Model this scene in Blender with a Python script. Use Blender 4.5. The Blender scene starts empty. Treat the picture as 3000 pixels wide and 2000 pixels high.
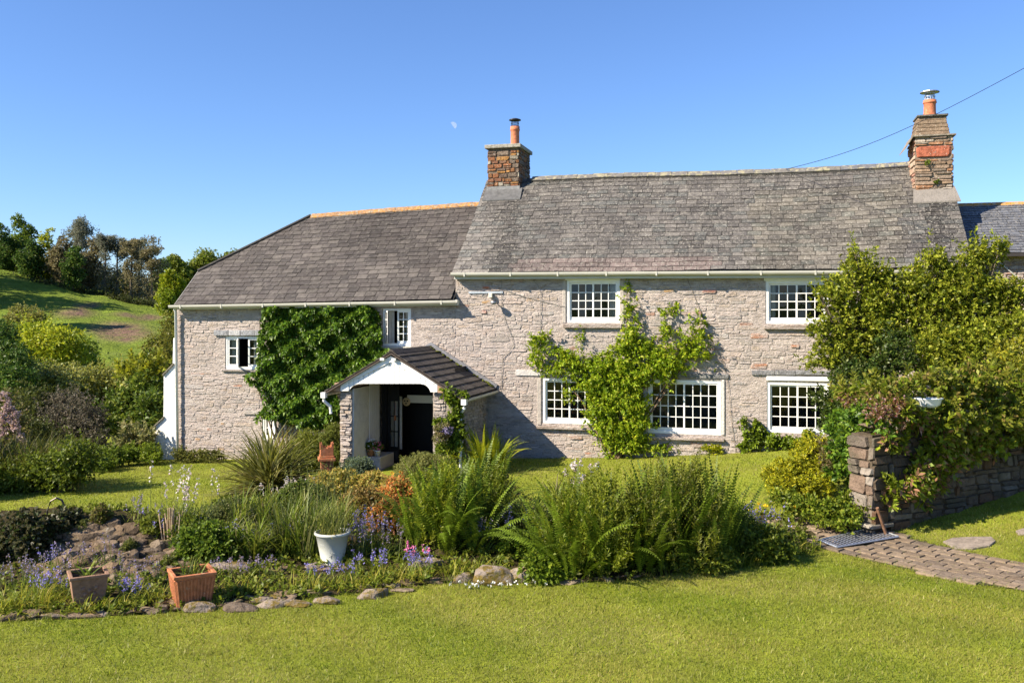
import bpy, math, random
import numpy as np
from mathutils import Vector, Matrix
rnd = random.Random(11)
R = np.random.default_rng(11)
SC = bpy.context.scene
COL = SC.collection
# ---------------------------------------------------------------- camera, light, exposure
FPX, HZ, CH = 2700.0, 920.0, 4.0          # focal length in photo pixels, horizon row, camera height
cam_d = bpy.data.cameras.new('camera'); cam = bpy.data.objects.new('camera', cam_d); COL.objects.link(cam)
cam.location = (0, 0, CH); cam.rotation_euler = (math.pi/2, 0, 0)
cam_d.sensor_width = 36; cam_d.lens = 36*FPX/3000; cam_d.shift_y = -(1000-HZ)/3000
cam_d.clip_start = 0.1; cam_d.clip_end = 6000
SC.camera = cam
SUN = Vector((-1.516, -0.62, 1.20)).normalized()
w = bpy.data.worlds.new('World'); SC.world = w; w.use_nodes = True
wn = w.node_tree.nodes; wl = w.node_tree.links
sky = wn.new('ShaderNodeTexSky'); sky.sky_type = 'NISHITA'; sky.sun_disc = False
sky.sun_elevation = math.asin(SUN.z); sky.sun_rotation = math.atan2(SUN.x, SUN.y)
sky.altitude = 0; sky.air_density = 1.0; sky.dust_density = 0.1; sky.ozone_density = 7.0
tint = wn.new('ShaderNodeVectorMath'); tint.operation = 'MULTIPLY'; tint.inputs[1].default_value = (.84, .875, 1.0)
wl.new(sky.outputs[0], tint.inputs[0]); wl.new(tint.outputs[0], wn['Background'].inputs['Color']); wn['Background'].inputs['Strength'].default_value = 0.087
sd = bpy.data.lights.new('sun', 'SUN'); sd.energy = 5.0; sd.angle = math.radians(0.53); sd.color = (1, .885, .71)
so = bpy.data.objects.new('sun', sd); COL.objects.link(so)
so.rotation_euler = SUN.to_track_quat('Z', 'Y').to_euler()
SC.view_settings.view_transform = 'Standard'; SC.view_settings.look = 'None'
SC.view_settings.exposure = 1.2; SC.view_settings.gamma = 1; SC.view_settings.use_curve_mapping = False
SC.render.engine = 'CYCLES'

# ---------------------------------------------------------------- geometry of the place
TH = math.atan2(730, 2700); CT, ST = math.cos(TH), math.sin(TH)
W0 = (4.35, 23.5); W0D = W0[0]*ST + W0[1]*CT
def P(px, py, Y): return Vector(((px-1500)/FPX*Y, Y, CH-(py-HZ)/FPX*Y))
def st(x, y): dx, dy = x-W0[0], y-W0[1]; return dx*CT-dy*ST, dx*ST+dy*CT
def H2W(s, t, z): return Vector((W0[0]+s*CT+t*ST, W0[1]-s*ST+t*CT, z))
def FP(px, py, t=0.0):                      # a photo point on the house plane at depth t -> (s, z)
    r = (px-1500)/FPX; Y = (t+W0D)/(r*ST+CT)
    return st(r*Y, Y)[0], CH-(py-HZ)/FPX*Y
def FT(px, s):                              # depth t at which house coordinate s shows at column px
    r = (px-1500)/FPX; a = W0[0]+s*CT; b = W0[1]-s*ST
    return (r*b-a)/(ST-r*CT)
def sm(a, b, x): x = np.clip((np.asarray(x, float)-a)/(b-a), 0, 1); return x*x*(3-2*x)
def g(x, y):
    x = np.asarray(x, float); y = np.asarray(y, float)
    dx, dy = x-W0[0], y-W0[1]; s = dx*CT-dy*ST; t = dx*ST+dy*CT
    zw = np.interp(s, [-30, -14.8, -5.3, -1.26, 1.04, 2.95, 8], [-.9, -.31, .12, .30, .47, .70, .95])
    k = sm(-9, -.8, t)
    near = np.clip(.022*x, -.5, .5)
    return near*(1-k)+zw*k + .02*np.sin(x*.7+y*.4)+.015*np.sin(y*.9-x*.35)
def mound(x, y):
    x = np.asarray(x, float); y = np.asarray(y, float)
    a = .72*np.exp(-((x+6.9)/2.0)**2-((y-15.8)/.95)**2)
    b = .22*np.exp(-((x+2.5)/2.6)**2-((y-16.2)/1.4)**2)
    return a+b
def gb(x, y): return g(x, y)+mound(x, y)
def G(px, py, f=None):
    f = f or g; lo = 6.0; k = (py-HZ)/FPX; r = (px-1500)/FPX
    Y = lo
    while Y < 45:
        if CH-k*Y < float(f(r*Y, Y)): break
        Y += .05
    return Vector((r*Y, Y, float(f(r*Y, Y))))
def GB(px, py): return G(px, py, gb)
def inpoly(x, y, poly):
    x = np.asarray(x); y = np.asarray(y); c = np.zeros(x.shape, bool); n = len(poly)
    for i in range(n):
        x0, y0 = poly[i][0], poly[i][1]; x1, y1 = poly[i-1][0], poly[i-1][1]
        if y0 == y1: continue
        c ^= ((y0 > y) != (y1 > y)) & (x < (x1-x0)*(y-y0)/(y1-y0)+x0)
    return c

# ---------------------------------------------------------------- materials
def mat(name, rough=.8, var=.25, vs=6, bump=0, bs=30, transl=0, spec=.3, spots=(), stretch=(1, 1, 1), metal=0, det=6, bdist=.02):
    m = bpy.data.materials.new(name); m.use_nodes = True
    nt = m.node_tree; n = nt.nodes; L = nt.links.new; b = n['Principled BSDF']
    at = n.new('ShaderNodeAttribute'); at.attribute_name = 'col'
    oi = n.new('ShaderNodeObjectInfo')
    mx = n.new('ShaderNodeMix'); mx.data_type = 'RGBA'; mx.blend_type = 'MULTIPLY'; mx.inputs[0].default_value = 1
    L(at.outputs['Color'], mx.inputs[6]); L(oi.outputs['Color'], mx.inputs[7]); c = mx.outputs[2]
    geo = n.new('ShaderNodeNewGeometry'); mp = n.new('ShaderNodeMapping'); mp.inputs['Scale'].default_value = stretch
    L(geo.outputs['Position'], mp.inputs['Vector'])
    def noise(sc, d=det, ro=.6):
        t = n.new('ShaderNodeTexNoise'); t.inputs['Scale'].default_value = sc; t.inputs['Detail'].default_value = d
        t.inputs['Roughness'].default_value = ro; L(mp.outputs[0], t.inputs['Vector']); return t.outputs[0]
    def ramp(src, lo, hi, a, bb):
        r = n.new('ShaderNodeMapRange'); r.inputs[1].default_value = lo; r.inputs[2].default_value = hi
        r.inputs[3].default_value = a; r.inputs[4].default_value = bb; L(src, r.inputs[0]); return r.outputs[0]
    if var:
        f = ramp(noise(vs), .3, .7, 1-var, 1+var)
        v = n.new('ShaderNodeVectorMath'); v.operation = 'SCALE'; L(c, v.inputs[0]); L(f, v.inputs[3]); c = v.outputs[0]
    for (sc_, lo, hi, colr, amt) in spots:
        f = ramp(noise(sc_, 5, .7), lo, hi, 0, amt)
        q = n.new('ShaderNodeMix'); q.data_type = 'RGBA'; L(f, q.inputs[0]); L(c, q.inputs[6]); q.inputs[7].default_value = (*colr, 1); c = q.outputs[2]
    L(c, b.inputs['Base Color']); b.inputs['Roughness'].default_value = rough; b.inputs['Metallic'].default_value = metal
    b.inputs['Specular IOR Level'].default_value = spec
    if bump:
        bp = n.new('ShaderNodeBump'); bp.inputs['Strength'].default_value = bump; bp.inputs['Distance'].default_value = bdist
        L(noise(bs, 8, .65), bp.inputs['Height']); L(bp.outputs[0], b.inputs['Normal'])
    if transl:
        tr = n.new('ShaderNodeBsdfTranslucent'); L(c, tr.inputs['Color'])
        ms = n.new('ShaderNodeMixShader'); ms.inputs[0].default_value = transl
        L(b.outputs[0], ms.inputs[1]); L(tr.outputs[0], ms.inputs[2]); L(ms.outputs[0], n['Material Output'].inputs['Surface'])
    return m
def glass():
    m = bpy.data.materials.new('window_glass'); m.use_nodes = True; n = m.node_tree.nodes; L = m.node_tree.links.new
    n.remove(n['Principled BSDF'])
    g1 = n.new('ShaderNodeBsdfGlossy'); g1.inputs['Roughness'].default_value = .02
    t1 = n.new('ShaderNodeBsdfTransparent'); t1.inputs['Color'].default_value = (.8, .84, .82, 1)
    fr = n.new('ShaderNodeFresnel'); fr.inputs['IOR'].default_value = 1.55
    geo = n.new('ShaderNodeNewGeometry'); t = n.new('ShaderNodeTexNoise'); t.inputs['Scale'].default_value = 3.5
    bp = n.new('ShaderNodeBump'); bp.inputs['Strength'].default_value = .25; bp.inputs['Distance'].default_value = .01
    L(geo.outputs['Position'], t.inputs['Vector']); L(t.outputs[0], bp.inputs['Height']); L(bp.outputs[0], g1.inputs['Normal'])
    ms = n.new('ShaderNodeMixShader'); L(fr.outputs[0], ms.inputs[0]); L(t1.outputs[0], ms.inputs[1]); L(g1.outputs[0], ms.inputs[2])
    L(ms.outputs[0], n['Material Output'].inputs['Surface']); return m
M_LEAF = mat('leaf', rough=.5, var=.15, vs=2.5, transl=.46, spec=.3)
M_GLOSS = mat('glossy_leaf', rough=.45, var=.15, vs=2.5, transl=.36, spec=.3)
M_PETAL = mat('petal', rough=.6, var=.08, vs=9, transl=.35, spec=.2)
M_BARK = mat('bark', rough=.9, var=.35, vs=12, bump=.6, bs=40)
M_STONE = mat('rubble_stone', rough=.92, var=.36, vs=11, bump=1.0, bs=13, spec=.12, stretch=(1, 1, 2.6), bdist=.06,
              spots=[(3.2, .42, .56, (.46, .40, .365), .85), (.9, .52, .68, (.27, .235, .2), .4), (26, .60, .70, (.52, .47, .41), .5), (9, .62, .72, (.22, .195, .165), .4), (50, .62, .7, (.13, .11, .09), .45)])
M_MORTAR = mat('wall_mortar', rough=.95, var=.34, vs=5, bump=1.0, bs=13, spec=.1, stretch=(1, 1, 2.6), bdist=.07,
               spots=[(14, .58, .70, (.28, .24, .2), .5)])
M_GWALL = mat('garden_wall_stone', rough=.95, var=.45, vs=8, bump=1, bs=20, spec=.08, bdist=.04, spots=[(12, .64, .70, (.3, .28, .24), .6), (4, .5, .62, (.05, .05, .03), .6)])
M_CHIM = mat('chimney_stone', rough=.9, var=.4, vs=12, bump=1, bs=22, spec=.15, bdist=.03, spots=[(20, .62, .66, (.6, .58, .5), .85)])
M_SLATE = mat('slate', rough=.62, var=.26, vs=13, bump=.5, bs=45, spec=.35, bdist=.01,
              spots=[(11, .54, .63, (.28, .255, .22), .6), (5, .55, .66, (.045, .04, .038), .65), (24, .59, .64, (.46, .44, .38), .85), (.9, .5, .66, (.055, .05, .048), .55)])
M_SLATE2 = mat('wing_slate', rough=.75, var=.25, vs=9, bump=.6, bs=40, spec=.25, bdist=.012,
               spots=[(11, .54, .64, (.17, .155, .135), .6), (30, .58, .65, (.045, .04, .035), .7), (5, .70, .74, (.24, .17, .08), .5), (1.1, .5, .68, (.055, .045, .042), .5)])
M_RIDGE = mat('lichen_ridge', rough=.9, var=.3, vs=10, bump=.6, bs=35, spots=[(9, .47, .57, (.50, .24, .05), .75), (14, .52, .58, (.30, .28, .22), .8)])
M_RIDGE2 = mat('pale_lichen_ridge', rough=.9, var=.25, vs=10, bump=.6, bs=35, spots=[(7, .52, .57, (.33, .30, .19), .8)])
M_WHITE = mat('white_paint', rough=.45, var=.05, vs=4, bump=.08, bs=60, spec=.4)
M_LIME = mat('whitewash', rough=.85, var=.10, vs=5, bump=.9, bs=14, spec=.15, bdist=.03)
M_PLAIN = mat('painted', rough=.6, var=.12, vs=7, bump=.15, bs=40)
M_BLACK = mat('black_paint', rough=.5, var=.2, vs=6, spec=.2)
M_LEAD = mat('lead', rough=.55, var=.3, vs=8, bump=.4, bs=20, metal=.25, spec=.4)
M_TERRA = mat('terracotta', rough=.82, var=.3, vs=14, bump=.4, bs=60, spec=.2, spots=[(11, .6, .7, (.42, .33, .25), .6)])
M_METAL = mat('metal', rough=.42, var=.2, vs=20, metal=.8, spec=.5)
M_GLASS = glass()
M_ROCK = mat('garden_rock', rough=.93, var=.45, vs=9, bump=1, bs=19, spec=.12, bdist=.04, spots=[(13, .60, .7, (.40, .37, .33), .6), (5, .60, .68, (.16, .15, .05), .5)])
M_MOSSY = mat('mossy_rock', rough=.95, var=.4, vs=9, bump=1, bs=24, spec=.1, bdist=.04, spots=[(4.5, .47, .56, (.15, .105, .012), .9), (11, .56, .62, (.10, .10, .02), .7), (16, .62, .7, (.4, .37, .33), .6)])
M_SOIL = mat('soil', rough=1, var=.5, vs=9, bump=1, bs=25, spec=.05, bdist=.05)
M_LAWN = mat('lawn_grass', rough=.9, var=.22, vs=1.3, bump=.9, bs=55, spec=.1, bdist=.03,
             spots=[(.55, .52, .68, (.19, .19, .035), .5), (120, .55, .65, (.10, .15, .016), .5), (6, .58, .7, (.12, .17, .02), .5)])
M_FIELD = mat('field_grass', rough=.95, var=.3, vs=.5, bump=1, bs=2.2, spec=.05, bdist=.6,
              spots=[(1.4, .54, .62, (.07, .12, .02), .6), (.35, .5, .65, (.17, .2, .05), .5)])
M_PAVE = mat('paver', rough=.92, var=.35, vs=11, bump=.8, bs=40, spec=.12, spots=[(8, .60, .68, (.12, .13, .03), .6)])

# ---------------------------------------------------------------- mesh helpers
def jc(c, a=.85, b=1.15):
    f = rnd.uniform(a, b); return tuple(x*f for x in c)
def link(o, parent=None):
    COL.objects.link(o)
    if parent is not None: o.parent = parent
    return o
def np_obj(name, V, F, col, m, parent=None, smooth=False):
    V = np.asarray(V, np.float32); F = np.asarray(F, np.int32)
    me = bpy.data.meshes.new(name); k = F.shape[1]
    me.vertices.add(len(V)); me.vertices.foreach_set('co', V.ravel())
    me.loops.add(F.size); me.loops.foreach_set('vertex_index', F.ravel())
    me.polygons.add(len(F)); me.polygons.foreach_set('loop_start', np.arange(len(F), dtype=np.int32)*k)
    me.update(calc_edges=True)
    if smooth: me.polygons.foreach_set('use_smooth', np.ones(len(F), bool))
    col = np.asarray(col, np.float32)
    if col.ndim == 1: col = np.tile(col, (len(F), 1))
    dom = 'POINT' if (len(col) == len(V) and len(V) != len(F)) else 'FACE'
    a = me.attributes.new('col', 'FLOAT_COLOR', dom)
    a.data.foreach_set('color', np.hstack([col[:, :3], np.ones((len(col), 1), np.float32)]).ravel().astype(np.float32))
    me.materials.append(m)
    return link(bpy.data.objects.new(name, me), parent)
class MB:
    def __init__(s): s.v = []; s.f = []; s.c = []
    def poly(s, pts, col):
        b = len(s.v); s.v += [tuple(p) for p in pts]; s.f.append(tuple(range(b, b+len(pts)))); s.c.append(col)
    def box(s, a, b, col=(.8, .8, .8), tr=None):
        x0, y0, z0 = a; x1, y1, z1 = b
        p = [(x0, y0, z0), (x1, y0, z0), (x1, y1, z0), (x0, y1, z0), (x0, y0, z1), (x1, y0, z1), (x1, y1, z1), (x0, y1, z1)]
        s.hexa(p, col, tr)
    def hexa(s, p, col, tr=None):
        if tr: p = [tr(q) for q in p]
        b = len(s.v); s.v += [tuple(q) for q in p]
        for f in ((0, 3, 2, 1), (4, 5, 6, 7), (0, 1, 5, 4), (1, 2, 6, 5), (2, 3, 7, 6), (3, 0, 4, 7)):
            s.f.append(tuple(b+i for i in f)); s.c.append(col)
    def prism(s, pts, off, col):               # polygon (3d points) extruded by off
        n = len(pts); b = len(s.v); off = Vector(off)
        s.v += [tuple(Vector(p)) for p in pts]+[tuple(Vector(p)+off) for p in pts]
        s.f.append(tuple(range(b, b+n))); s.f.append(tuple(range(b+2*n-1, b+n-1, -1)))
        for i in range(n):
            j = (i+1) % n; s.f.append((b+j, b+i, b+n+i, b+n+j))
        s.c += [col]*(n+2)
    def tube(s, pts, r0, r1=None, n=6, col=(.2, .2, .2), cap=True):
        r1 = r0 if r1 is None else r1; pts = [Vector(p) for p in pts]; b = len(s.v); K = len(pts)
        for i, p in enumerate(pts):
            d = (pts[min(i+1, K-1)]-pts[max(i-1, 0)]).normalized()
            a = d.cross(Vector((0, 0, 1)) if abs(d.z) < .9 else Vector((1, 0, 0))).normalized(); c = d.cross(a)
            r = r0+(r1-r0)*i/max(1, K-1)
            for j in range(n):
                q = 2*math.pi*j/n; s.v.append(tuple(p+a*(r*math.cos(q))+c*(r*math.sin(q))))
        for i in range(K-1):
            for j in range(n):
                k = (j+1) % n; s.f.append((b+i*n+j, b+i*n+k, b+(i+1)*n+k, b+(i+1)*n+j)); s.c.append(col)
        if cap:
            s.f.append(tuple(range(b+n-1, b-1, -1))); s.f.append(tuple(range(b+(K-1)*n, b+K*n))); s.c += [col]*2
    def lathe(s, prof, c=(0, 0, 0), n=16, col=(.5, .5, .5)):
        b = len(s.v); K = len(prof)
        for r, z in prof:
            for j in range(n):
                q = 2*math.pi*j/n; s.v.append((c[0]+r*math.cos(q), c[1]+r*math.sin(q), c[2]+z))
        for i in range(K-1):
            for j in range(n):
                k = (j+1) % n; s.f.append((b+i*n+j, b+i*n+k, b+(i+1)*n+k, b+(i+1)*n+j)); s.c.append(col)
    def ball(s, c, r, col, n=6, sq=1.0):
        prof = [(r*math.sin(math.pi*i/n)+1e-4, -r*sq*math.cos(math.pi*i/n)) for i in range(n+1)]
        s.lathe(prof, c, n+2, col)
    def build(s, name, m, parent=None, smooth=False, bevel=0):
        me = bpy.data.meshes.new(name); me.from_pydata(s.v, [], s.f); me.update()
        a = me.attributes.new('col', 'FLOAT_COLOR', 'FACE')
        a.data.foreach_set('color', [x for c in s.c for x in (c[0], c[1], c[2], 1.0)])
        if smooth: me.polygons.foreach_set('use_smooth', [True]*len(me.polygons))
        me.materials.append(m); o = link(bpy.data.objects.new(name, me), parent)
        if bevel:
            bv = o.modifiers.new('bevel', 'BEVEL'); bv.width = bevel; bv.segments = 2; bv.limit_method = 'ANGLE'
        return o
def tag(o, label=None, cat=None, group=None, kind=None):
    if label: o['label'] = label
    if cat: o['category'] = cat
    if group: o['group'] = group
    if kind: o['kind'] = kind
    return o
def thing(name, label, cat, loc=(0, 0, 0), rz=0, group=None):
    o = bpy.data.objects.new(name, None); COL.objects.link(o); o.location = loc; o.rotation_euler = (0, 0, rz)
    o.empty_display_size = .2
    return tag(o, label, cat, group)
def nrm(A): return A/np.maximum(np.linalg.norm(A, axis=-1, keepdims=True), 1e-9)
def palette(n, cols, jit=.18):
    cols = np.asarray(cols, float).copy(); gm = (cols[:, 1] > cols[:, 0]*1.15) & (cols[:, 1] > cols[:, 2]*1.6); cols[gm] *= (1.42, 1.14, .8); i = R.integers(0, len(cols), n)
    return cols[i]*(1+R.uniform(-jit, jit, (n, 1)))*(1+R.uniform(-.06, .06, (n, 3)))
def sprigs(C, A, K, L, W, spread=(.3, 1.3), droop=.1):
    n = len(C); C = np.repeat(C, K, 0); A = nrm(np.repeat(A, K, 0)); m = n*K
    q = nrm(np.cross(A, R.normal(size=(m, 3)))); ph = R.uniform(spread[0], spread[1], (m, 1))
    D = A*np.cos(ph)+q*np.sin(ph); l = L*R.uniform(.65, 1.2, (m, 1)); wv = W*R.uniform(.7, 1.2, (m, 1))
    S = nrm(np.cross(D, nrm(A+.35*R.normal(size=(m, 3))))); N = nrm(np.cross(S, D))
    base = C+A*R.uniform(-.25, .35, (m, 1))*L+D*l*.08
    mid = base+D*l*.5; tip = base+D*l; tip[:, 2] -= droop*l[:, 0]
    V = np.stack([base, mid+S*wv*.5+N*wv*.12, tip, mid-S*wv*.5+N*wv*.12], 1).reshape(-1, 3)
    return V, np.arange(m*4).reshape(-1, 4)
def shell(c, r, n, inner=.55):
    d = nrm(R.normal(size=(n, 3))); rr = R.uniform(inner**2, 1, (n, 1))**.5
    return np.asarray(c)+d*rr*np.asarray(r), d
def clumpy(blobs, dens, sub, K, L, W, cols, up=.5, spread=(.3, 1.3), droop=.1, inner=.5, jit=.18, subn=None, flatz=1.0, loose=.0, lai=2.0):
    """blobs: (centre, radii). Each is filled with small clumps, each clump with sprigs of leaves."""
    Vs, Cs = [], []; dens = max(dens, lai/(K*L*W*.5))
    for (c, r) in blobs:
        r = np.asarray(r, float); area = (r[0]*r[2]+r[0]*r[1]+r[1]*r[2])*4
        ns = subn or max(3, int(area/(sub*sub*2.2)))
        cc, dd = shell(c, np.maximum(r-sub*.25, r*.6), ns, .3)
        n = max(6, int(dens*area/ns))
        for i in range(ns):
            sr = sub*rnd.uniform(.6, 1.25)
            p, d = shell(cc[i], np.minimum((sr, sr, sr*flatz), r), n, inner)
            if loose: p = p+R.normal(size=p.shape)*loose*sr
            ax = d*.8+dd[i]*.6+np.array([0, 0, up])+R.normal(size=d.shape)*.25
            V, F = sprigs(p, ax, K, L, W, spread, droop); Vs.append(V)
            tone = 1+rnd.uniform(-.12, .12)
            Cs.append(palette(len(F), cols, jit)*tone)
    V = np.concatenate(Vs); C = np.concatenate(Cs)
    return V, np.arange(len(V)).reshape(-1, 4), C
def shoots(blobs, dens, ln, K, L, W, cols, up=1.0, steps=6):
    Cs, As = [], []
    for (c, r) in blobs:
        r = np.asarray(r, float); n = max(2, int((r[0]*r[2]+r[0]*r[1]+r[1]*r[2])*4*dens)); d = nrm(R.normal(size=(n, 3))+np.array((0, -.2, .35))); p = np.asarray(c)+d*r*R.uniform(.7, 1.0, (n, 1))
        a = nrm(d*.7+np.array((0, 0, up))+R.normal(size=(n, 3))*.3); l = ln*R.uniform(.5, 1.3, (n, 1))
        for i in range(steps): Cs.append(p+a*l*i/steps); As.append(a+R.normal(size=(n, 3))*.1)
    C = np.concatenate(Cs); A = np.concatenate(As); V, F = sprigs(C, A, K, L, W, (.5, 1.1), .05); return V, F, palette(len(F), cols, .2)
def pxb(px, py, rx, ry, Y, rd=None):
    k = Y/FPX; return (np.array(P(px, py, Y)), (rx*k, rd if rd else (rx+ry)*.5*k, ry*k))
def straps(n, L, W, up, cols, seg=5, droop=1.0, spread=.12, base=(0, 0, 0), r0=.05, azr=None, jit=.2, lvar=.35):
    """arching strap leaves radiating from a base; returns V,F,C"""
    az = R.uniform(*(azr or (0, 2*math.pi)), n); el = np.radians(R.uniform(up[0], up[1], n)); l = L*R.uniform(1-lvar, 1.1, n)
    rr = r0*np.sqrt(R.uniform(0, 1, n)); ba = R.uniform(0, 2*math.pi, n)
    pts = np.zeros((n, seg+1, 3)); pts[:, 0, 0] = base[0]+rr*np.cos(ba); pts[:, 0, 1] = base[1]+rr*np.sin(ba); pts[:, 0, 2] = base[2]
    e = el.copy(); dr = droop*R.uniform(.5, 1.4, n)
    for i in range(seg):
        h = l/seg*np.cos(e); pts[:, i+1, 0] = pts[:, i, 0]+h*np.cos(az); pts[:, i+1, 1] = pts[:, i, 1]+h*np.sin(az)
        pts[:, i+1, 2] = pts[:, i, 2]+l/seg*np.sin(e); e = e-dr/seg*(.4+i*.35)
    pts[:, :, 2] = np.maximum(pts[:, :, 2], base[2]+.01)
    side = np.stack([-np.sin(az+R.normal(0, .5, n)), np.cos(az+R.normal(0, .5, n)), R.normal(0, .25, n)], 1); side = nrm(side)
    wd = W*R.uniform(.7, 1.2, n)[:, None]*np.array([.7, 1, 1, .85, .55, .08] if seg == 5 else np.linspace(1, .1, seg+1))[None]
    A = pts+side[:, None]*wd[..., None]*.5; B = pts-side[:, None]*wd[..., None]*.5
    V = np.stack([A, B], 2).reshape(-1, 3); idx = np.arange(n*(seg+1)*2).reshape(n, seg+1, 2)
    F = np.stack([idx[:, :-1, 0], idx[:, :-1, 1], idx[:, 1:, 1], idx[:, 1:, 0]], -1).reshape(-1, 4)
    C = np.repeat(palette(n, cols, jit), seg, 0)
    return V, F, C
def merge(parts):
    Vs, Fs, Cs = [], [], []; o = 0
    for V, F, C in parts:
        Vs.append(V); Fs.append(F+o); Cs.append(C); o += len(V)
    return np.concatenate(Vs), np.concatenate(Fs), np.concatenate(Cs)
def plant(name, label, cat, V, F, C, base, m=None, group=None, part='foliage', extra=None):
    """a thing whose leaves are one part; V in world coordinates"""
    t = thing(name, label, cat, base, 0, group)
    tag(np_obj(part, V-np.array(base), F, C, m or M_LEAF, t), kind='stuff')
    if extra: extra(t)
    return t

# colours
GR = dict(ivy=[(0.058, 0.150, 0.016), (0.091, 0.208, 0.019), (0.130, 0.260, 0.026), (0.039, 0.104, 0.013)],
          lime=[(0.230, 0.322, 0.023), (0.287, 0.368, 0.034), (0.161, 0.253, 0.023)], mid=[(0.095, 0.176, 0.027), (0.135, 0.230, 0.034), (0.068, 0.121, 0.020)],
          dark=[(0.035, 0.088, 0.021), (0.053, 0.124, 0.026), (0.088, 0.157, 0.035)], climb=[(0.168, 0.300, 0.018), (0.228, 0.372, 0.024), (0.108, 0.216, 0.014), (0.288, 0.396, 0.036)],
          shrub=[(.20, .285, .03), (.26, .35, .045), (.10, .16, .015), (.25, .32, .05), (.07, .115, .012)],
          fern=[(0.115, 0.253, 0.023), (0.161, 0.310, 0.029), (0.081, 0.184, 0.017)], fernY=[(.25, .33, .015), (.30, .36, .02), (.17, .26, .012)],
          fernD=[(0.060, 0.144, 0.014), (0.096, 0.192, 0.018), (0.132, 0.240, 0.024)], olive=[(0.121, 0.162, 0.041), (0.176, 0.203, 0.054), (0.230, 0.230, 0.068)],
          brown=[(0.227, 0.195, 0.098), (0.163, 0.146, 0.073), (0.276, 0.244, 0.114)], grey=[(0.192, 0.204, 0.144), (0.144, 0.156, 0.096), (0.240, 0.240, 0.168)])

# ================================================================ THE GROUND
def hill_z(px, Y):
    px = np.clip(np.asarray(px, float), -500, 720); Y = np.asarray(Y, float)
    top = 792+.215*np.clip(px, -500, 480)
    y0 = 1288+0*px
    out = np.where(Y < 45, y0+(1170-y0)*(Y-33)/12, 0)
    ks = [(45, 1170+0*px), (60, 1085+0*px), (90, 985+0*px), (140, top), (200, top-22), (300, np.minimum(top-45, 860)), (900, np.minimum(top-45, 860)+22)]
    for (a, ya), (b, yb) in zip(ks[:-1], ks[1:]): out = np.where((Y >= a) & (Y <= b), ya+(yb-ya)*(Y-a)/(b-a), out)
    return CH-(out-HZ)/FPX*Y
def build_ground():
    xs = np.concatenate([np.arange(-60, -14, 1.5), np.arange(-14, 16, .25), np.arange(16, 61, 1.5)])
    ys = np.concatenate([np.arange(-60, 8, 2.0), np.arange(8, 30, .25), np.arange(30, 37.1, .5)])
    X, Y = np.meshgrid(xs, ys); Z = g(X, Y)
    px = 1500+FPX*X/np.maximum(Y, 1); k = sm(30, 37, Y); Z = Z*(1-k)+hill_z(px, np.maximum(Y, 33))*k
    V = np.stack([X, Y, Z], -1).reshape(-1, 3); nx = len(xs)
    i = np.arange(len(ys)-1)[:, None]*nx+np.arange(nx-1)[None]; F = np.stack([i, i+1, i+1+nx, i+nx], -1).reshape(-1, 4)
    o = np_obj('lawn', V, F, (.215, .245, .026), M_LAWN, smooth=True); tag(o, kind='structure')
    # hillside beyond the garden
    pxs = np.linspace(-2600, 5200, 240); Ys = np.concatenate([np.arange(36, 150, 1.6), np.geomspace(150, 900, 30)])
    PX, YY = np.meshgrid(pxs, Ys); Z = hill_z(PX, YY)
    X = (PX-1500)/FPX*YY; Z = Z+.12*np.sin(X*.9+YY*.5)+.1*np.sin(YY*1.7-X*.6)-.15*(YY < 37)
    n = len(pxs); i = np.arange(len(Ys)-1)[:, None]*n+np.arange(n-1)[None]; F = np.stack([i, i+1, i+1+n, i+n], -1).reshape(-1, 4)
    py = HZ+(CH-Z)/YY*FPX; C = np.zeros(PX.shape+(3,)); C[:] = (.16, .215, .03)
    nz = np.sin(PX*.07+YY*.3)*np.sin(PX*.021-YY*.11)*.5
    for (cx, cy, rx, ry) in ((222, 916, 48, 13), (350, 966, 78, 22), (365, 985, 60, 15), (260, 895, 30, 7), (365, 922, 32, 6), (435, 930, 40, 8)):
        q = np.clip(1.5-np.sqrt(((PX-cx)/rx)**2+((py-cy)/ry)**2)-.35*nz, 0, 1)[..., None]; C = C*(1-q)+np.array((.20, .125, .095))*q
    o = np_obj('field', np.stack([X, YY, Z], -1).reshape(-1, 3), F, C.reshape(-1, 3), M_FIELD, smooth=True); tag(o, kind='structure')
    s = 4000; z = -6.0
    o = np_obj('ground', [(-s, -s, z), (s, -s, z), (s, s, z), (-s, s, z)], [(0, 1, 2, 3)], (.07, .11, .02), M_FIELD); tag(o, kind='structure')
build_ground()
BEDPX = [(-260, 1850), (0, 1822), (250, 1812), (430, 1800), (560, 1788), (760, 1768), (1000, 1742), (1200, 1718), (1400, 1700), (1600, 1712), (1760, 1708), (1900, 1695), (2050, 1672),
         (2200, 1652), (2330, 1632), (2400, 1606), (2370, 1560), (2250, 1510), (2150, 1480), (1950, 1470), (1700, 1478), (1540, 1470), (1500, 1420), (1480, 1392), (1360, 1385), (1200, 1405), (1110, 1400),
         (960, 1400), (850, 1390), (700, 1430), (640, 1470), (540, 1520), (420, 1500), (300, 1490), (120, 1490), (0, 1502), (-300, 1530)]
BED = [tuple(G(a, b)[:2]) for a, b in BEDPX]
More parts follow.
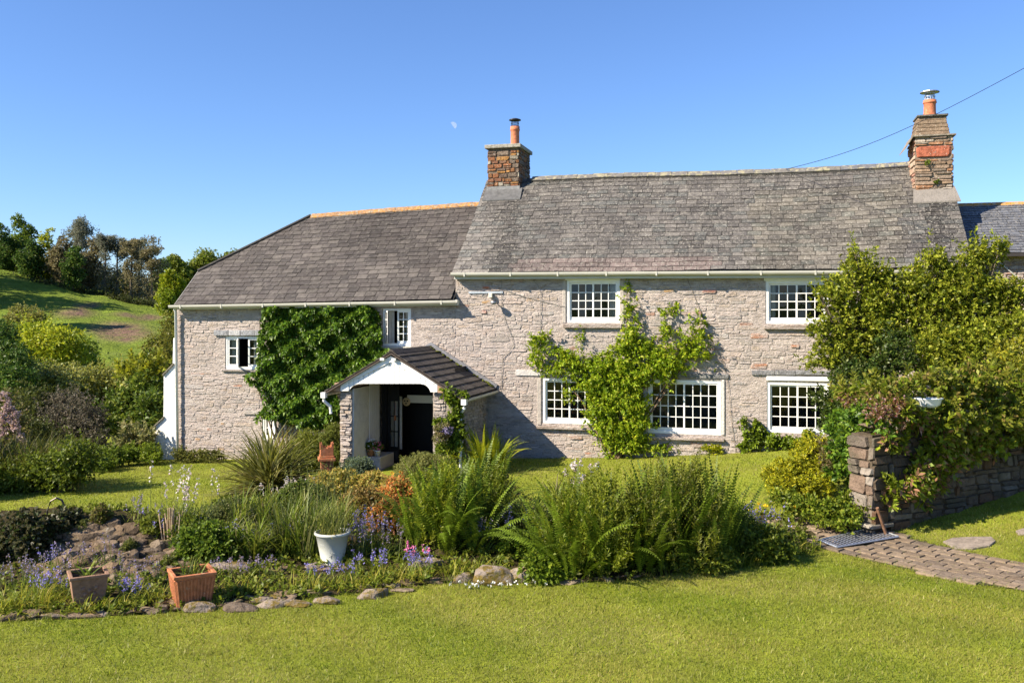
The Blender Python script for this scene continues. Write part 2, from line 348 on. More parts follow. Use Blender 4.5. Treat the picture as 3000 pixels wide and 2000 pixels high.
def build_bed():
    xs = np.arange(-11.5, 7, .1); ys = np.arange(11, 24, .1); X, Y = np.meshgrid(xs, ys)
    Z = gb(X, Y)+.03+.035*np.sin(X*9+np.sin(Y*7))*np.sin(Y*8); nx = len(xs)
    i = np.arange(len(ys)-1)[:, None]*nx+np.arange(nx-1)[None]; F = np.stack([i, i+1, i+1+nx, i+nx], -1).reshape(-1, 4)
    V = np.stack([X, Y, Z], -1).reshape(-1, 3); c = V[F].mean(1); F = F[inpoly(c[:, 0], c[:, 1], BED)]
    u, inv = np.unique(F, return_inverse=True); F = inv.reshape(F.shape)
    o = np_obj('flower_bed', V[u], F, (.055, .045, .022), M_SOIL, smooth=True); tag(o, kind='structure')
build_bed()

# ================================================================ THE HOUSE
house = thing('stone_farmhouse', 'long old stone farmhouse with slate roofs, white small-paned windows and a gabled porch', 'house', (W0[0], W0[1], 0), -TH)
S_L = FP(518, 1000)[0]; S_M = FP(1335, 1000)[0]
S_R = FP(2841, 700, -.28)[0]
ZE = CH+1.10                                    # eave line of the main roof
def z_eave_w(s): return CH+np.interp(s, [S_L, S_M], [.23, .37])
TR = 3.0                                        # depth of the ridge
def ridge_pt(px, py): return FP(px, py, TR)
RM = [ridge_pt(*q) for q in ((1350, 534), (1554, 524), (1780, 514), (2100, 507), (2320, 500), (2498, 491), (2658, 481), (2800, 470))]
def z_ridge_m(s): return np.interp(s, [a[0] for a in RM], [a[1] for a in RM])
RW = [ridge_pt(*q) for q in ((913, 633), (1160, 614), (1409, 597))]
def z_ridge_w(s): return np.interp(s, [a[0] for a in RW], [a[1] for a in RW])
TE = -.27
def roof_main(s, v):                            # v: 0 at eave .. 1 at ridge
    z0 = ZE+.012*math.sin(s*1.3); z1 = float(z_ridge_m(s)); return Vector((s, TE+(TR-TE)*v, z0+(z1-z0)*v-.05*math.sin(math.pi*v)*(.6+.4*math.sin(s*.8))))
def roof_wing(s, v):
    z0 = float(z_eave_w(s))+.04; z1 = float(z_ridge_w(s)); return Vector((s, TE+(TR-TE)*v, z0+(z1-z0)*v-.03*math.sin(math.pi*v)))
def to_px(loc):
    p = H2W(*loc); return 1500+FPX*p.x/p.y, HZ+(CH-p.z)/p.y*FPX
def roof_s(fn, px, v):                          # house s at which column px shows on the roof at v
    a, b = -25., 15.
    for _ in range(40):
        m = (a+b)/2
        if to_px(fn(m, v))[0] < px: a = m
        else: b = m
    return (a+b)/2
# left edge of the wing roof: verge up to the kink, then half hip to the ridge
kv = .42
for _ in range(1):
    best = min((abs(to_px(roof_wing(roof_s(roof_wing, 582, v), v))[1]-795), v) for v in np.linspace(.1, .8, 141)); kv = best[1]
s_k = roof_s(roof_wing, 582, kv); s_v = roof_s(roof_wing, 513, 0); s_h = roof_s(roof_wing, 913, 1)
def wing_left(v): return s_v+(s_k-s_v)*v/kv if v < kv else s_k+(s_h-s_k)*(v-kv)/(1-kv)
def main_left(v): return roof_s(roof_main, 1333, 0)*(1-v)+roof_s(roof_main, 1419, 1)*v
ml0, ml1 = roof_s(roof_main, 1333, 0), roof_s(roof_main, 1416, 1)
mr0, mr1 = roof_s(roof_main, 2846, 0), roof_s(roof_main, 2782, 1)
S_VL = (ml0+ml1)/2; S_VR = (mr0+mr1)/2

# ---- windows (photo pixel rectangles of the frame) ------------------------------------------------
WIN = [  # key, x0,y0,x1,y1, cols left, cols right, rows, bottom rail px, recess, label
 ('C', 1660, 820, 1816, 946, 3, 3, 4, 'white sash window under the eaves right of the porch, net curtain at its right'),
 ('D', 2243, 822, 2428, 949, 3, 3, 4, 'white window under the eaves by the big shrub'),
 ('E', 1589, 1106, 1748, 1244, 3, 3, 4, 'white ground floor window half covered by the climber'),
 ('F', 1898, 1111, 2113, 1275, 4, 4, 4, 'wide white ground floor window right of the climber'),
 ('G', 2247, 1118, 2429, 1272, 3, 3, 4, 'white ground floor window left of the garden wall'),
]
OPEN = {}
for k, x0, y0, x1, y1, *_ in WIN:
    a = FP(x0, y0); b = FP(x1, y1); OPEN[k] = [a[0], b[0], b[1], a[1]]
def rect(x0, y0, x1, y1): a = FP(x0, y0); b = FP(x1, y1); return [a[0], b[0], b[1], a[1]]
OPEN['A'] = rect(660, 985, 760, 1083); OPEN['B'] = rect(1121, 904, 1204, 1014); OPEN['H'] = rect(768, 1221, 806, 1290)
OPEN['DOOR'] = rect(1125, 1140, 1262, 1362)
def wall_grid(mb, s0, s1, z0, topf, ops, depth=.28, col=(.45, .39, .355)):
    ss = sorted({s0, s1, *[v for o in ops for v in o[:2] if s0 < v < s1]})
    zs0 = sorted({z0, *[v for o in ops for v in o[2:]]})
    fin = []
    for a, b in zip(ss[:-1], ss[1:]):
        n = max(1, int((b-a)/1.2)); fin += [a+(b-a)*i/n for i in range(n)]
    fin.append(s1)
    for a, b in zip(fin[:-1], fin[1:]):
        m = (a+b)/2; zt = [z for z in zs0 if z < min(topf(a), topf(b))-.02]
        for i, z in enumerate(zt):
            last = i == len(zt)-1; zc = (z+(zt[i+1] if not last else topf(m)))/2
            if any(o[0] < m < o[1] and o[2] < zc < o[3] for o in ops): continue
            ta, tb = (topf(a), topf(b)) if last else (zt[i+1], zt[i+1])
            mb.poly([(a, 0, z), (b, 0, z), (b, 0, tb), (a, 0, ta)], col)
    for o in ops:
        a, b, c, d = o
        for q in ([(a, 0, c), (a, 0, d), (a, depth, d), (a, depth, c)], [(b, 0, d), (b, 0, c), (b, depth, c), (b, depth, d)],
                  [(a, 0, d), (b, 0, d), (b, depth, d), (a, depth, d)], [(b, 0, c), (a, 0, c), (a, depth, c), (b, depth, c)]): mb.poly(q, (.3, .27, .24))
ops_w = [OPEN[k] for k in 'ABH']; ops_m = [OPEN[k] for k in ('C', 'D', 'E', 'F', 'G')]+[OPEN['DOOR']]
DT = 6.0; ZB = -1.6
def walls():
    mw = MB(); wall_grid(mw, S_L, S_M, ZB, lambda s: float(z_eave_w(s))-.03, ops_w+[OPEN['DOOR']])
    zl = float(z_eave_w(S_L))
    mw.poly([(S_L, DT, ZB), (S_L, 0, ZB), (S_L, 0, zl), (S_L, kv*TR, zl+kv*2.4), (S_L, DT-kv*TR, zl+kv*2.4), (S_L, DT, zl)], (.5, .48, .45))
    mw.poly([(S_M, DT, ZB), (S_L, DT, ZB), (S_L, DT, zl), (S_M, DT, zl)], (.3, .26, .22))
    w1 = mw.build('wing_wall', M_MORTAR, house)
    mm = MB(); wall_grid(mm, S_M, S_R, ZB, lambda s: ZE-.04, [o for o in ops_m if o[0] > S_M])
    zt = z_ridge_m
    sl = S_M+.02; sr = S_R
    mm.poly([(sr, 0, ZB), (sr, DT, ZB), (sr, DT, ZE), (sr, TR, float(zt(sr))-.1), (sr, 0, ZE)], (.3, .26, .22))
    mm.poly([(sl, DT, ZB), (sl, 0, ZB), (sl, 0, ZE), (sl, TR, float(zt(sl))-.1), (sl, DT, ZE)], (.3, .26, .22))
    mm.poly([(sr, DT, ZB), (sl, DT, ZB), (sl, DT, ZE), (sr, DT, ZE)], (.3, .26, .22))
    w2 = mm.build('main_wall', M_MORTAR, house)
    return w1, w2
wallW, wallM = walls()
STC = [(.45, .38, .345), (.47, .405, .37), (.41, .355, .325), (.44, .365, .30), (.49, .435, .39), (.36, .325, .295), (.42, .34, .28), (.43, .35, .305), (.37, .345, .325)]
def stone_shape(mb, s0, s1, z0, z1, t0, d, col, frame=None):
    """one rubble stone: irregular outline of 8 points, proud of the joint and chamfered; frame maps (s,t,z)"""
    w, h = s1-s0, z1-z0; cx, cz = (s0+s1)/2, (z0+z1)/2; out = []
    for (a, b) in ((-1, -.72), (-.86, -1), (.82, -1), (1, -.75), (1, .7), (.86, 1), (-.8, 1), (-1, .75)):
        out.append((cx+a*w*.5*rnd.uniform(.84, 1.02), cz+b*h*.5*rnd.uniform(.7, 1.04)))
    k = rnd.uniform(.86, .95); tx, tz = rnd.uniform(-.35, .35), rnd.uniform(-.5, .2); bv = len(mb.v)
    P0 = [(x, t0+.004, z) for x, z in out]
    P1 = [(cx+(x-cx)*k, t0-d*(1+tx*(x-cx)/w*2+tz*(z-cz)/h*2), cz+(z-cz)*k) for x, z in out]
    if frame: P0 = [frame(p) for p in P0]; P1 = [frame(p) for p in P1]
    mb.v += [tuple(p) for p in P0+P1]
    for i in range(8):
        j = (i+1) % 8; mb.f.append((bv+i, bv+j, bv+8+j, bv+8+i)); mb.c.append(tuple(c*.95 for c in col))
    mb.f.append(tuple(bv+8+i for i in range(8))); mb.c.append(col)
def course_stones(s0, s1, z0, topf, hr, wr, ops=(), wob=.0):
    """irregular courses -> list of (s0,s1,z0,z1)"""
    res = []; z = z0; zmax = max(topf(s0), topf(s1)); row = 0
    while z < zmax:
        h = rnd.uniform(*hr)*rnd.choice((1, 1, .7, 1.25)); s = s0+rnd.uniform(0, .15)*(row % 2)
        while s < s1-.03:
            wd = rnd.uniform(*wr)*rnd.choice((1, 1, .6, 1.4)); e = min(s+wd, s1); off = wob*math.sin((s+e)*.55+row*.13)+wob*.4*math.sin((s+e)*1.7+row*.4)+rnd.uniform(-.012, .012)
            n = 2 if (h > hr[1]*.8 and rnd.random() < .45) else 1; hh = h
            for j in range(n):
                a = z+off+hh*j/n; b = z+off+hh*(j+1)/n
                if a > z0-.05 and b < min(topf(s), topf(e)) and not any(e > o[0]-.01 and s < o[1]+.01 and b > o[2]-.01 and a < o[3]+.01 for o in ops):
                    if rnd.random() > .05: res.append((s+.005, e-.005, a+.003, b-.003))
            s = e
        z += h*.97
    return res
def make_stones(lst, parent, keep, t0=0., dr=(.004, .016), cols=STC, m=None, frame=None, special=.035):
    m = m or M_STONE
    lst = sorted(lst, key=lambda q: -(q[1]-q[0])*(q[3]-q[2])); rest = MB()
    for i, q in enumerate(lst):
        c = rnd.choice(cols); f = rnd.uniform(.8, 1.15); c = tuple(x*f for x in c)
        if special and rnd.random() < special: c = rnd.choice([(.42, .20, .12), (.42, .27, .14), (.33, .2, .15), (.22, .2, .18)])
        mb = MB() if i < keep else rest
        stone_shape(mb, *q, t0, rnd.uniform(*dr), c, frame)
        if i < keep: mb.build('stone', m, parent)
    if rest.v: tag(rest.build('small_stones', m, parent), kind='stuff')
LINT = []
def bigops(ops): return [[o[0]-.13, o[1]+.13, o[2]-.16, o[3]+.19] for o in ops]
make_stones(course_stones(S_L+.02, S_M, -.75, lambda s: float(z_eave_w(s))-.02, (.045, .135), (.13, .5), bigops(ops_w)+[OPEN['DOOR']], .07), wallW, 110)
make_stones(course_stones(S_M, S_R, -.3, lambda s: ZE-.03, (.045, .14), (.13, .52), bigops(ops_m), .07), wallM, 190)
# named coloured stones seen in the photo: on the main wall
cs = MB()
for (x, y, wpx, hpx, c) in ((1425, 842, 26, 9, (.5, .13, .04)), (1417, 914, 22, 10, (.42, .13, .07)), (1452, 847, 32, 14, (.26, .15, .10)), (2078, 855, 44, 8, (.33, .15, .11)), (1688, 1281, 42, 13, (.34, .2, .13)), (2055, 1305, 60, 12, (.28, .13, .09)), (2330, 1014, 24, 9, (.42, .2, .11))):
    s, z = FP(x, y); k = 23.5/FPX
    q = MB(); stone_shape(q, s-wpx*k/2, s+wpx*k/2, z-hpx*k/2, z+hpx*k/2, -.012, .02, c); q.build('stone', M_STONE, wallM)

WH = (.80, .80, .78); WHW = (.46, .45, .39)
def window(key, nl, nr, rows, label, slide=True, curtain=None, top_gap=.0):
    s0, s1, z0, z1 = OPEN[key]
    fr = MB(); t0, t1 = .015, .12; b = .075; bb = .12
    fr.box((s0, t0, z0), (s0+b, t1, z1), WH); fr.box((s1-b, t0, z0), (s1, t1, z1), WH)
    fr.box((s0+b, t0, z0), (s1-b, t1, z0+bb*.55), WH); fr.box((s0+b, t0, z1-b), (s1-b, t1, z1), WH)
    wroot = fr.build('window', M_WHITE, house, bevel=.006); wroot['label'] = label
    a, e, lo, hi = s0+b, s1-b, z0+bb*.55, z1-b; mid = a+(e-a)*nl/(nl+nr)
    for q, (x0, x1, n, tt) in enumerate(((a, mid+.025, nl, .06), (mid-.025, e, nr, .035))):
        sm_ = MB(); st_ = .042; rb = .085
        sm_.box((x0, tt, lo), (x0+st_, tt+.035, hi), WH); sm_.box((x1-st_, tt, lo), (x1, tt+.035, hi), WH)
        sm_.box((x0+st_, tt+.002, lo), (x1-st_, tt+.033, lo+rb), WH); sm_.box((x0+st_, tt+.002, hi-st_), (x1-st_, tt+.033, hi), WH)
        sa = sm_.build('sash', M_WHITE, wroot, bevel=.004)
        gx0, gx1, gz0, gz1 = x0+st_, x1-st_, lo+rb, hi-st_; br = .021; gb_ = MB()
        for i in range(1, n):
            c = gx0+(gx1-gx0)*i/n; gb_.box((c-br/2, tt+.004, gz0), (c+br/2, tt+.03, gz1), WH)
        for j in range(1, rows):
            c = gz0+(gz1-gz0)*j/rows; gb_.box((gx0, tt+.006, c-br/2), (gx1, tt+.028, c+br/2), WH)
        gb_.build('glazing_bars', M_WHITE, wroot)
        for i in range(n):
            for j in range(rows):
                p = MB(); xa, xb = gx0+(gx1-gx0)*i/n, gx0+(gx1-gx0)*(i+1)/n; za, zb = gz0+(gz1-gz0)*j/rows, gz0+(gz1-gz0)*(j+1)/rows
                q1, q2 = rnd.uniform(-.003, .003), rnd.uniform(-.003, .003)
                p.poly([(xa, tt+.018+q1, za), (xb, tt+.018-q1+q2, za), (xb, tt+.018-q1, zb), (xa, tt+.018+q1-q2, zb)], (.05, .05, .05)); p.build('pane', M_GLASS, wroot)
    room(wroot, s0, s1, z0, z1)
    for (c0, c1) in (curtain or ()): curtain_mb(wroot, s0+(s1-s0)*c0, s0+(s1-s0)*c1, z0+.05, z1-.05)
    return wroot
def room(par, s0, s1, z0, z1, dep=1.6):
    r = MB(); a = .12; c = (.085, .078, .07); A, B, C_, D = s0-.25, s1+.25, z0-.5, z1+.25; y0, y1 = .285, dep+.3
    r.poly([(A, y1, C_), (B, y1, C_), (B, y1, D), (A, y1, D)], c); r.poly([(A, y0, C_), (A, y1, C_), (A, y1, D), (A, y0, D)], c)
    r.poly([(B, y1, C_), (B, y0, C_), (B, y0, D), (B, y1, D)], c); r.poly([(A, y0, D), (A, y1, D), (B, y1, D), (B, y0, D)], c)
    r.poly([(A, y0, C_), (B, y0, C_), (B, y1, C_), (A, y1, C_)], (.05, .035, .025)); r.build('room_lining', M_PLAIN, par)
def curtain_mb(par, s0, s1, z0, z1, c=(.55, .52, .46)):
    m = MB(); n = max(6, int((s1-s0)/.03)); X = [(s0+(s1-s0)*i/n, .17+.018*math.sin(i*2.1)) for i in range(n+1)]
    for (xa, ya), (xb, yb) in zip(X[:-1], X[1:]): m.poly([(xa, ya, z0), (xb, yb, z0), (xb, yb, z1), (xa, ya, z1)], c)
    m.build('curtain', M_PLAIN, par)
wr = {}
for k, x0, y0, x1, y1, nl, nr, rows, lab in WIN:
    wr[k] = window(k, nl, nr, rows, lab, curtain={'C': ((.80, .95),), 'D': ((.08, .16),), 'F': (), 'G': ()}.get(k))
def slab(par, name, x0, y0, x1, y1, t0, t1, col, m, tpx=0.0, bevel=.012):
    a = FP(x0, y0, tpx); b = FP(x1, y1, tpx); q = MB(); q.box((a[0], t0, b[1]), (b[0], t1, a[1]), col); return q.build(name, m, par, bevel=bevel)
SILLC = (.27, .215, .18)
slab(wr['C'], 'sill', 1651, 949, 1822, 961, -.10, .05, SILLC, M_STONE); slab(wr['D'], 'sill', 2238, 952, 2432, 965, -.10, .05, SILLC, M_STONE)
slab(wr['E'], 'sill', 1574, 1246, 1755, 1260, -.11, .05, SILLC, M_STONE); slab(wr['F'], 'sill', 1900, 1277, 2122, 1292, -.11, .05, SILLC, M_STONE)
slab(wr['G'], 'sill', 2240, 1274, 2435, 1286, -.11, .05, SILLC, M_STONE)
slab(wr['E'], 'lintel', 1511, 1083, 1762, 1104, -.035, .1, (.50, .48, .46), M_LIME)
for x in ((2202, 2270), (2271, 2330), (2331, 2432)): slab(wr['G'], 'lintel', x[0], 1084, x[1], 1099, -.05, .1, (.20, .2, .21), M_CHIM)
slab(wr['G'], 'head_board', 2246, 1101, 2430, 1117, -.03, .1, WH, M_WHITE)
slab(wr['F'], 'lintel', 1893, 1092, 2135, 1109, -.04, .1, (.17, .17, .17), M_CHIM)
slab(wr['C'], 'head_board', 1656, 813, 1818, 819, -.035, .1, WH, M_WHITE); slab(wr['D'], 'head_board', 2238, 814, 2430, 821, -.035, .1, WH, M_WHITE)
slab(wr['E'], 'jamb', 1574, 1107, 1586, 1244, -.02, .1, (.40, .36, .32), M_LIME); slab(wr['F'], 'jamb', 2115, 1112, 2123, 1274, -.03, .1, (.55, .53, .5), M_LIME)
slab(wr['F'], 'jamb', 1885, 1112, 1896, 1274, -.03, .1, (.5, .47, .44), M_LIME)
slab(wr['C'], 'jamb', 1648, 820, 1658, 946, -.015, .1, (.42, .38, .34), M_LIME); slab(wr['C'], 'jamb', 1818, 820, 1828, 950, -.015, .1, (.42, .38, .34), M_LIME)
# wing casement windows
def casement(par, x0, x1, z0, z1, cols, rows, t=.03, ang=0, hinge='l'):
    w_ = x1-x0; mb = MB(); fr = .045
    def tr(p):
        x = p[0]; c, s_ = math.cos(ang), math.sin(ang)
        if hinge == 'l': return (x0+x*c-(p[1])*0-0*s_, t+p[1]*c-x*s_, p[2])
        return (x1-(w_-x)*c, t+p[1]*c-(w_-x)*s_, p[2])
    mb.box((0, 0, z0), (fr, .04, z1), WH, tr); mb.box((w_-fr, 0, z0), (w_, .04, z1), WH, tr); mb.box((fr, .001, z0), (w_-fr, .039, z0+fr*1.5), WH, tr); mb.box((fr, .001, z1-fr), (w_-fr, .039, z1), WH, tr)
    a, b, c, d = fr, w_-fr, z0+fr*1.5, z1-fr
    for i in range(1, cols): q = a+(b-a)*i/cols; mb.box((q-.011, .005, c), (q+.011, .035, d), WH, tr)
    for j in range(1, rows): q = c+(d-c)*j/rows; mb.box((a, .007, q-.011), (b, .033, q+.011), WH, tr)
    mb.build('sash', M_WHITE, par)
    for i in range(cols):
        for j in range(rows):
            xa, xb, za, zb = a+(b-a)*i/cols, a+(b-a)*(i+1)/cols, c+(d-c)*j/rows, c+(d-c)*(j+1)/rows
            p = MB(); p.poly([tr(v) for v in ((xa, .02, za), (xb, .02, za), (xb, .02, zb), (xa, .02, zb))], (.1, .1, .1)); p.build('pane', M_GLASS, par)
def small_window(key, label, lights, rows, openk=None, curt=True):
    s0, s1, z0, z1 = OPEN[key]; b = .06; m = MB(); t0, t1 = .02, .1
    m.box((s0, t0, z0), (s0+b, t1, z1), WH); m.box((s1-b, t0, z0), (s1, t1, z1), WH); m.box((s0+b, t0, z0), (s1-b, t1, z0+b*1.3), WH); m.box((s0+b, t0, z1-b), (s1-b, t1, z1), WH)
    wroot = m.build('window', M_WHITE, house, bevel=.005); wroot['label'] = label
    a, e, lo, hi = s0+b, s1-b, z0+b*1.3, z1-b; n = len(lights)
    for i, c in enumerate(lights):
        x0, x1 = a+(e-a)*i/n, a+(e-a)*(i+1)/n
        if i == openk: casement(wroot, x0, x1, lo, hi, c, rows, 0.0, .95, 'l')
        else: casement(wroot, x0+.003, x1-.003, lo, hi, c, rows, .04)
    room(wroot, s0, s1, z0, z1)
    if curt: curtain_mb(wroot, a, a+(e-a)*.3, lo, hi); curtain_mb(wroot, e-(e-a)*.22, e, lo, hi)
    return wroot
wa = small_window('A', 'small white casement window standing open on the wing, beside the ivy', (1, 1, 1), 3, 1)
for x in ((630, 672), (673, 707), (708, 748), (749, 775)): slab(wa, 'lintel', x[0], 967, x[1], 983, -.07, .1, (.25, .255, .27) if x[0] != 673 else (.36, .36, .37), M_CHIM)
slab(wa, 'sill', 652, 1083, 768, 1090, -.06, .05, (.2, .18, .16), M_CHIM)
wb = small_window('B', 'white casement window above the porch with its left half pushed open', (2, 2), 4, 0)
slab(wb, 'sill', 1119, 1015, 1207, 1020, -.05, .05, WHW, M_LIME)
wh = small_window('H', 'little white window low down behind the spiky plant', (1, 1), 2, None, False)
slab(wh, 'lintel', 715, 1201, 812, 1216, -.05, .1, (.4, .37, .34), M_STONE)

# ---- roofs ------------------------------------------------------------------------------------------
def back_roof(fn, sl, sr, name, m, c, hipv=None):
    mb = MB()
    def edge(v, side): return (sl(v) if side == 0 else sr(v))
    N = 14
    for i in range(N):
        v0, v1 = i/N, (i+1)/N
        for (sa, sb, sc_, sd_) in ((edge(v0, 0), edge(v0, 1), edge(v1, 1), edge(v1, 0)),):
            K = 12; rowsA = [fn(sa+(sb-sa)*j/K, v0)-Vector((0, 0, .05)) for j in range(K+1)]; rowsB = [fn(sd_+(sc_-sd_)*j/K, v1)-Vector((0, 0, .05)) for j in range(K+1)]
            for j in range(K):
                q = [rowsA[j], rowsA[j+1], rowsB[j+1], rowsB[j]]; mb.poly(q, c)
                mb.poly([Vector((p.x, 2*TR-p.y, p.z)) for p in reversed(q)], c)
    if hipv:
        K = [fn(sl(hipv), hipv), fn(sl(1.), 1.)]; p = K[0]; r = K[1]
        mb.poly([p, r, Vector((p.x, 2*TR-p.y, p.z))], c)
    return mb.build(name, m, house)
roofM = back_roof(roof_main, lambda v: S_VL, lambda v: S_VR, 'main_roof', M_SLATE, (.03, .03, .03))
roofW = back_roof(roof_wing, wing_left, lambda v: S_VL+.05, 'wing_roof', M_SLATE2, (.02, .02, .02), kv)
def slates(fn, sl, sr, rows, wr_, colfn, skip=None):
    """rows: list of v boundaries from the eave up. Returns list of (area in photo px, verts, colour)"""
    out = []
    for r in range(len(rows)-1):
        v0, v1 = rows[r], rows[r+1]; w_ = wr_(v0); a, b = sl(v0), sr(v0); s = a-(w_*.5 if r % 2 else 0)+rnd.uniform(-.04, .04)
        while s < b:
            ww = w_*rnd.uniform(.82, 1.2); e = s+ww; x0, x1 = max(s, a), min(e, b)
            if b-e < w_*.3: x1 = b; e = b
            if x1-x0 > .04:
                xt0, xt1 = max(x0, sl(v1)), max(x0+.02, min(x1, sr(v1)))
                g_ = .006; lift = rnd.uniform(.014, .024); vt = v1+(v1-v0)*.12
                A = fn(x0+g_, v0-.0); B = fn(x1-g_, v0); C_ = fn(xt1-g_, vt); D = fn(xt0+g_, vt)
                n = (B-A).cross(D-A).normalized(); j = rnd.uniform(-.006, .006); dv = (D-A).normalized()
                A = A+n*lift-dv*rnd.uniform(0, .012)+n*j; B = B+n*(lift+rnd.uniform(0, .004))-dv*rnd.uniform(0, .012); C_ = C_+n*.004; D = D+n*.004
                th = .008
                ver = [A-n*th, B-n*th, C_-n*th*.3, D-n*th*.3, A, B, C_, D]
                if not (skip and skip((x0+x1)/2, (v0+v1)/2)):
                    pa = [to_px(q) for q in (A, B, C_, D)]
                    ar = abs(sum(pa[i][0]*pa[(i+1) % 4][1]-pa[(i+1) % 4][0]*pa[i][1] for i in range(4)))/2
                    out.append((ar, ver, colfn((x0+x1)/2, (v0+v1)/2)))
            s = e
    return out
def vrows(n, p=1.0):
    q = [(i/n)**p for i in range(n+1)]; return [0]+[x+rnd.uniform(-.004, .004) for x in q[1:-1]]+[1.0]
SC1 = roof_s(roof_main, 1500, .4); SC2 = roof_s(roof_main, 2745, .4)
def col_main(s, v):
    px = to_px(roof_main(s, v))[0]
    b = rnd.choice([(.086, .079, .072), (.102, .093, .085), (.076, .070, .065), (.085, .085, .079), (.118, .108, .097)])
    f = rnd.uniform(.76, 1.24)*(1+.18*math.sin(s*1.9+v*5)*math.sin(s*.7-v*9))
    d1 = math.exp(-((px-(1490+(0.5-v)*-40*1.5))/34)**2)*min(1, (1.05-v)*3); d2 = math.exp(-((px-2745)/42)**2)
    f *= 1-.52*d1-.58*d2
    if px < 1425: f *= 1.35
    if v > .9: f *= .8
    if v < .12 and 1500 < px < 2100: b = (.135, .105, .095)
    if 2200 < px < 2650 and v < .8: b = tuple(x*q for x, q in zip(b, (1.12, 1.1, 1.0)))
    return tuple(x*f for x in b)
def col_wing(s, v):
    b = rnd.choice([(.070, .061, .057), (.080, .070, .065), (.060, .053, .050), (.095, .084, .076)]); px = to_px(roof_wing(s, v))[0]
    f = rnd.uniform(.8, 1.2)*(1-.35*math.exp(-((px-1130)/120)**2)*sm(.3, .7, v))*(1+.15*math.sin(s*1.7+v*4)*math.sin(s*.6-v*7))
    return tuple(float(x*f) for x in b)
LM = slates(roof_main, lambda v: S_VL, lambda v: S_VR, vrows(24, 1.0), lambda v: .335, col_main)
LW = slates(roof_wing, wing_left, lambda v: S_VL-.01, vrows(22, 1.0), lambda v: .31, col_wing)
allsl = sorted([(a, v, c, 0) for a, v, c in LM]+[(a, v, c, 1) for a, v, c in LW], key=lambda q: -q[0])
rest = [MB(), MB()]
for i, (a, v, c, k) in enumerate(allsl):
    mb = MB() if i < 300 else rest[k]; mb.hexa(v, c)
    if i < 300: mb.build('slate', (M_SLATE, M_SLATE2)[k], (roofM, roofW)[k])
tag(rest[0].build('upper_slates', M_SLATE, roofM), kind='stuff'); tag(rest[1].build('upper_slates', M_SLATE2, roofW), kind='stuff')
# ridge tiles
def ridge_tiles(fn, sa, sb, par, L, m, colf, w_=.17):
    n = max(1, round((sb-sa)/L))
    for i in range(n):
        a, b = sa+(sb-sa)*i/n+.004, sa+(sb-sa)*(i+1)/n-.004; q = MB(); za = fn(a, 1.).z+.05+rnd.uniform(-.008, .008); zb = fn(b, 1.).z+.05+rnd.uniform(-.008, .008); c = colf((a+b)/2)
        prof = [(-w_, -.115), (-w_*.45, -.02), (0, .02), (w_*.45, -.02), (w_, -.115), (w_*.9, -.14), (0, -.03), (-w_*.9, -.14)]
        q.prism([(a, TR+y, za+z) for y, z in prof], (b-a, 0, zb-za), c); q.build('ridge_tile', m, par)
ridge_tiles(roof_wing, wing_left(1.), S_VL-.02, roofW, .42, M_RIDGE, lambda s: (.24, .14, .08), .12)
ridge_tiles(roof_main, FP(1560, 530, TR)[0], FP(2672, 485, TR)[0], roofM, .45, M_RIDGE2, lambda s: (.15, .14, .13) if to_px((s, TR, 7.9))[0] < 2480 else (.13, .13, .14))
hp = MB()       # hip capping and verge edge of the wing roof
pts = [roof_wing(wing_left(v), v)+Vector((-.02, -.02, .03)) for v in np.linspace(kv, 1, 12)]; hp.tube(pts, .045, .045, 6, (.07, .065, .06))
hp.build('hip_capping', M_SLATE2, roofW)
vg = MB(); pts = [roof_wing(wing_left(v), v)+Vector((-.01, 0, -.01)) for v in np.linspace(0, kv, 6)]; vg.tube(pts, .03, .03, 5, (.2, .19, .18)); vg.build('verge', M_SLATE2, roofW)
# gutters and boards
def gutter(name, sa, sb, za, zb, t, r=.058, brackets=1.3, par=None):
    q = MB(); prof = [(-r, .02), (-r*1.0, -.02), (-r*.7, -.055), (0, -.075), (r*.7, -.055), (r, -.02), (r, .02), (r*.82, .02), (r*.82, -.015), (0, -.055), (-r*.82, -.015), (-r*.82, .02)]
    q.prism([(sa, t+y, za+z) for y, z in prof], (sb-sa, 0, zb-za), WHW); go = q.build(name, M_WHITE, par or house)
    n = int((sb-sa)/brackets)
    for i in range(n+1):
        s = sa+(sb-sa)*(i+.3)/(n+.6); z = za+(zb-za)*(s-sa)/(sb-sa); b = MB(); b.box((s-.02, t-r-.008, z-.085), (s+.02, t+r+.004, z+.026), WHW); b.build('gutter_bracket', M_WHITE, go)
    return go
gm = [FP(1322, 801, -.3), FP(2775, 793, -.3)]
gutter('gutter', gm[0][0], gm[1][0], gm[0][1], gm[1][1], -.3)
gw = [FP(496, 896, -.3), FP(1336, 882, -.3)]
gutter('gutter', gw[0][0], gw[1][0], gw[0][1], gw[1][1], -.3)
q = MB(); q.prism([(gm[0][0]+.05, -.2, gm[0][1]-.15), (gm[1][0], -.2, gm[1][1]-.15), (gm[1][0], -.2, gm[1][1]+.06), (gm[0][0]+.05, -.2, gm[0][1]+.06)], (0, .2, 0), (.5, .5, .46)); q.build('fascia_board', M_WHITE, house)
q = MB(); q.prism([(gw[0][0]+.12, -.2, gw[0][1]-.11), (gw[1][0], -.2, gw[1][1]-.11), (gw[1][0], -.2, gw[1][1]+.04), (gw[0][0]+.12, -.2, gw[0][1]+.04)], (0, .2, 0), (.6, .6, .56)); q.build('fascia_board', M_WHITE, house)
# downpipe at the left corner
dp = MB(); c = FP(515, 905, -.12); c2 = FP(518, 1345, -.12); dp.tube([(c[0], -.22, c[1]+.05), (c[0], -.12, c[1]-.1), (c2[0]+.02, -.1, c2[1])], .04, .04, 8, WH); dp.build('downpipe', M_WHITE, house, smooth=True)
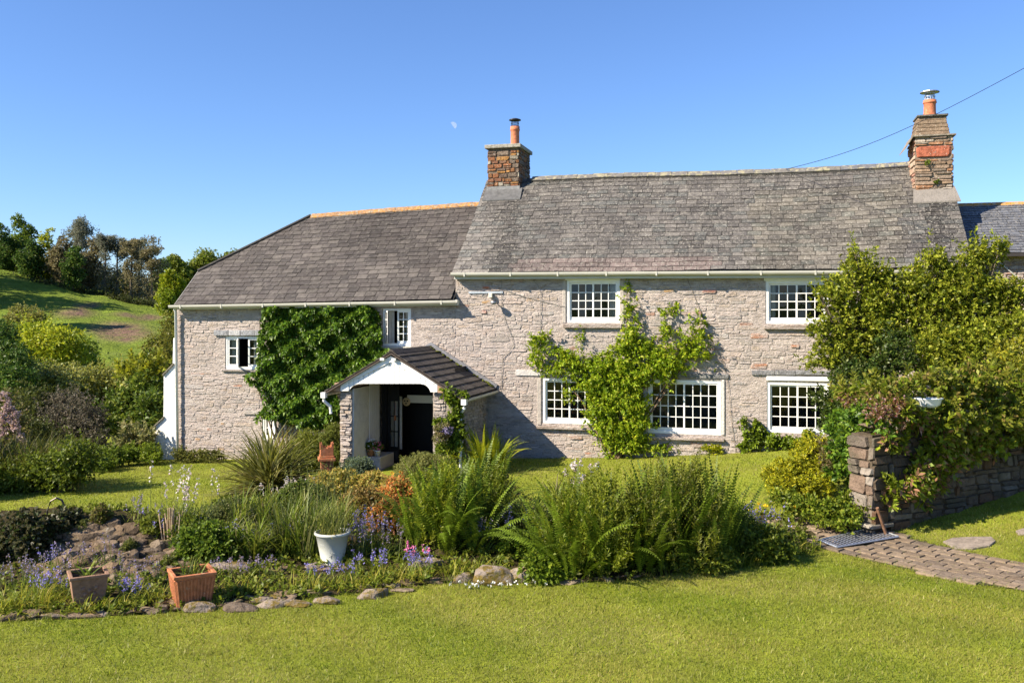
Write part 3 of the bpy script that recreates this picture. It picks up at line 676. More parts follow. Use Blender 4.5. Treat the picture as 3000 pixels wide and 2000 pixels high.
# white roughcast buttress profile at the left corner
bp = [(523, 988), (509, 990), (507, 1072), (494, 1080), (481, 1094), (480, 1228), (466, 1236), (448, 1252), (453, 1300), (461, 1362), (523, 1362)]
pp = [FP(x, y, .05) for x, y in bp]; q = MB(); q.prism([(a, .03, b) for a, b in pp], (0, 1.6, 0), (.74, .74, .72)); q.build('buttress', M_LIME, house)
for (x0, y0, x1, y1) in ((477, 1100, 508, 1068), (444, 1258, 480, 1224)):
    a = FP(x0, y0, 0); b = FP(x1, y1, 0); q = MB(); q.prism([(a[0], -.03, a[1]), (b[0], -.03, b[1]), (b[0], -.03, b[1]+.04), (a[0], -.03, a[1]+.04)], (0, 1.7, 0), (.2, .18, .14)); q.build('buttress_capping', M_CHIM, house)

# ---- chimneys -----------------------------------------------------------------------------------------
def roof_t(fn, px, py):
    best = None
    for v in np.linspace(.3, 1.1, 400):
        s = roof_s(fn, px, v)
        y = to_px(fn(s, v))[1]
        if best is None or abs(y-py) < best[0]: best = (abs(y-py), s, fn(s, v).y, fn(s, v).z)
    return best[1:]
def chimney1():
    s, t, z = roof_t(roof_main, 1475, 562); f = lambda x, y: FP(x, y, t)
    a, b = f(1428, 550), f(1521, 432); zb, zt = z-.5, b[1]; s0, s1 = a[0], b[0]; t1 = min(FT(1553, s1), t+1.6)
    core = MB(); core.box((s0+.02, t+.02, zb), (s1-.02, t1-.02, zt), (.16, .12, .09)); co = core.build('chimney', M_CHIM, house); co['label'] = 'square stack of rust brown stones with a black capped pot'
    cols = [(.23, .10, .05), (.17, .095, .06), (.13, .09, .07), (.22, .105, .05), (.27, .14, .05), (.15, .115, .09), (.28, .25, .2), (.19, .09, .055)]
    zl = f(1475, 545)[1]
    for q in course_stones(s0, s1, zl, lambda s: zt, (.09, .16), (.14, .34)):
        mb = MB(); c = rnd.choice(cols); stone_shape(mb, *q, t+.015, .02, jc(c, .8, 1.1)); mb.build('stone', M_CHIM, co)
    for q in course_stones(t, t1, zl-.1, lambda s: zt, (.09, .16), (.14, .34)):
        mb = MB(); c = rnd.choice(cols[1:4]+cols[5:6]); stone_shape(mb, *q, 0, .02, c, lambda p: (s1-.015-p[1], p[0], p[2])); mb.build('stone', M_CHIM, co)
    for q in course_stones(t, t1, zl-.1, lambda s: zt, (.10, .17), (.2, .4)):
        mb = MB(); c = rnd.choice(cols[1:4]); stone_shape(mb, *q, 0, .02, c, lambda p: (s0+.015+p[1], t+t1-p[0], p[2])); mb.build('stone', M_CHIM, co)
    cp = MB(); cp.box((s0-.07, t-.08, zt), (s1+.06, t1+.08, zt+.11), (.30, .28, .24)); cp.build('capstone', M_CHIM, co, bevel=.015)
    fl = MB(); fl.box((s0-.02, t-.02, z-.35), (s1+.02, t1+.02, zl-.01), (.2, .2, .2)); fl.build('flashing', M_LEAD, co)
    ap = MB(); v = (t-TE)/(TR-TE)
    A = [roof_main(s0-.06, v-.10), roof_main(s1+.12, v-.10), roof_main(s1+.10, v+.01), roof_main(s0-.04, v+.01)]; A = [p+Vector((0, -.02, .04)) for p in A]; A[2].z += .03; A[3].z += .03
    ap.prism(A, (0, .0, -.03), (.12, .12, .12)); ap.build('lead_apron', M_LEAD, co)
    tm = (t+t1)/2-.12; px = f(1492, 400); sc = px[0]+.03
    pot(co, sc, tm, zt+.11, .135, .62, cowl='black')
def pot(par, s, t, z, r, h, cowl):
    q = MB(); q.lathe([(r*1.08, 0), (r*1.05, .05), (r*.98, .09), (r*.96, h*.72), (r*1.0, h*.8), (r*1.1, h*.82), (r*1.1, h*.88), (r*1.02, h*.9), (r*1.06, h), (r*.9, h), (r*.85, h*.6)], (s, t, z), 18, (.48, .17, .09)); q.build('chimney_pot', M_TERRA, par, smooth=True)
    c = MB(); m = (.02, .02, .03) if cowl == 'black' else (.45, .46, .48); rr = r*.85; z0 = z+h
    for i in range(12): a = i*math.pi/6; c.tube([(s+rr*math.cos(a), t+rr*math.sin(a), z0-.02), (s+rr*(.95 if cowl == 'black' else .8)*math.cos(a), t+rr*(.95 if cowl == 'black' else .8)*math.sin(a), z0+.19)], .008, .008, 4, m)
    for zz in (.01, .09, .17): c.lathe([(rr*.98, zz), (rr*1.06, zz), (rr*1.06, zz+.015), (rr*.98, zz+.015)], (s, t, z0), 16, m)
    c.lathe([(r*1.35, .19), (r*1.3, .215), (r*.7, .245), (.001, .26)] if cowl == 'black' else [(r*1.55, .20), (r*1.5, .225), (r*.7, .25), (.001, .255)], (s, t, z0), 18, m)
    c.lathe([(.001, .20), (r*1.3, .195)], (s, t, z0), 18, m); c.build('cowl', M_BLACK if cowl == 'black' else M_METAL, par)
chimney1()
def chimney2():
    s, t, z = roof_t(roof_main, 2735, 566); f = lambda x, y: FP(x, y, t)
    L = f(2679, 560); Rr = f(2792, 560); zb = L[1]; s0, s1 = L[0], Rr[0]; zt = f(2735, 399)[1]; t1 = t+1.05
    co = MB(); cc = (.26, .2, .15); co.box((s0+.02, t+.02, zb-.6), (s1-.02, t1-.02, zt), cc); o = co.build('chimney', M_CHIM, house); o['label'] = 'tapered rubble stack with one large red sandstone block'
    cols = [(.23, .16, .11), (.27, .19, .13), (.18, .14, .11), (.28, .15, .085), (.34, .29, .24), (.25, .18, .13)]
    zr0, zr1 = f(2735, 461)[1], f(2735, 425)[1]
    q = MB(); stone_shape(q, s0+.01, s1-.01, zr0, zr1, t+.01, .03, (.34, .11, .065)); r_ = q.build('stone', M_CHIM, o); r_['label'] = 'large red sandstone block'
    for q in course_stones(s0, s1, zb+.02, lambda s: zr0, (.06, .13), (.18, .5))+course_stones(s0, s1, zr1, lambda s: zt, (.07, .1), (.18, .4)):
        mb = MB(); stone_shape(mb, *q, t+.015, rnd.uniform(.015, .045), rnd.choice(cols)); mb.build('stone', M_CHIM, o)
    for q in course_stones(t, t1, zb-.1, lambda s: zt, (.08, .15), (.2, .45)):
        for sd, fr in ((0, lambda p: (s0+.015+p[1], t+t1-p[0], p[2])), (1, lambda p: (s1-.015-p[1], p[0], p[2]))):
            mb = MB(); stone_shape(mb, *q, 0, .03, rnd.choice([(.36, .24, .17), (.4, .3, .22), (.36, .2, .15)]), fr); mb.build('stone', M_CHIM, o)
    # drip slabs, tapered top, cap slab
    dr = MB(); dr.box((s0-.05, t-.06, zt), (s1+.07, t1+.05, zt+.035), (.24, .21, .17)); dr.build('drip_slab', M_CHIM, o)
    dl = MB(); a = f(2660, 428); dl.prism([(s0-.04, t-.04, zt+.03), (s0-.04, t1, zt+.03), (s0-.22, t1, zt-.27), (s0-.22, t-.04, zt-.27)], (0.0, 0, -.035), (.24, .2, .16)); dl.build('drip_slab', M_CHIM, o)
    zc = f(2735, 337)[1]; a, b = f(2693, 337)[0], f(2776, 337)[0]
    tp = MB(); c3 = (.20, .145, .10)
    n = 5
    def ring(k): return [(s0+.03+(a-s0-.03)*k, t+.03+.14*k, zt+.035+(zc-zt-.035)*k), (s1-.05+(b-s1+.05)*k, t+.03+.14*k, zt+.035+(zc-zt-.035)*k), (s1-.05+(b-s1+.05)*k, t1-.05-.2*k, zt+.035+(zc-zt-.035)*k), (s0+.03+(a-s0-.03)*k, t1-.05-.2*k, zt+.035+(zc-zt-.035)*k)]
    for i in range(n):
        r0, r1 = ring(i/n), ring((i+.97)/n); j = rnd.uniform(-.015, .015); tp.hexa([(x+j, y+j, z_) for x, y, z_ in r0]+[(x+j, y+j, z_) for x, y, z_ in r1], jc(c3, .95, 1.05))
    tp.build('tapered_top', M_CHIM, o, bevel=.02)
    cp = MB(); cp.box((a-.03, t+.1, zc), (b+.04, t1-.2, zc+.04), (.12, .12, .11)); cp.build('capstone', M_CHIM, o)
    fl = MB(); v = (t-TE)/(TR-TE); A = [roof_main(s0-.08, v-.10), roof_main(s1+.12, v-.10), roof_main(s1+.05, v+.02), roof_main(s0-.02, v+.02)]
    A = [p+Vector((0, -.02, .05)) for p in A]; A[2].z += .05; A[3].z += .05; fl.prism(A, (0, 0, -.04), (.21, .19, .17)); fl.build('mortar_fillet', M_LIME, o)
    pot(o, f(2729, 320)[0]+.02, t+.38, zc+.04, .155, .42, 'steel')
    for (x, y) in ((2717, 478), (2743, 537)):
        c = f(x, y); bl = [(np.array((c[0], t-.05, c[1])), (.06, .04, .06))]; V, F, C = clumpy(bl, 500, .05, 5, .05, .03, GR['mid'], subn=3); np_obj('weed', V, F, C, M_LEAF, o)
chimney2()

# ---- porch ---------------------------------------------------------------------------------------------
TPF = -2.7
def porch():
    f = lambda x, y, t=TPF: FP(x, y, t)
    L0, L1 = f(996, 1145)[0], f(1030, 1145)[0]; R0, R1 = f(1268, 1147)[0], f(1304, 1148)[0]
    zt = f(1150, 1146)[1]+.02; ztop = f(1150, 1123)[1]
    base = MB(); cst = (.36, .31, .26)
    base.box((L0, TPF+.02, -.5), (L1, -.01, zt), cst); base2 = MB(); base2.box((R0, TPF+.02, -.5), (R1+.25, -.01, zt), cst)
    po = base.build('porch', M_MORTAR, house); po['label'] = 'gabled porch with white boarded front and dark tiled roof'; base2.build('side_wall', M_MORTAR, po)
    pc = [(.40, .34, .28), (.34, .29, .24), (.44, .39, .34), (.37, .28, .2), (.28, .25, .22)]
    for (a, b) in ((L0, L1), (R0, R1)):
        for q in course_stones(a, b, .0, lambda s: zt, (.05, .11), (.12, .3)):
            mb = MB(); stone_shape(mb, q[0]-.01, q[1]+.01, q[2], q[3], TPF+.03, rnd.uniform(.02, .06), rnd.choice(pc)); mb.build('stone', M_STONE, po)
    for q in course_stones(TPF, 0, .0, lambda s: zt, (.07, .13), (.2, .5)):
        mb = MB(); stone_shape(mb, *q, 0, .03, rnd.choice(pc), lambda p: (R1+.24-p[1], p[0], p[2])); mb.build('stone', M_STONE, po)
    # whitewashed reveal, white planks, ledge
    tj = FT(1080, L1+.01); tk = FT(1120, L1+.12); print('porch', tj, tk, L0, L1, R0, R1, zt)
    tj = max(min(tj, -1.7), -2.4); tk = max(min(tk, -.9), tj+.4)
    q = MB(); q.box((L1, TPF+.05, -.2), (L1+.035, tj, zt+.02), (.60, .58, .53)); q.build('whitewashed_wall', M_LIME, po)
    n = 5
    for i in range(n):
        a = tj+(tk-tj)*i/n; b = tj+(tk-tj)*(i+1)/n-.008; q = MB(); q.box((L1+.02, a, 0), (L1+.045, b, ztop+.06), (.66, .67, .68)); q.build('plank', M_WHITE, po)
    a = f(1115, 1336, tk); 
    q = MB(); q.box((L1+.04, -1.95, -.1), (FP(1114, 1336, -1.95)[0], tk+.02, FP(1095, 1338, -1.95)[1]), (.46, .43, .38)); q.build('ledge', M_LIME, po, bevel=.02)
    # black partition with open glazed door
    K = tk+.02; fk = lambda x, y: FP(x, y, K); BL = (.005, .005, .005)
    s0 = fk(1120, 1300)[0]; s1 = R0-.01; zf = .03; zh = fk(1150, 1128)[1]
    q = MB(); q.box((s0, K-.03, zf), (fk(1134, 0)[0], K+.07, zh), BL); q.box((s0, K-.03, zh), (s1, K+.07, zh+.25), BL)
    q.box((R0-.08, K-.03, zf), (R0-.005, K+.07, zh), BL); q.build('door_frame', M_BLACK, po)
    q = MB(); q.box((fk(1170, 0)[0]+.02, K+.5, fk(0, 1152)[1]), (s1, K+.52, fk(0, 1135)[1]+.03), (.6, .58, .52)); q.build('white_beam', M_WHITE, po)
    dl = MB(); x0, x1 = fk(1134, 0)[0]+.01, fk(1169, 0)[0]; zt_ = zh-.02; zp = fk(0, 1262)[1]; pd0, pd1 = fk(1143, 0)[0], fk(1165, 0)[0]; zq = fk(0, 1144)[1]
    dl.box((x0, K, zf+.02), (pd0, K+.045, zt_), BL); dl.box((pd1, K, zf+.02), (x1, K+.045, zt_), BL); dl.box((pd0, K+.002, zq), (pd1, K+.043, zt_), BL)
    dl.box((pd0, K+.002, zf+.02), (pd1, K+.043, zp), BL)
    for i in range(5): x = x0+.03+(x1-x0-.06)*i/5; dl.box((x, K-.012, zf+.12), (x+(x1-x0)*.15, K, zp-.1), (.016, .016, .017))
    for j in (1, 2): z = zp+(zq-zp)*j/3; dl.box((pd0, K+.01, z-.014), (pd1, K+.035, z+.014), BL)
    xm = (pd0+pd1)/2; dl.box((xm-.012, K+.01, zp), (xm+.012, K+.035, zq), BL)
    door = dl.build('door', M_BLACK, po)
    for i in range(2):
        for j in range(3):
            p = MB(); xa, xb = (pd0, xm) if i == 0 else (xm, pd1); za = zp+(zq-zp)*j/3; zb = zp+(zq-zp)*(j+1)/3
            p.poly([(xa, K+.02, za), (xb, K+.02, za), (xb, K+.02, zb), (xa, K+.02, zb)], (.1, .1, .1)); p.build('pane', M_GLASS, po)
    q = MB(); q.box((pd0-.2, K+.3, zp-.1), (pd1, K+.32, zq+.1), (.5, .5, .5)); q.build('white_partition', M_WHITE, po)
    # black sheets stand in for the unlit hall behind
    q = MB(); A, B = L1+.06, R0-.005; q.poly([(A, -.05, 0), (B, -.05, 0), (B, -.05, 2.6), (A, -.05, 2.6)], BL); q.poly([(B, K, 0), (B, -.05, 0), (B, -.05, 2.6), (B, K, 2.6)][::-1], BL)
    q.build('dark_hall_sheet', M_BLACK, po)
    q = MB(); q.lathe([(.001, 0), (.10, 0), (.115, .015), (.10, .03), (.001, .03)], (0, 0, 0), 20, (.55, .42, .24))
    c = FP(1192, 1176, K+.5); q.v = [(c[0]+x, K+.48-z, c[1]+y) for x, y, z in q.v]
    for a in range(3): an = a*2.09+.5; q.box((c[0]+.045*math.cos(an)-.018, K+.43, c[1]+.045*math.sin(an)-.018), (c[0]+.045*math.cos(an)+.018, K+.448, c[1]+.045*math.sin(an)+.018), (.04, .03, .02))
    q.build('round_plaque', M_PLAIN, po)
    q = MB(); c = FP(1158, 1225, K-.04); q.box((c[0]-.02, K-.08, c[1]-.05), (c[0]+.02, K-.02, c[1]+.07), (.3, .12, .05)); q.tube([(c[0], K-.05, c[1]+.05), (c[0]+.005, K-.04, c[1]+.42)], .006, .006, 5, (.25, .1, .05)); q.build('door_hanging', M_PLAIN, po)
    q = MB(); q.box((L1-.2, TPF+.1, -.12), (R1-.05, 0, .03), (.24, .21, .19)); q.build('porch_floor', M_PAVE, po)
    # gable boards
    out = [f(x, y) for x, y in ((1003, 1121), (1003, 1144), (1026, 1144), (1031, 1136), (1040, 1128), (1050, 1124.5), (1062, 1123), (1233, 1123), (1245, 1125), (1254, 1130), (1261, 1138), (1265, 1147), (1285, 1147), (1285, 1121), (1150, 1042))]
    def top(s):
        a, b, c = out[0], out[-1], out[13]; return np.interp(s, [a[0], b[0], c[0]], [a[1], b[1], c[1]])
    def bot(s): return np.interp(s, [p[0] for p in out[2:12]], [p[1] for p in out[2:12]])
    x0, x1 = out[2][0], out[11][0]; n = 16
    gb0 = MB(); a_ = [out[0], out[1], out[2], (out[2][0], float(top(out[2][0])))]; gb0.prism([(x, TPF-.10, z) for x, z in a_], (0, .05, 0), WH); gb0.build('gable_board', M_WHITE, po); gb0 = MB()
    a_ = [(out[11][0], float(top(out[11][0]))), out[11], out[12], out[13]]; gb0.prism([(x, TPF-.10, z) for x, z in a_], (0, .05, 0), WH); gb0.build('gable_board', M_WHITE, po)
    for i in range(n):
        a, b = x0+(x1-x0)*i/n+.006, x0+(x1-x0)*(i+1)/n-.006; K_ = 4; xs = [a+(b-a)*k/K_ for k in range(K_+1)]
        p = [(x, TPF-.08, float(bot(x))) for x in xs]+[(x, TPF-.08, float(top(x))) for x in reversed(xs)]; m = MB(); m.prism(p, (0, .025, 0), WH); m.build('gable_board', M_WHITE, po)
    # shaped barge board frame above opening
    bb = MB()
    for sgn, (e0, e1) in ((0, (out[0], out[-1])), (1, (out[13], out[-1]))):
        d = .15; bb.prism([(e0[0], TPF-.11, e0[1]), (e1[0], TPF-.11, e1[1]), (e1[0], TPF-.11, e1[1]-d), (e0[0]+(.12 if sgn == 0 else -.12), TPF-.11, e0[1]-.02)], (0, .028, 0), WH)
    bb.build('barge_board', M_WHITE, po)
    for (xa, xb, ya, yb) in ((985, 1002, 1121, 1144), (1286, 1304, 1124, 1149)):
        a, b = f(xa, yb), f(xb, ya); m = MB(); m.box((a[0], TPF-.1, a[1]), (b[0], TPF+.5, b[1]), (.38, .24, .15)); m.build('wall_plate', M_PLAIN, po)
    for (x, y) in ((1128, 1051), (1162, 1052)):
        c = f(x, y); m = MB(); m.box((c[0]-.05, TPF-.2, c[1]-.03), (c[0]+.05, TPF-.1, c[1]+.03), WH); m.build('purlin_end', M_WHITE, po)
    # roof
    ap = f(1147, 1030, TPF-.15); er = f(1357, 1166, TPF-.15); el = f(953, 1146, TPF-.15); F0 = TPF-.18
    A, E, Lf = Vector((ap[0], 0, ap[1])), Vector((er[0], 0, er[1])), Vector((el[0], 0, el[1])); E.z += .0
    un = MB()
    for e in (E, Lf): un.prism([(A.x, F0, A.z-.03), (e.x, F0, e.z-.03), (e.x, -.0, e.z-.03), (A.x, -.0, A.z-.03)], (0, 0, -.035), (.08, .06, .05))
    un.build('roof_deck', M_PLAIN, po)
    for e, nm in ((E, 1), (Lf, -1)):
        rows = 9; sl = (A-e); n_ = Vector((-sl.z*-1, 0, 0)); nn = Vector((nm*abs(sl.z), 0, abs(sl.x))).normalized(); dn = -sl.normalized()
        for r in range(rows):
            p0 = e+sl*(r/rows); p1 = e+sl*((r+1.12)/rows if r < rows-1 else 1); off = .14*(r % 2); t = F0; 
            while t < -.02:
                t2 = min(t+(.165 if t == F0 and r % 2 else .33), 0)-.0; a, b = t+.003, t2-.003
                lo = p0+nn*.03+dn*.01; hi = p1+nn*.004
                m = MB(); c = rnd.choice([(.062, .052, .046), (.074, .062, .054), (.05, .043, .038)]); c = jc(c, .85, 1.2)
                m.hexa([(lo.x-nn.x*.03, a, lo.z-nn.z*.03), (hi.x-nn.x*.01, a, hi.z-nn.z*.01), (hi.x-nn.x*.01, b, hi.z-nn.z*.01), (lo.x-nn.x*.03, b, lo.z-nn.z*.03), (lo.x, a, lo.z), (hi.x, a, hi.z), (hi.x, b, hi.z), (lo.x, b, lo.z)], c)
                m.build('roof_tile', M_SLATE2, po); t = t2
    t = F0
    while t < -.05:
        m = MB(); t2 = min(t+.4, 0); m.prism([(A.x-.13, t+.004, A.z-.045), (A.x, t+.004, A.z+.06), (A.x+.13, t+.004, A.z-.045), (A.x, t+.004, A.z+.02)], (0, t2-t-.008, 0), (.08, .065, .055)); m.build('ridge_tile', M_SLATE2, po); t = t2
    fa = MB(); up = Vector((0, 0, .17))
    for e, n in ((E, 1), (Lf, -1)):
        fa.prism([(A.x, -.07, A.z+.02), (e.x, -.07, e.z+.03), (e.x+n*.05, -.07, e.z+.11), (A.x, -.07, A.z+.15)], (0, .068, 0), (.2, .2, .215))
    fa.build('flashing', M_LEAD, po)
    m_ = MB(); cb = [(.12, .13, .02), (.08, .09, .02)]
    for i in range(40):
        k = rnd.random(); p = A+(E-A)*k; m_.ball((p.x+rnd.uniform(-.03, .03), -.12-rnd.random()*.08, p.z+.05), rnd.uniform(.02, .045), rnd.choice(cb), 5, .6)
    tag(m_.build('moss', M_SOIL, po), kind='stuff')
    # gutters, hopper bend, downpipe
    for e, n in ((E, 1), (Lf, -1)):
        q = MB(); r = .05; x, z = e.x+n*.03, e.z-.06
        q.prism([(x-r, F0-.04, z+.03), (x-r, F0-.04, z-.02), (x, F0-.04, z-.06), (x+r, F0-.04, z-.02), (x+r, F0-.04, z+.03), (x+r*.8, F0-.04, z+.03), (x, F0-.04, z-.04), (x-r*.8, F0-.04, z+.03)], (0, -F0, 0), WHW); q.build('gutter', M_WHITE, po)
        q = MB(); q.box((x-.06, F0-.05, z-.1), (x+.06, F0+.08, z+.035), WH); q.tube([(x, F0, z-.08), (x-n*.0, F0+.02, z-.18), (x-n*.12, F0+.12, z-.32), (x-n*.13, F0+.14, z-.5)], .04, .04, 8, WH)
        if n == 1: q.tube([(x-.13, F0+.14, z-.48), (x-.135, F0+.14, .1)], .037, .037, 8, WH); q.box((x-.18, F0+.09, .9), (x-.08, F0+.19, .94), WH)
        q.build('downpipe', M_WHITE, po, smooth=False)
    return dict(L0=L0, L1=L1, R0=R0, R1=R1, K=K, tj=tj, E=E, F0=F0, zt=zt)
PO = porch()
# things fixed on the wall
q = MB(); a = FP(1374, 860); b = FP(1474, 857); q.box((a[0], -.04, b[1]-.02), (b[0], -.015, b[1]+.035), (.55, .56, .58)); q.build('bracket_bar', M_METAL, house)
lt = thing('floodlight', 'small security floodlight on a metal bar below the eaves, left of the upper windows', 'light', H2W(*FP(1440, 870)[:1], -.1, FP(1440, 870)[1]), -TH)
q = MB(); q.box((-.05, -.03, -.02), (.05, .09, .1), (.6, .58, .5)); q.build('sensor', M_WHITE, lt, bevel=.01)
q = MB(); q.tube([(.0, 0, -.02), (.08, -.02, -.1), (.12, -.08, -.14)], .014, .014, 6, (.1, .1, .1)); q.build('arm', M_BLACK, lt)
q = MB(); q.lathe([(.001, -.03), (.06, -.03), (.08, 0), (.1, .06), (.001, .062)], (.13, -.13, -.18), 14, (.35, .35, .37)); q.build('lamp_head', M_METAL, lt, smooth=True)
q = MB()
for pts in ([(1470, 818), (1470, 890), (1480, 940), (1500, 985), (1505, 1010), (1490, 1030), (1474, 1045), (1470, 1100), (1469, 1138)], [(1563, 822), (1562, 808), (1570, 798)], [(1563, 822), (1576, 835), (1585, 860), (1584, 978)], [(1480, 850), (1540, 870), (1655, 898)]):
    q.tube([(FP(x, y)[0], -.035, FP(x, y)[1]) for x, y in pts], .008, .008, 4, (.28, .26, .24))
q.build('cable', M_PLAIN, house)
q = MB(); q.tube([(FP(x, y)[0], -.03, FP(x, y)[1]) for x, y in ((2013, 815), (2035, 870), (2060, 930), (2090, 1010), (2120, 1060), (2135, 1140), (2145, 1250), (2155, 1320))], .006, .006, 4, (.24, .2, .16)); q.build('cable', M_PLAIN, house)

# ---- building beyond the right gable -------------------------------------------------------------------
ext = thing('stone_outbuilding', 'lower slate-roofed stone building behind the right gable, orange lichen along its ridge', 'house', (W0[0], W0[1], 0), -TH)
def EX():
    r0 = FP(2850, 600, 3.1); e0 = FP(2850, 742, .55); sa = S_VR-.25; sb = sa+8
    fn = lambda s, v: Vector((s, .55+(3.1-.55)*v, e0[1]+(r0[1]-e0[1])*v))
    q = MB(); q.poly([(sa, .8, ZB), (sb, .8, ZB), (sb, .8, e0[1]), (sa, .8, e0[1])], (.36, .28, .24)); q.poly([(sb, .8, ZB), (sb, 5.6, ZB), (sb, 5.6, e0[1]), (sb, 3.1, r0[1]), (sb, .8, e0[1])], (.34, .28, .24)); q.poly([(sb, 5.6, ZB), (sa, 5.6, ZB), (sa, 5.6, e0[1]), (sb, 5.6, e0[1])], (.34, .28, .24))
    wo = q.build('wall', M_MORTAR, ext)
    make_stones(course_stones(sa, sa+3.2, 1.2, lambda s: e0[1]-.05, (.06, .14), (.15, .4)), wo, 60, .8, (.01, .03), [(.38, .28, .24), (.42, .32, .27), (.34, .25, .21), (.36, .2, .14)], special=.08)
    q = MB(); 
    for m in (0, 1):
        p = [fn(sa, 0), fn(sb, 0), fn(sb, 1), fn(sa, 1)]; p = [Vector((a.x, a.y if not m else 6.2-a.y, a.z-.03)) for a in p]; q.poly(p if not m else p[::-1], (.08, .085, .095))
    ro = q.build('roof', M_SLATE, ext); rs = MB()
    L = slates(fn, lambda v: sa, lambda v: sa+4.2, vrows(20), lambda v: .28, lambda s, v: jc((.105, .112, .13), .85, 1.15))
    L.sort(key=lambda a: -a[0])
    for i, (a, v, c) in enumerate(L):
        mb = MB() if i < 120 else rs; mb.hexa(v, c)
        if i < 120: mb.build('slate', M_SLATE, ro)
    tag(rs.build('upper_slates', M_SLATE, ro), kind='stuff')
    n = 10
    for i in range(n):
        m = MB(); a = sa+4.5*i/n; m.prism([(a, 3.1-.15, r0[1]-.09), (a, 3.1, r0[1]+.05), (a, 3.25, r0[1]-.09)], (4.5/n-.01, 0, 0), (.42, .2, .06)); m.build('ridge_tile', M_RIDGE, ro)
    m = MB(); m.box((sa, .47, e0[1]-.09), (sb, .57, e0[1]-.005), (.04, .035, .035)); m.build('gutter', M_BLACK, ext)
    m = MB(); a = FP(2925, 765, .7); b = FP(3010, 835, .7); m.tube([(a[0], .74, a[1]), (b[0], .74, b[1])], .015, .015, 5, (.5, .5, .48)); m.build('cable', M_PLAIN, ext)
EX()

# ================================================================ PATH, GRATE, GARDEN WALL
def path():
    PX = [(2230, 1530), (2330, 1522), (2520, 1545), (2640, 1570), (2800, 1612), (3000, 1660), (3450, 1795), (3450, 1880), (3000, 1733), (2860, 1712), (2740, 1688), (2600, 1655), (2500, 1632), (2420, 1612), (2330, 1600)]
    poly = [tuple(G(a, b)[:2]) for a, b in PX]
    xs = np.arange(3.0, 13.5, .08); ys = np.arange(11.5, 19, .08); X, Y = np.meshgrid(xs, ys); nx = len(xs)
    i = np.arange(len(ys)-1)[:, None]*nx+np.arange(nx-1)[None]; F = np.stack([i, i+1, i+1+nx, i+nx], -1).reshape(-1, 4)
    V = np.stack([X, Y, g(X, Y)+.012+.006*np.sin(X*20)*np.sin(Y*23)], -1).reshape(-1, 3); c = V[F].mean(1); F = F[inpoly(c[:, 0], c[:, 1], poly)]
    u_, inv = np.unique(F, return_inverse=True); po = np_obj('path', V[u_], inv.reshape(F.shape), (.12, .105, .06), M_SOIL); tag(po, kind='structure')
    A = Vector(G(2480, 1595)[:2]); B = Vector(G(3100, 1722)[:2]); d = (B-A).normalized(); nn = Vector((-d.y, d.x)); pool = []
    L, Wd = .30, .20
    for i in range(-12, 32):
        for j in range(-12, 14):
            c = A+d*((i+(.5 if j % 2 else 0))*L)+nn*(j*Wd); 
            if not inpoly(np.array([c.x]), np.array([c.y]), poly)[0]: continue
            if (c-Vector(G(2505, 1588)[:2])).length < .3: continue
            z = float(g(c.x, c.y))+.02; m = MB(); u = d*(L/2-.008); v = nn*(Wd/2-.007); cc = jc(rnd.choice([(.20, .15, .105), (.23, .175, .125), (.18, .14, .105)]), .8, 1.2)
            rz = rnd.uniform(-.02, .02); k = .965
            lo = [c-u-v, c+u-v, c+u+v, c-u+v]; hi = [c+(p-c)*k for p in lo]; h = .012+rnd.uniform(-.004, .005)
            m.hexa([(p.x, p.y, z-.03) for p in lo]+[(p.x, p.y, z+h+(p-c).dot(d)*rz) for p in hi], cc); m.build('paver', M_PAVE, po)
path()
def grate():
    C = [G(a, b)+Vector((0, 0, .055)) for a, b in ((2400, 1592), (2560, 1556), (2632, 1583), (2452, 1612))]
    t = thing('metal_grate', 'galvanised metal mesh grate laid on the brick path beside the wall end', 'grate', C[0]); o = C[0]
    def at(u, v): return (C[0]*(1-u)+C[1]*u)*(1-v)+(C[3]*(1-u)+C[2]*u)*v-o
    q = MB()
    for a, b in (((0, 0), (1, 0)), ((1, 0), (1, 1)), ((1, 1), (0, 1)), ((0, 1), (0, 0))): q.tube([at(*a), at(*b)], .018, .018, 4, (.5, .52, .54))
    q.build('frame', M_METAL, t); q = MB()
    for i in range(1, 18): q.tube([at(i/18, 0), at(i/18, 1)], .006, .006, 4, (.35, .36, .38))
    for i in range(1, 7): q.tube([at(0, i/7), at(1, i/7)], .007, .007, 4, (.35, .36, .38))
    q.build('bars', M_METAL, t); q = MB(); q.poly([at(0, 0)-Vector((0, 0, .025)), at(1, 0)-Vector((0, 0, .025)), at(1, 1)-Vector((0, 0, .025)), at(0, 1)-Vector((0, 0, .025))], (.03, .03, .03)); q.build('black_backing', M_BLACK, t)  # black sheet under the bars darkens the mesh gaps
grate()
def flat_stone(name, label, pxs, h=.035):
    P_ = [G(a, b) for a, b in pxs]; c = sum(P_, Vector())/len(P_); t = MB(); n = len(P_)
    t.prism([Vector((p.x-c.x, p.y-c.y, p.z-c.z-.05)) for p in P_], (0, 0, .05+h), (.24, .20, .165)); o = t.build(name, M_PAVE, bevel=.012); o.location = c; tag(o, label, 'stepping stone')
flat_stone('stepping_stone', 'flat round-edged stepping stone in the grass right of the brick path', [(2762, 1592), (2790, 1582), (2850, 1578), (2905, 1578), (2917, 1590), (2900, 1604), (2850, 1614), (2800, 1613)])
flat_stone('stepping_stone', 'flat stepping stone cut by the right edge of the picture', [(2975, 1560), (3000, 1553), (3060, 1552), (3070, 1566), (3020, 1572), (2985, 1571)])
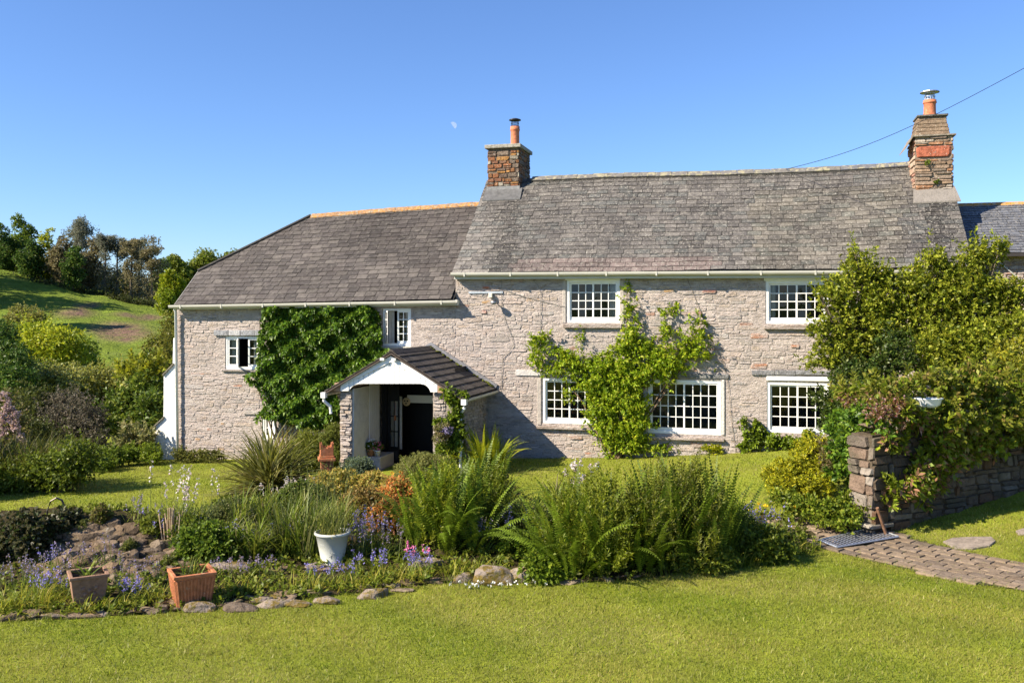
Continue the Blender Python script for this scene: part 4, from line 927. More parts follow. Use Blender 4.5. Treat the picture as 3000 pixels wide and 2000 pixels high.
# garden wall
GC = G(2556, 1572); a1 = Vector((.895, .446, 0)).normalized(); b1 = Vector((-a1.y, a1.x, 0)); gz = GC.z-.1
gw_t = thing('garden_wall', 'rubble garden wall with shade coloured into its long face and a worn pillar end, overhung by shrubs at the right', 'wall', (GC.x, GC.y, gz), math.atan2(a1.y, a1.x))
def gwall():
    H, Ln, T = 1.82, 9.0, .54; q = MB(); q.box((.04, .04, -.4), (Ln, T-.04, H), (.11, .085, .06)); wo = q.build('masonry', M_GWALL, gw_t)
    cols = [(.11, .082, .058), (.09, .072, .055), (.13, .10, .075), (.12, .072, .045), (.16, .135, .105)]  # long-face tones darkened to imitate the shade on that side
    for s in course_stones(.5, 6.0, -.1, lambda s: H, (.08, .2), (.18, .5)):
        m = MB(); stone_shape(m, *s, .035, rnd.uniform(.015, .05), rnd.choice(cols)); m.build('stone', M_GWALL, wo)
    cc = [(.20, .165, .13), (.16, .13, .105), (.25, .215, .18), (.19, .135, .10)]  # lighter tones for the end face turned to the sun
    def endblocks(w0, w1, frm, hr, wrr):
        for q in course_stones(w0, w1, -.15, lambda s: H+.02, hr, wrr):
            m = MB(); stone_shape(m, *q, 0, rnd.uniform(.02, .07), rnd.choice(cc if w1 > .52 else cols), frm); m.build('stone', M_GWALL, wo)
    endblocks(0, T+.04, lambda p: (.04+p[1], T+.02-p[0], p[2]), (.12, .34), (.25, .5))
    endblocks(0, .5, lambda p: (p[0], .03+p[1], p[2]), (.14, .34), (.3, .55))
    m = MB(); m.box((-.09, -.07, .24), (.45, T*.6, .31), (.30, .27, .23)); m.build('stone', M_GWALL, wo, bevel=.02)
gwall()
def wallpt(a, b, z): return Vector((GC.x, GC.y, gz))+a1*a+b1*b+Vector((0, 0, z))
def ico(n=1, seed=0, sq=(1, 1, .6), rough=.28):
    import bmesh
    r = random.Random(seed); bm = bmesh.new(); bmesh.ops.create_icosphere(bm, subdivisions=n, radius=1)
    planes = [(Vector((r.uniform(-1, 1), r.uniform(-1, 1), r.uniform(-1, 1))).normalized(), r.uniform(.6, .98)) for _ in range(9)]
    for v in bm.verts:
        v.co = Vector([math.copysign(abs(q)**.6, q) for q in v.co])
        for n_, d in planes:
            e = v.co.dot(n_)-d
            if e > 0: v.co -= n_*e*.9
        v.co *= 1+r.uniform(-rough, rough)*.25; v.co = Vector((v.co.x*sq[0], v.co.y*sq[1], v.co.z*sq[2]))
    V = [tuple(v.co) for v in bm.verts]; F = [tuple(x.index for x in f.verts) for f in bm.faces]; bm.free(); return V, F
def rock_mesh(name, seed, sq, m, col, n=2):
    V, F = ico(n, seed, sq); me = bpy.data.meshes.new(name); me.from_pydata(V, [], F); at = me.attributes.new('col', 'FLOAT_COLOR', 'FACE')
    r = random.Random(seed); at.data.foreach_set('color', [x for _ in F for x in (lambda k: (col[0]*k, col[1]*k, col[2]*k, 1))(r.uniform(.9, 1.1))]); me.materials.append(m); return me
RK = [rock_mesh('rock', i, (1, .75, .30 if i % 3 else .5), M_ROCK, [(.15, .11, .075), (.12, .092, .068), (.18, .14, .10), (.135, .095, .06)][i % 4]) for i in range(8)]
def put(me, name, loc, sc, rot, parent=None, color=None):
    o = bpy.data.objects.new(name, me); o.location = loc; o.scale = sc; o.rotation_euler = rot
    if color: o.color = (*color, 1)
    return link(o, parent)
bsn = thing('white_basin', 'white enamel basin lying on the garden wall among the leaves', 'basin', P(2715, 1192, 16.2), -.15)
q = MB(); q.lathe([(.001, 0), (.16, 0), (.20, .05), (.215, .13), (.24, .15), (.24, .165), (.20, .15), (.18, .06), (.001, .03)], (0, 0, 0), 20, (.78, .80, .82)); 
q.v = [(x*1.15, y*.8, z) for x, y, z in q.v]; ob = q.build('bowl', M_WHITE, bsn, smooth=True)
o = put(RK[1], 'boulder', wallpt(.2, .3, 1.96), (.2, .18, .16), (.1, .1, .4), None, (1.5, 1.5, 1.4)); tag(o, 'rounded grey stone sitting on top of the wall pillar', 'stone')
rp = MB(); p0, p1 = G(2598, 1570), wallpt(-.02, -.12, .62); 
rp.tube([(0, 0, 0), tuple(p1-p0)], .028, .028, 8, (.22, .12, .07)); o = rp.build('rusty_pipe', M_TERRA); o.location = p0; tag(o, 'short rusty pipe leaning on the foot of the wall pillar', 'pipe')

# ================================================================ LAWN BLADES
def blades(n, y0, y1, h, wd, name):
    y = np.sqrt(R.uniform(y0**2, y1**2, n)); x = (R.uniform(-.62, .74, n))*y
    ok = ~inpoly(x, y, BED); s = (x-W0[0])*CT-(y-W0[1])*ST; t = (x-W0[0])*ST+(y-W0[1])*CT
    ok &= t < -.05; ok &= ~((t > TPF-.1) & (s > PO['L0']-.2) & (s < PO['R1']+.3))
    PP = [tuple(G(a, b)[:2]) for a, b in [(2330, 1522), (2520, 1545), (2640, 1570), (2800, 1612), (3000, 1660), (3450, 1795), (3450, 1880), (3000, 1733), (2860, 1712), (2740, 1688), (2600, 1655), (2500, 1632), (2420, 1612)]]
    ok &= ~inpoly(x, y, PP)
    for pc in ([(2762, 1592), (2850, 1578), (2917, 1590), (2900, 1604), (2850, 1614), (2800, 1613)],): ok &= ~inpoly(x, y, [tuple(G(a, b)[:2]) for a, b in pc])
    x, y = x[ok], y[ok]; n = len(x); z = g(x, y)
    a = R.uniform(0, 2*math.pi, n); hh = h*R.uniform(.5, 1.2, n); w_ = wd*R.uniform(.6, 1.2, n); le = R.uniform(.2, 1.1, n); la = R.uniform(0, 2*math.pi, n)
    B = np.stack([x, y, z-.003], 1); S = np.stack([np.cos(a), np.sin(a), 0*a], 1)*w_[:, None]*.5; T = B+np.stack([np.cos(la)*le*hh, np.sin(la)*le*hh, hh], 1)
    V = np.stack([B-S, B+S, T], 1).reshape(-1, 3)
    pn = np.sin(x*1.1+np.sin(y*.9)*1.5)*np.sin(y*1.3+x*.35)+.5*np.sin(x*3.1+y*2.3)+.45*np.sin((x*.5+y)*2.6)
    k = np.clip(.5+pn*.45, 0, 1)[:, None]; C = np.array((.165, .225, .016))*(1-k)+np.array((.36, .335, .07))*k
    k2 = np.clip(np.sin(x*.8+1.7+np.sin(y))*np.sin(y*1.2+x*.3)-.35, 0, .5)[:, None]; C = C*(1-k2)+np.array((.42, .36, .13))*k2; k3 = np.clip(np.sin((y-.12*x)*5.2), 0, 1)[:, None]*.12; C = C*(1+k3-.06)
    C = C*R.uniform(.7, 1.25, (n, 1)); dry = R.uniform(size=n) < .08; C[dry] = np.array((.33, .29, .12))*R.uniform(.8, 1.1, (dry.sum(), 1))
    return V, np.arange(n*3).reshape(-1, 3), C
p1_ = blades(370000, 8.6, 16, .036, .009, ''); p2_ = blades(200000, 16, 29, .042, .02, '')
p3_ = blades(26000, 8.8, 17, .055, .018, ''); p3_[2][:] = palette(len(p3_[2]), [(.16, .25, .02), (.09, .16, .015), (.34, .34, .09), (.2, .28, .03)], .2)
V, F, C = merge([p1_, p2_, p3_]); tag(np_obj('grass_blades', V, F, C, M_LEAF), 'short mown grass of the lawns', None, None, 'stuff')
def edge_tufts():
    parts = []
    pts = [GB(a, b) for a, b in BEDPX[:18]]
    for i in range(len(pts)-1):
        n = int((pts[i+1]-pts[i]).length/.07)
        for j in range(n):
            p = pts[i].lerp(pts[i+1], (j+rnd.random())/max(n, 1)); p = p+Vector((rnd.uniform(-.05, .05), rnd.uniform(-.12, .06), 0)); p.z = float(g(p.x, p.y))
            if rnd.random() < .75: parts.append(straps(rnd.randint(6, 12), rnd.uniform(.07, .19), .008, (40, 85), [(.12, .2, .02), (.16, .24, .03), (.22, .25, .05)], 3, .8, base=p, r0=.05))
    for a, b in zip([(2640, 1572), (2800, 1615), (2480, 1636), (2600, 1660), (2740, 1693), (2600, 1545), (2700, 1535), (2850, 1510)], [(2800, 1612), (3000, 1662), (2600, 1660), (2740, 1692), (3000, 1738), (2700, 1535), (2850, 1508), (3010, 1478)]):
        A, B = G(*a), G(*b); n = int((B-A).length/.06)
        for j in range(n):
            p = A.lerp(B, (j+rnd.random())/n); p.z = float(g(p.x, p.y)); parts.append(straps(rnd.randint(5, 9), rnd.uniform(.06, .13), .008, (40, 85), [(.12, .2, .02), (.16, .24, .03), (.24, .26, .05)], 3, .8, base=p, r0=.04))
    for _ in range(230):
        p = G(rnd.uniform(2480, 3000), rnd.uniform(1590, 1730)); parts.append(straps(rnd.randint(3, 7), rnd.uniform(.02, .06), .008, (10, 80), [(.12, .17, .02), (.17, .2, .04)], 3, .8, base=p+Vector((0, 0, .01)), r0=.05))
    V, F, C = merge(parts); tag(np_obj('long_grass', V, F, C, M_LEAF), 'longer grass tufts along the bed and the path', None, None, 'stuff')
edge_tufts()

# ================================================================ TREES AND SHRUBS
def tree(label, cat, px, py0, py1, wpx, Y, cols, group=None, name='tree', trunkc=(.12, .10, .075), leaf=.34, dens=1.4, bare=False, low=.12, sub=1.3, lean=0):
    base = P(px, py0, Y); H = (py0-py1)/FPX*Y; Wd = wpx/FPX*Y
    t = thing(name, label, cat, base, 0, group); tk = MB(); hs = H*.93 if bare else H*.6
    r0 = max(.07, H*.022); top = Vector((lean*H, 0, hs)); mids = [Vector((0, 0, -.6)), Vector((rnd.uniform(-.1, .1), 0, hs*.3)), top*.65+Vector((rnd.uniform(-.2, .2), .1, 0)), top]
    tk.tube(mids, r0, r0*.35, 6, trunkc); ends = []
    nb = 16 if bare else 7
    for i in range(nb):
        k = rnd.uniform(.25, .95); st_ = mids[1].lerp(top, k); a = rnd.uniform(0, 6.28); up = rnd.uniform(.25, .9); l = Wd*.42*rnd.uniform(.6, 1.1)*(1.1-.4*k)
        e = st_+Vector((math.cos(a)*l, math.sin(a)*l, l*up*1.1)); m = st_.lerp(e, .5)+Vector((0, 0, -l*.06)); tk.tube([st_, m, e], r0*.38, r0*.12, 4, trunkc); ends.append(e)
        if bare:
            for _ in range(5):
                s2 = st_.lerp(e, rnd.uniform(.4, 1)); v = Vector((rnd.uniform(-1, 1), rnd.uniform(-1, 1), rnd.uniform(.2, 1.3)))*l*.4; tk.tube([s2, s2+v*.5+Vector((0, 0, .1)), s2+v], r0*.13, r0*.05, 3, trunkc, cap=False); ends.append(s2+v)
    tk.build('trunk', M_BARK, t)
    blobs = []; 
    if bare:
        for e in ends: blobs.append((np.array(e), (Wd*.12, Wd*.12, Wd*.10)))
        V, F, C = clumpy(blobs, dens, Wd*.1, 3, leaf, leaf*.5, cols, up=.6, subn=3, lai=.35)
        blobs = [(np.array((0, 0, H*.32)), (Wd*.42, Wd*.4, H*.3))]; V2, F2, C2 = clumpy(blobs, dens*.5, sub*.7, 3, leaf, leaf*.45, cols, lai=.5); V, F, C = merge([(V, F, C), (V2, F2, C2)])
    else:
        nb = 9
        for i in range(nb):
            k = (i+.5)/nb; z = H*(low+(1-low)*k*.86+.04); wz = Wd*.5*math.sin(math.pi*min(1, .22+.72*k))**.7; a = rnd.uniform(0, 6.28); off = wz*rnd.uniform(.15, .5)
            rr = wz*rnd.uniform(.5, .75); blobs.append((np.array((math.cos(a)*off, math.sin(a)*off, min(z, H-rr*.75))), (rr, rr, rr*.8)))
        V, F, C = clumpy(blobs, dens, sub, 4, leaf, leaf*.6, cols, up=.5, jit=.25)
    np_obj('crown', V, F, C, M_LEAF, t); return t
G_T = 'trees of the wood along the top of the field'
TL = [  # label, px, base, top, width, Y, palette, bare
 ('dark ivy-clad tree at the left end of the skyline', 8, 812, 640, 95, 145, 'dark', 0), ('tall thin-leaved tree, highest on the left skyline', 62, 806, 606, 92, 149, 'mid', 0),
 ('dark round tree below the tallest skyline tree', 98, 815, 690, 90, 141, 'dark', 0), ('bright lime green tree in the left part of the wood', 142, 812, 650, 66, 143, 'lime', 0),
 ('brown budding tree right of the bright lime one', 185, 822, 676, 80, 141, 'brown', 0), ('grey airy leafless tree standing above the skyline', 222, 828, 646, 104, 153, 'grey', 1),
 ('dark green tree below the grey airy one', 215, 832, 712, 70, 135, 'dark', 0), ('olive brown tree right of the grey airy one', 262, 846, 686, 92, 145, 'brown', 0),
 ('thin grey tree with visible limbs, left of a pair', 306, 858, 690, 70, 143, 'grey', 1), ('thin grey tree with visible limbs, right of a pair', 345, 866, 694, 76, 145, 'grey', 1),
 ('pale twiggy tree with a few green leaves near the middle of the wood', 385, 880, 708, 72, 139, 'brown', 1), ('grey-green tree with ivy on its stem, right half of the wood', 408, 886, 696, 82, 145, 'grey', 1),
 ('brown twiggy tree where the wood meets the brighter one', 445, 900, 712, 90, 139, 'brown', 1), ('dark tree closing the right end of the wood', 478, 905, 742, 80, 143, 'dark', 0)]
for lab, px, b, tp, wd, Y, pal, bare in TL:
    tree(lab, 'tree', px, b, tp, wd, Y, GR[pal], G_T, dens=1.1 if not bare else .9, leaf=.34 if not bare else .26, bare=bool(bare), low=-.08, sub=1.1)
for i, (px, b, tp, wd) in enumerate(((520, 868, 738, 110), (600, 862, 730, 130), (690, 860, 732, 120), (790, 862, 736, 130), (560, 880, 775, 90), (650, 890, 790, 120))):
    tree(['sunlit far tree just right of the wood', 'far tree over the middle of the roof hip', 'far tree touching the sloping roof edge', 'far tree hidden behind the wing roof', 'dark far tree under the sunlit ones', 'low far tree just above the roof verge'][i], 'tree', px, b, tp, wd, 205+5*i, [(.12, .19, .025), (.16, .23, .04), (.09, .14, .02)] if i < 4 else GR['mid'], 'far trees behind the roof', leaf=.6, dens=.42, sub=2.1, low=.0)
tree('bright yellow-green tree standing alone at the corner of the field by the house', 'tree', 503, 918, 783, 98, 88, [(.17, .25, .015), (.13, .21, .012), (.21, .28, .02)], None, leaf=.24, dens=2.2, sub=.8, low=.05)
tree('round green bush at the foot of the bright tree', 'bush', 492, 925, 842, 60, 80, [(.14, .22, .015), (.1, .17, .012)], None, 'bush', leaf=.2, dens=2.5, sub=.6, low=.0)
V, F, C = clumpy([pxb(x, y, 70, 70, Y, 4) for x, y, Y in ((-130, 800, 96), (-130, 700, 96), (-290, 800, 90), (-280, 680, 90), (-420, 820, 84), (-430, 700, 84), (-130, 780, 112), (-560, 800, 92), (-560, 680, 92))]+[pxb(-165, 690, 95, 150, 130, 6), pxb(-180, 690, 95, 150, 117, 6), pxb(-330, 660, 95, 150, 124, 6)], .6, 1.6, 4, .5, .3, GR['mid'])
tag(np_obj('woodland', V, F, C, M_LEAF), 'wood going on beyond the left edge of the picture', None, None, 'stuff')
def hedge(name, label, cat, blobs, dens, sub, leaf, cols, m=None, K=4, up=.5, stems=True, jit=.2, kind=None, sh=0.8, shl=None):
    c = np.mean([b[0] for b in blobs], 0); zl = min(b[0][2]-b[1][2] for b in blobs); base = (float(c[0]), float(c[1]), float(zl))
    V, F, C = clumpy(blobs, dens, sub, K, leaf, leaf*.5, cols, up=up, jit=jit, loose=.3)
    if sh: V, F, C = merge([(V, F, C), shoots(blobs, sh/(sub*sub*6), shl or sub*1.5, 4, leaf, leaf*.45, cols[:3])])
    t = plant(name, label, cat, V, F, C, base, m)
    if stems:
        q = MB()
        for b in blobs:
            for _ in range(3):
                e = Vector(b[0])-Vector(base)+Vector([rnd.uniform(-.5, .5)*r for r in b[1]]); q.tube([(e.x*.5, e.y*.5, .0), (e.x*.8, e.y*.8, e.z*.5), tuple(e)], .03*max(1, sub*1.5), .01, 4, (.11, .09, .06))
        q.build('stems', M_BARK, t)
    if kind: t['kind'] = kind
    return t
V, F, C = clumpy([pxb(x, 800+.2*x-30, 42, 46, 160, 4) for x in range(-100, 520, 40)]+[pxb(x, 760+.2*x+rnd.uniform(-14, 10), 34, 34, 162, 4) for x in range(-100, 300, 34)], .3, 1.6, 4, .5, .26, [(.06, .09, .02), (.09, .11, .03), (.11, .11, .05), (.05, .07, .02)], jit=.3)
tag(np_obj('far_woodland', V, F, C, M_LEAF), 'the wood behind the first row of trees on the hill', None, None, 'stuff')
hedge('hedge', 'dark shaded hedge along the foot of the wood at the top of the field', 'hedge', [pxb(x, 812+.19*x+2, 30, 12, 139-.01*x, 1.4) for x in range(-60, 500, 36)], 1.2, .8, .3, [(.05, .07, .02), (.07, .08, .03), (.03, .05, .015)])
# shrubs at the left, far to near
hedge('bush', 'olive twiggy bush behind the lime one, in front of the field', 'bush', [pxb(75, 925, 45, 26, 58), pxb(40, 950, 40, 30, 56), pxb(100, 935, 30, 22, 57)], 2.2, .5, .2, GR['olive'])
hedge('bush', 'rounded lime green bush below the field at the left', 'bush', [pxb(60, 985, 50, 38, 48), pxb(130, 985, 60, 40, 47), pxb(180, 1005, 55, 40, 46), pxb(110, 1020, 80, 50, 46), pxb(225, 1030, 35, 32, 46.5)], 4, .55, .17, GR['lime'])
hedge('bush', 'dark green bush at the right foot of the lime bush', 'bush', [pxb(240, 1035, 42, 36, 49), pxb(215, 1060, 60, 40, 48)], 4, .5, .16, GR['mid'])
hedge('bush', 'dark grey-green bush at the left edge above the pink flowers', 'bush', [pxb(0, 1000, 40, 60, 40), pxb(20, 1060, 60, 60, 39), pxb(40, 1120, 60, 50, 38), pxb(-30, 1050, 60, 120, 40)], 5, .4, .14, GR['dark'])
hedge('willow_thicket', 'broad mass of pale green willow filling the dip behind the lawn', 'shrub', [pxb(x, 1112+dy*.8, 58, 48, 41+i % 3, 1.4) for i, (x, dy) in enumerate(((90, 0), (150, 20), (210, 5), (260, 25), (310, 20), (360, 10), (410, 5), (460, -10), (130, 70), (220, 80), (300, 80), (380, 70), (450, 60), (490, 20)))],
      5.5, .42, .15, [(.25, .30, .09), (.20, .25, .07), (.14, .19, .04), (.32, .35, .14)], jit=.28)
hedge('bush', 'olive green bush against the field just left of the house corner', 'bush', [pxb(490, 1000, 26, 36, 44), pxb(505, 950, 16, 40, 45), pxb(455, 1025, 35, 25, 43), pxb(500, 1040, 26, 40, 42)], 5, .4, .14, [(.12, .15, .03), (.15, .18, .04), (.09, .12, .02)])
hedge('laurel', 'dark glossy laurel with yellow shoots beside the white buttress', 'shrub', [pxb(430, 1130, 52, 60, 33), pxb(390, 1180, 60, 55, 32.5), pxb(450, 1200, 38, 60, 32), pxb(350, 1220, 60, 50, 32), pxb(420, 1250, 50, 50, 31.5), pxb(330, 1260, 50, 40, 31)], 10, .32, .16, [(0.041, 0.088, 0.016), (0.061, 0.121, 0.020), (0.095, 0.162, 0.027), (0.135, 0.203, 0.027)], M_GLOSS)
hedge('bush', 'yellow-green shoots on top of the laurel', 'bush', [pxb(400, 1080, 30, 32, 33.5), pxb(440, 1075, 28, 30, 33), pxb(365, 1090, 25, 20, 33.5), pxb(470, 1085, 20, 30, 33)], 8, .25, .2, [(.2, .25, .02), (.27, .29, .03), (.14, .19, .02)], up=1.2)
hedge('bush', 'brownish purple twiggy bush behind the tall grass clump', 'bush', [pxb(180, 1190, 70, 45, 31), pxb(240, 1230, 60, 60, 30), pxb(260, 1290, 45, 60, 29.5), pxb(130, 1240, 70, 60, 30), pxb(190, 1290, 70, 60, 29.5)], 12, .3, .085, [(0.149, 0.128, 0.088), (0.108, 0.095, 0.061), (0.189, 0.162, 0.115), (0.081, 0.081, 0.041)])
hedge('bush', 'dense dark undergrowth at the left behind the grass clump', 'bush', [pxb(60, 1230, 70, 60, 30), pxb(110, 1290, 80, 60, 28.5), pxb(30, 1290, 60, 70, 28), pxb(100, 1180, 60, 50, 31)], 9, .3, .11, [(0.068, 0.095, 0.027), (0.047, 0.074, 0.020)])
rd = hedge('rhododendron', 'pale pink flowering rhododendron at the left edge of the picture', 'shrub', [pxb(10, 1200, 36, 50, 26), pxb(30, 1240, 40, 40, 25.5), pxb(20, 1300, 60, 45, 25), pxb(60, 1320, 45, 45, 25), pxb(-40, 1280, 60, 90, 25.5)], 14, .22, .09, [(.09, .12, .03), (.13, .14, .04), (.2, .16, .06)])
bl = [pxb(x, y, 13, 10, 24.8, .12) for x, y in ((8, 1160), (20, 1180), (30, 1200), (10, 1215), (5, 1240), (30, 1232), (48, 1255), (20, 1262), (60, 1280), (35, 1290), (8, 1280), (70, 1300), (50, 1240), (5, 1310), (42, 1215), (75, 1330), (12, 1200))]
V, F, C = clumpy(bl, 160, .1, 6, .055, .05, [(.52, .37, .38), (.58, .46, .44), (.42, .30, .33), (.5, .38, .22)], subn=3); np_obj('blossom', V-np.array(rd.location), F, C, M_PETAL, rd)
def ground_base(px, py, bed=False): return (GB if bed else G)(px, py)
def strap_thing(name, label, cat, px, py, n, L, W, up, cols, bed=True, group=None, part='leaves', m=None, extra=None, spots=None, **kw):
    b = ground_base(px, py, bed); parts = []
    for (dx, dy, k) in (spots or [(0, 0, 1)]): parts.append(straps(int(n*k), L, W, up, cols, base=(b.x+dx, b.y+dy, float((gb if bed else g)(b.x+dx, b.y+dy))), **kw))
    V, F, C = merge(parts); return plant(name, label, cat, V, F, C, tuple(b), m, group, part, extra)
# tall grass at the left
lg = [(.07, .10, .02), (.12, .15, .03), (.04, .07, .015), (.16, .14, .06)]
strap_thing('tall_grass', 'tall sedge clump with feathery brown heads at the left edge of the lawn', 'grass', 110, 1432, 420, 1.45, .022, (55, 88), lg, False, r0=.55, droop=.9, spots=[(0, 0, 1), (-.8, .2, 1), (-1.5, .1, .8), (.45, .3, .4)])
hedge('bush', 'low shaded bush along the left edge of the lawn', 'bush', [pxb(x, y, 60, 55, 22.5-.002*x, .7) for x, y in ((-60, 1420), (10, 1400), (70, 1390), (130, 1385), (190, 1370), (230, 1350), (30, 1450))], 14, .25, .09, [(0.054, 0.095, 0.016), (0.081, 0.135, 0.020), (0.121, 0.189, 0.027)])
for i, (px, py, w_, h_) in enumerate(((-260, 1480, 90, 420), (-420, 1500, 120, 380))):
    tree(['nearer small tree beyond the left edge of the lawn', 'farther small tree beyond the left edge of the lawn'][i], 'tree', px, py, py-h_, w_*2.2, 22-i*1.5, GR['mid'], 'small trees beyond the left edge', leaf=.14, dens=7, sub=.4)
hedge('geranium', 'mound of fresh green hardy geranium on the lawn edge near the buttress', 'plant', [pxb(x, y, rx, ry, Y, .45) for x, y, rx, ry, Y in ((270, 1348, 36, 24, 25.8), (320, 1335, 38, 26, 26), (370, 1332, 36, 24, 26.3), (300, 1358, 40, 18, 25.2), (250, 1362, 20, 12, 25.2))], 45, .13, .085, [(.10, .18, .025), (.13, .22, .03), (.07, .13, .02)], stems=False)
hedge('bush', 'small round bush of green leaves at the foot of the buttress', 'bush', [pxb(432, 1328, 34, 22, 26.5, .4), pxb(445, 1340, 26, 14, 26.2, .3)], 45, .13, .08, [(.11, .19, .02), (.15, .24, .03)], stems=False)
hedge('buddleia', 'grey-leaved shrub leaning against the white buttress', 'shrub', [pxb(400, 1280, 35, 38, 27.5, .5), pxb(425, 1285, 24, 26, 27.2, .4), pxb(370, 1300, 30, 28, 27.3, .4)], 22, .2, .15, [(.15, .18, .09), (.19, .22, .12), (.10, .14, .05)])
wz = [(545, 1335, 25, 15), (575, 1338, 30, 14), (610, 1335, 30, 17), (640, 1338, 22, 14), (525, 1330, 14, 18)]
hedge('weeds', 'mixed weeds along the foot of the wing wall', 'plants', [pxb(x, y, a, b, 26.6-.0025*(x-520), .18) for x, y, a, b in wz], 60, .1, .07, [(.11, .14, .04), (.14, .17, .06), (.08, .12, .03)], stems=False)
# climbers ----------------------------------------------------------------------------------------------
def wallblob(x, y, rx, ry, t=-.12, rt=.2):
    s, z = FP(x, y, t); p = H2W(s, t, z); k = p.y/FPX; return (np.array(p), (rx*k, rt, ry*k))
IVP = [(650+a/2.751, 880+b/2.751) for a, b in ((340, 55), (640, 62), (900, 60), (1190, 40), (1250, 75), (1275, 150), (1290, 380), (1345, 400), (1300, 470), (1180, 530), (1040, 610), (900, 690), (940, 760), (950, 960), (900, 1020), (800, 1040), (560, 1000), (420, 960), (330, 930), (262, 1000), (300, 900), (350, 850), (340, 760), (270, 690), (170, 630), (240, 590), (290, 560), (300, 300), (330, 180))]
def ivy():
    xs = [p[0] for p in IVP]; ys = [p[1] for p in IVP]; n = 0; Cn = []
    X = R.uniform(min(xs), max(xs), 9000); Y = R.uniform(min(ys), max(ys), 9000); ok = inpoly(X, Y, IVP); X, Y = X[ok], Y[ok]
    f = np.sin(X*.055+Y*.02)*np.sin(Y*.06-X*.015)+.6*np.sin(X*.12+1+Y*.05)*np.sin(Y*.13); dpt = .08+.22*np.clip(f+.5, 0, 1.5)+.16*np.clip((Y-950)/350, 0, 1)
    rows = []
    for x, y, d in zip(X, Y, dpt):
        t = -d*rnd.uniform(.75, 1.05); s, z = FP(x, y, t); rows.append(H2W(s, t, z))
    P_ = np.array(rows)[:4600]; ax = np.array((-.26, -.96, 0))*.9+np.array((0, 0, .25))+R.normal(size=P_.shape)*.3
    V, F = sprigs(P_, ax, 6, .105, .07, (.6, 1.45), .3); C = palette(len(F), GR['ivy'], .3)*.78
    hi = np.repeat(np.clip(f[:4600], -1, 1), 6)[:, None]; C = C*(1+.12*hi)
    b = H2W(FP(860, 1300)[0], -.1, 0); t = plant('climbing_hydrangea', 'dense dark green climber covering the wing wall left of the porch', 'climber', V, F, C, tuple(b), M_GLOSS)
    q = MB()
    for i in range(6):
        x = 765+i*28; pts = [H2W(FP(820+i*8, 1310)[0], -.08, .1), H2W(FP(x, 1150)[0], -.09, FP(x, 1150)[1]), H2W(FP(x, 930)[0], -.06, FP(x, 930)[1])]; q.tube([p-b for p in pts], .03, .012, 5, (.13, .09, .06))
    q.build('stems', M_BARK, t)
ivy()
def Z1(x, y, rx, ry, **k): return wallblob(1300+x/2.703, 780+y/2.703, rx/2.55, ry/2.55, **k)
def Z2(x, y, rx, ry, **k): return wallblob(1800+x/2.703, 780+y/2.703, rx/2.55, ry/2.55, **k)
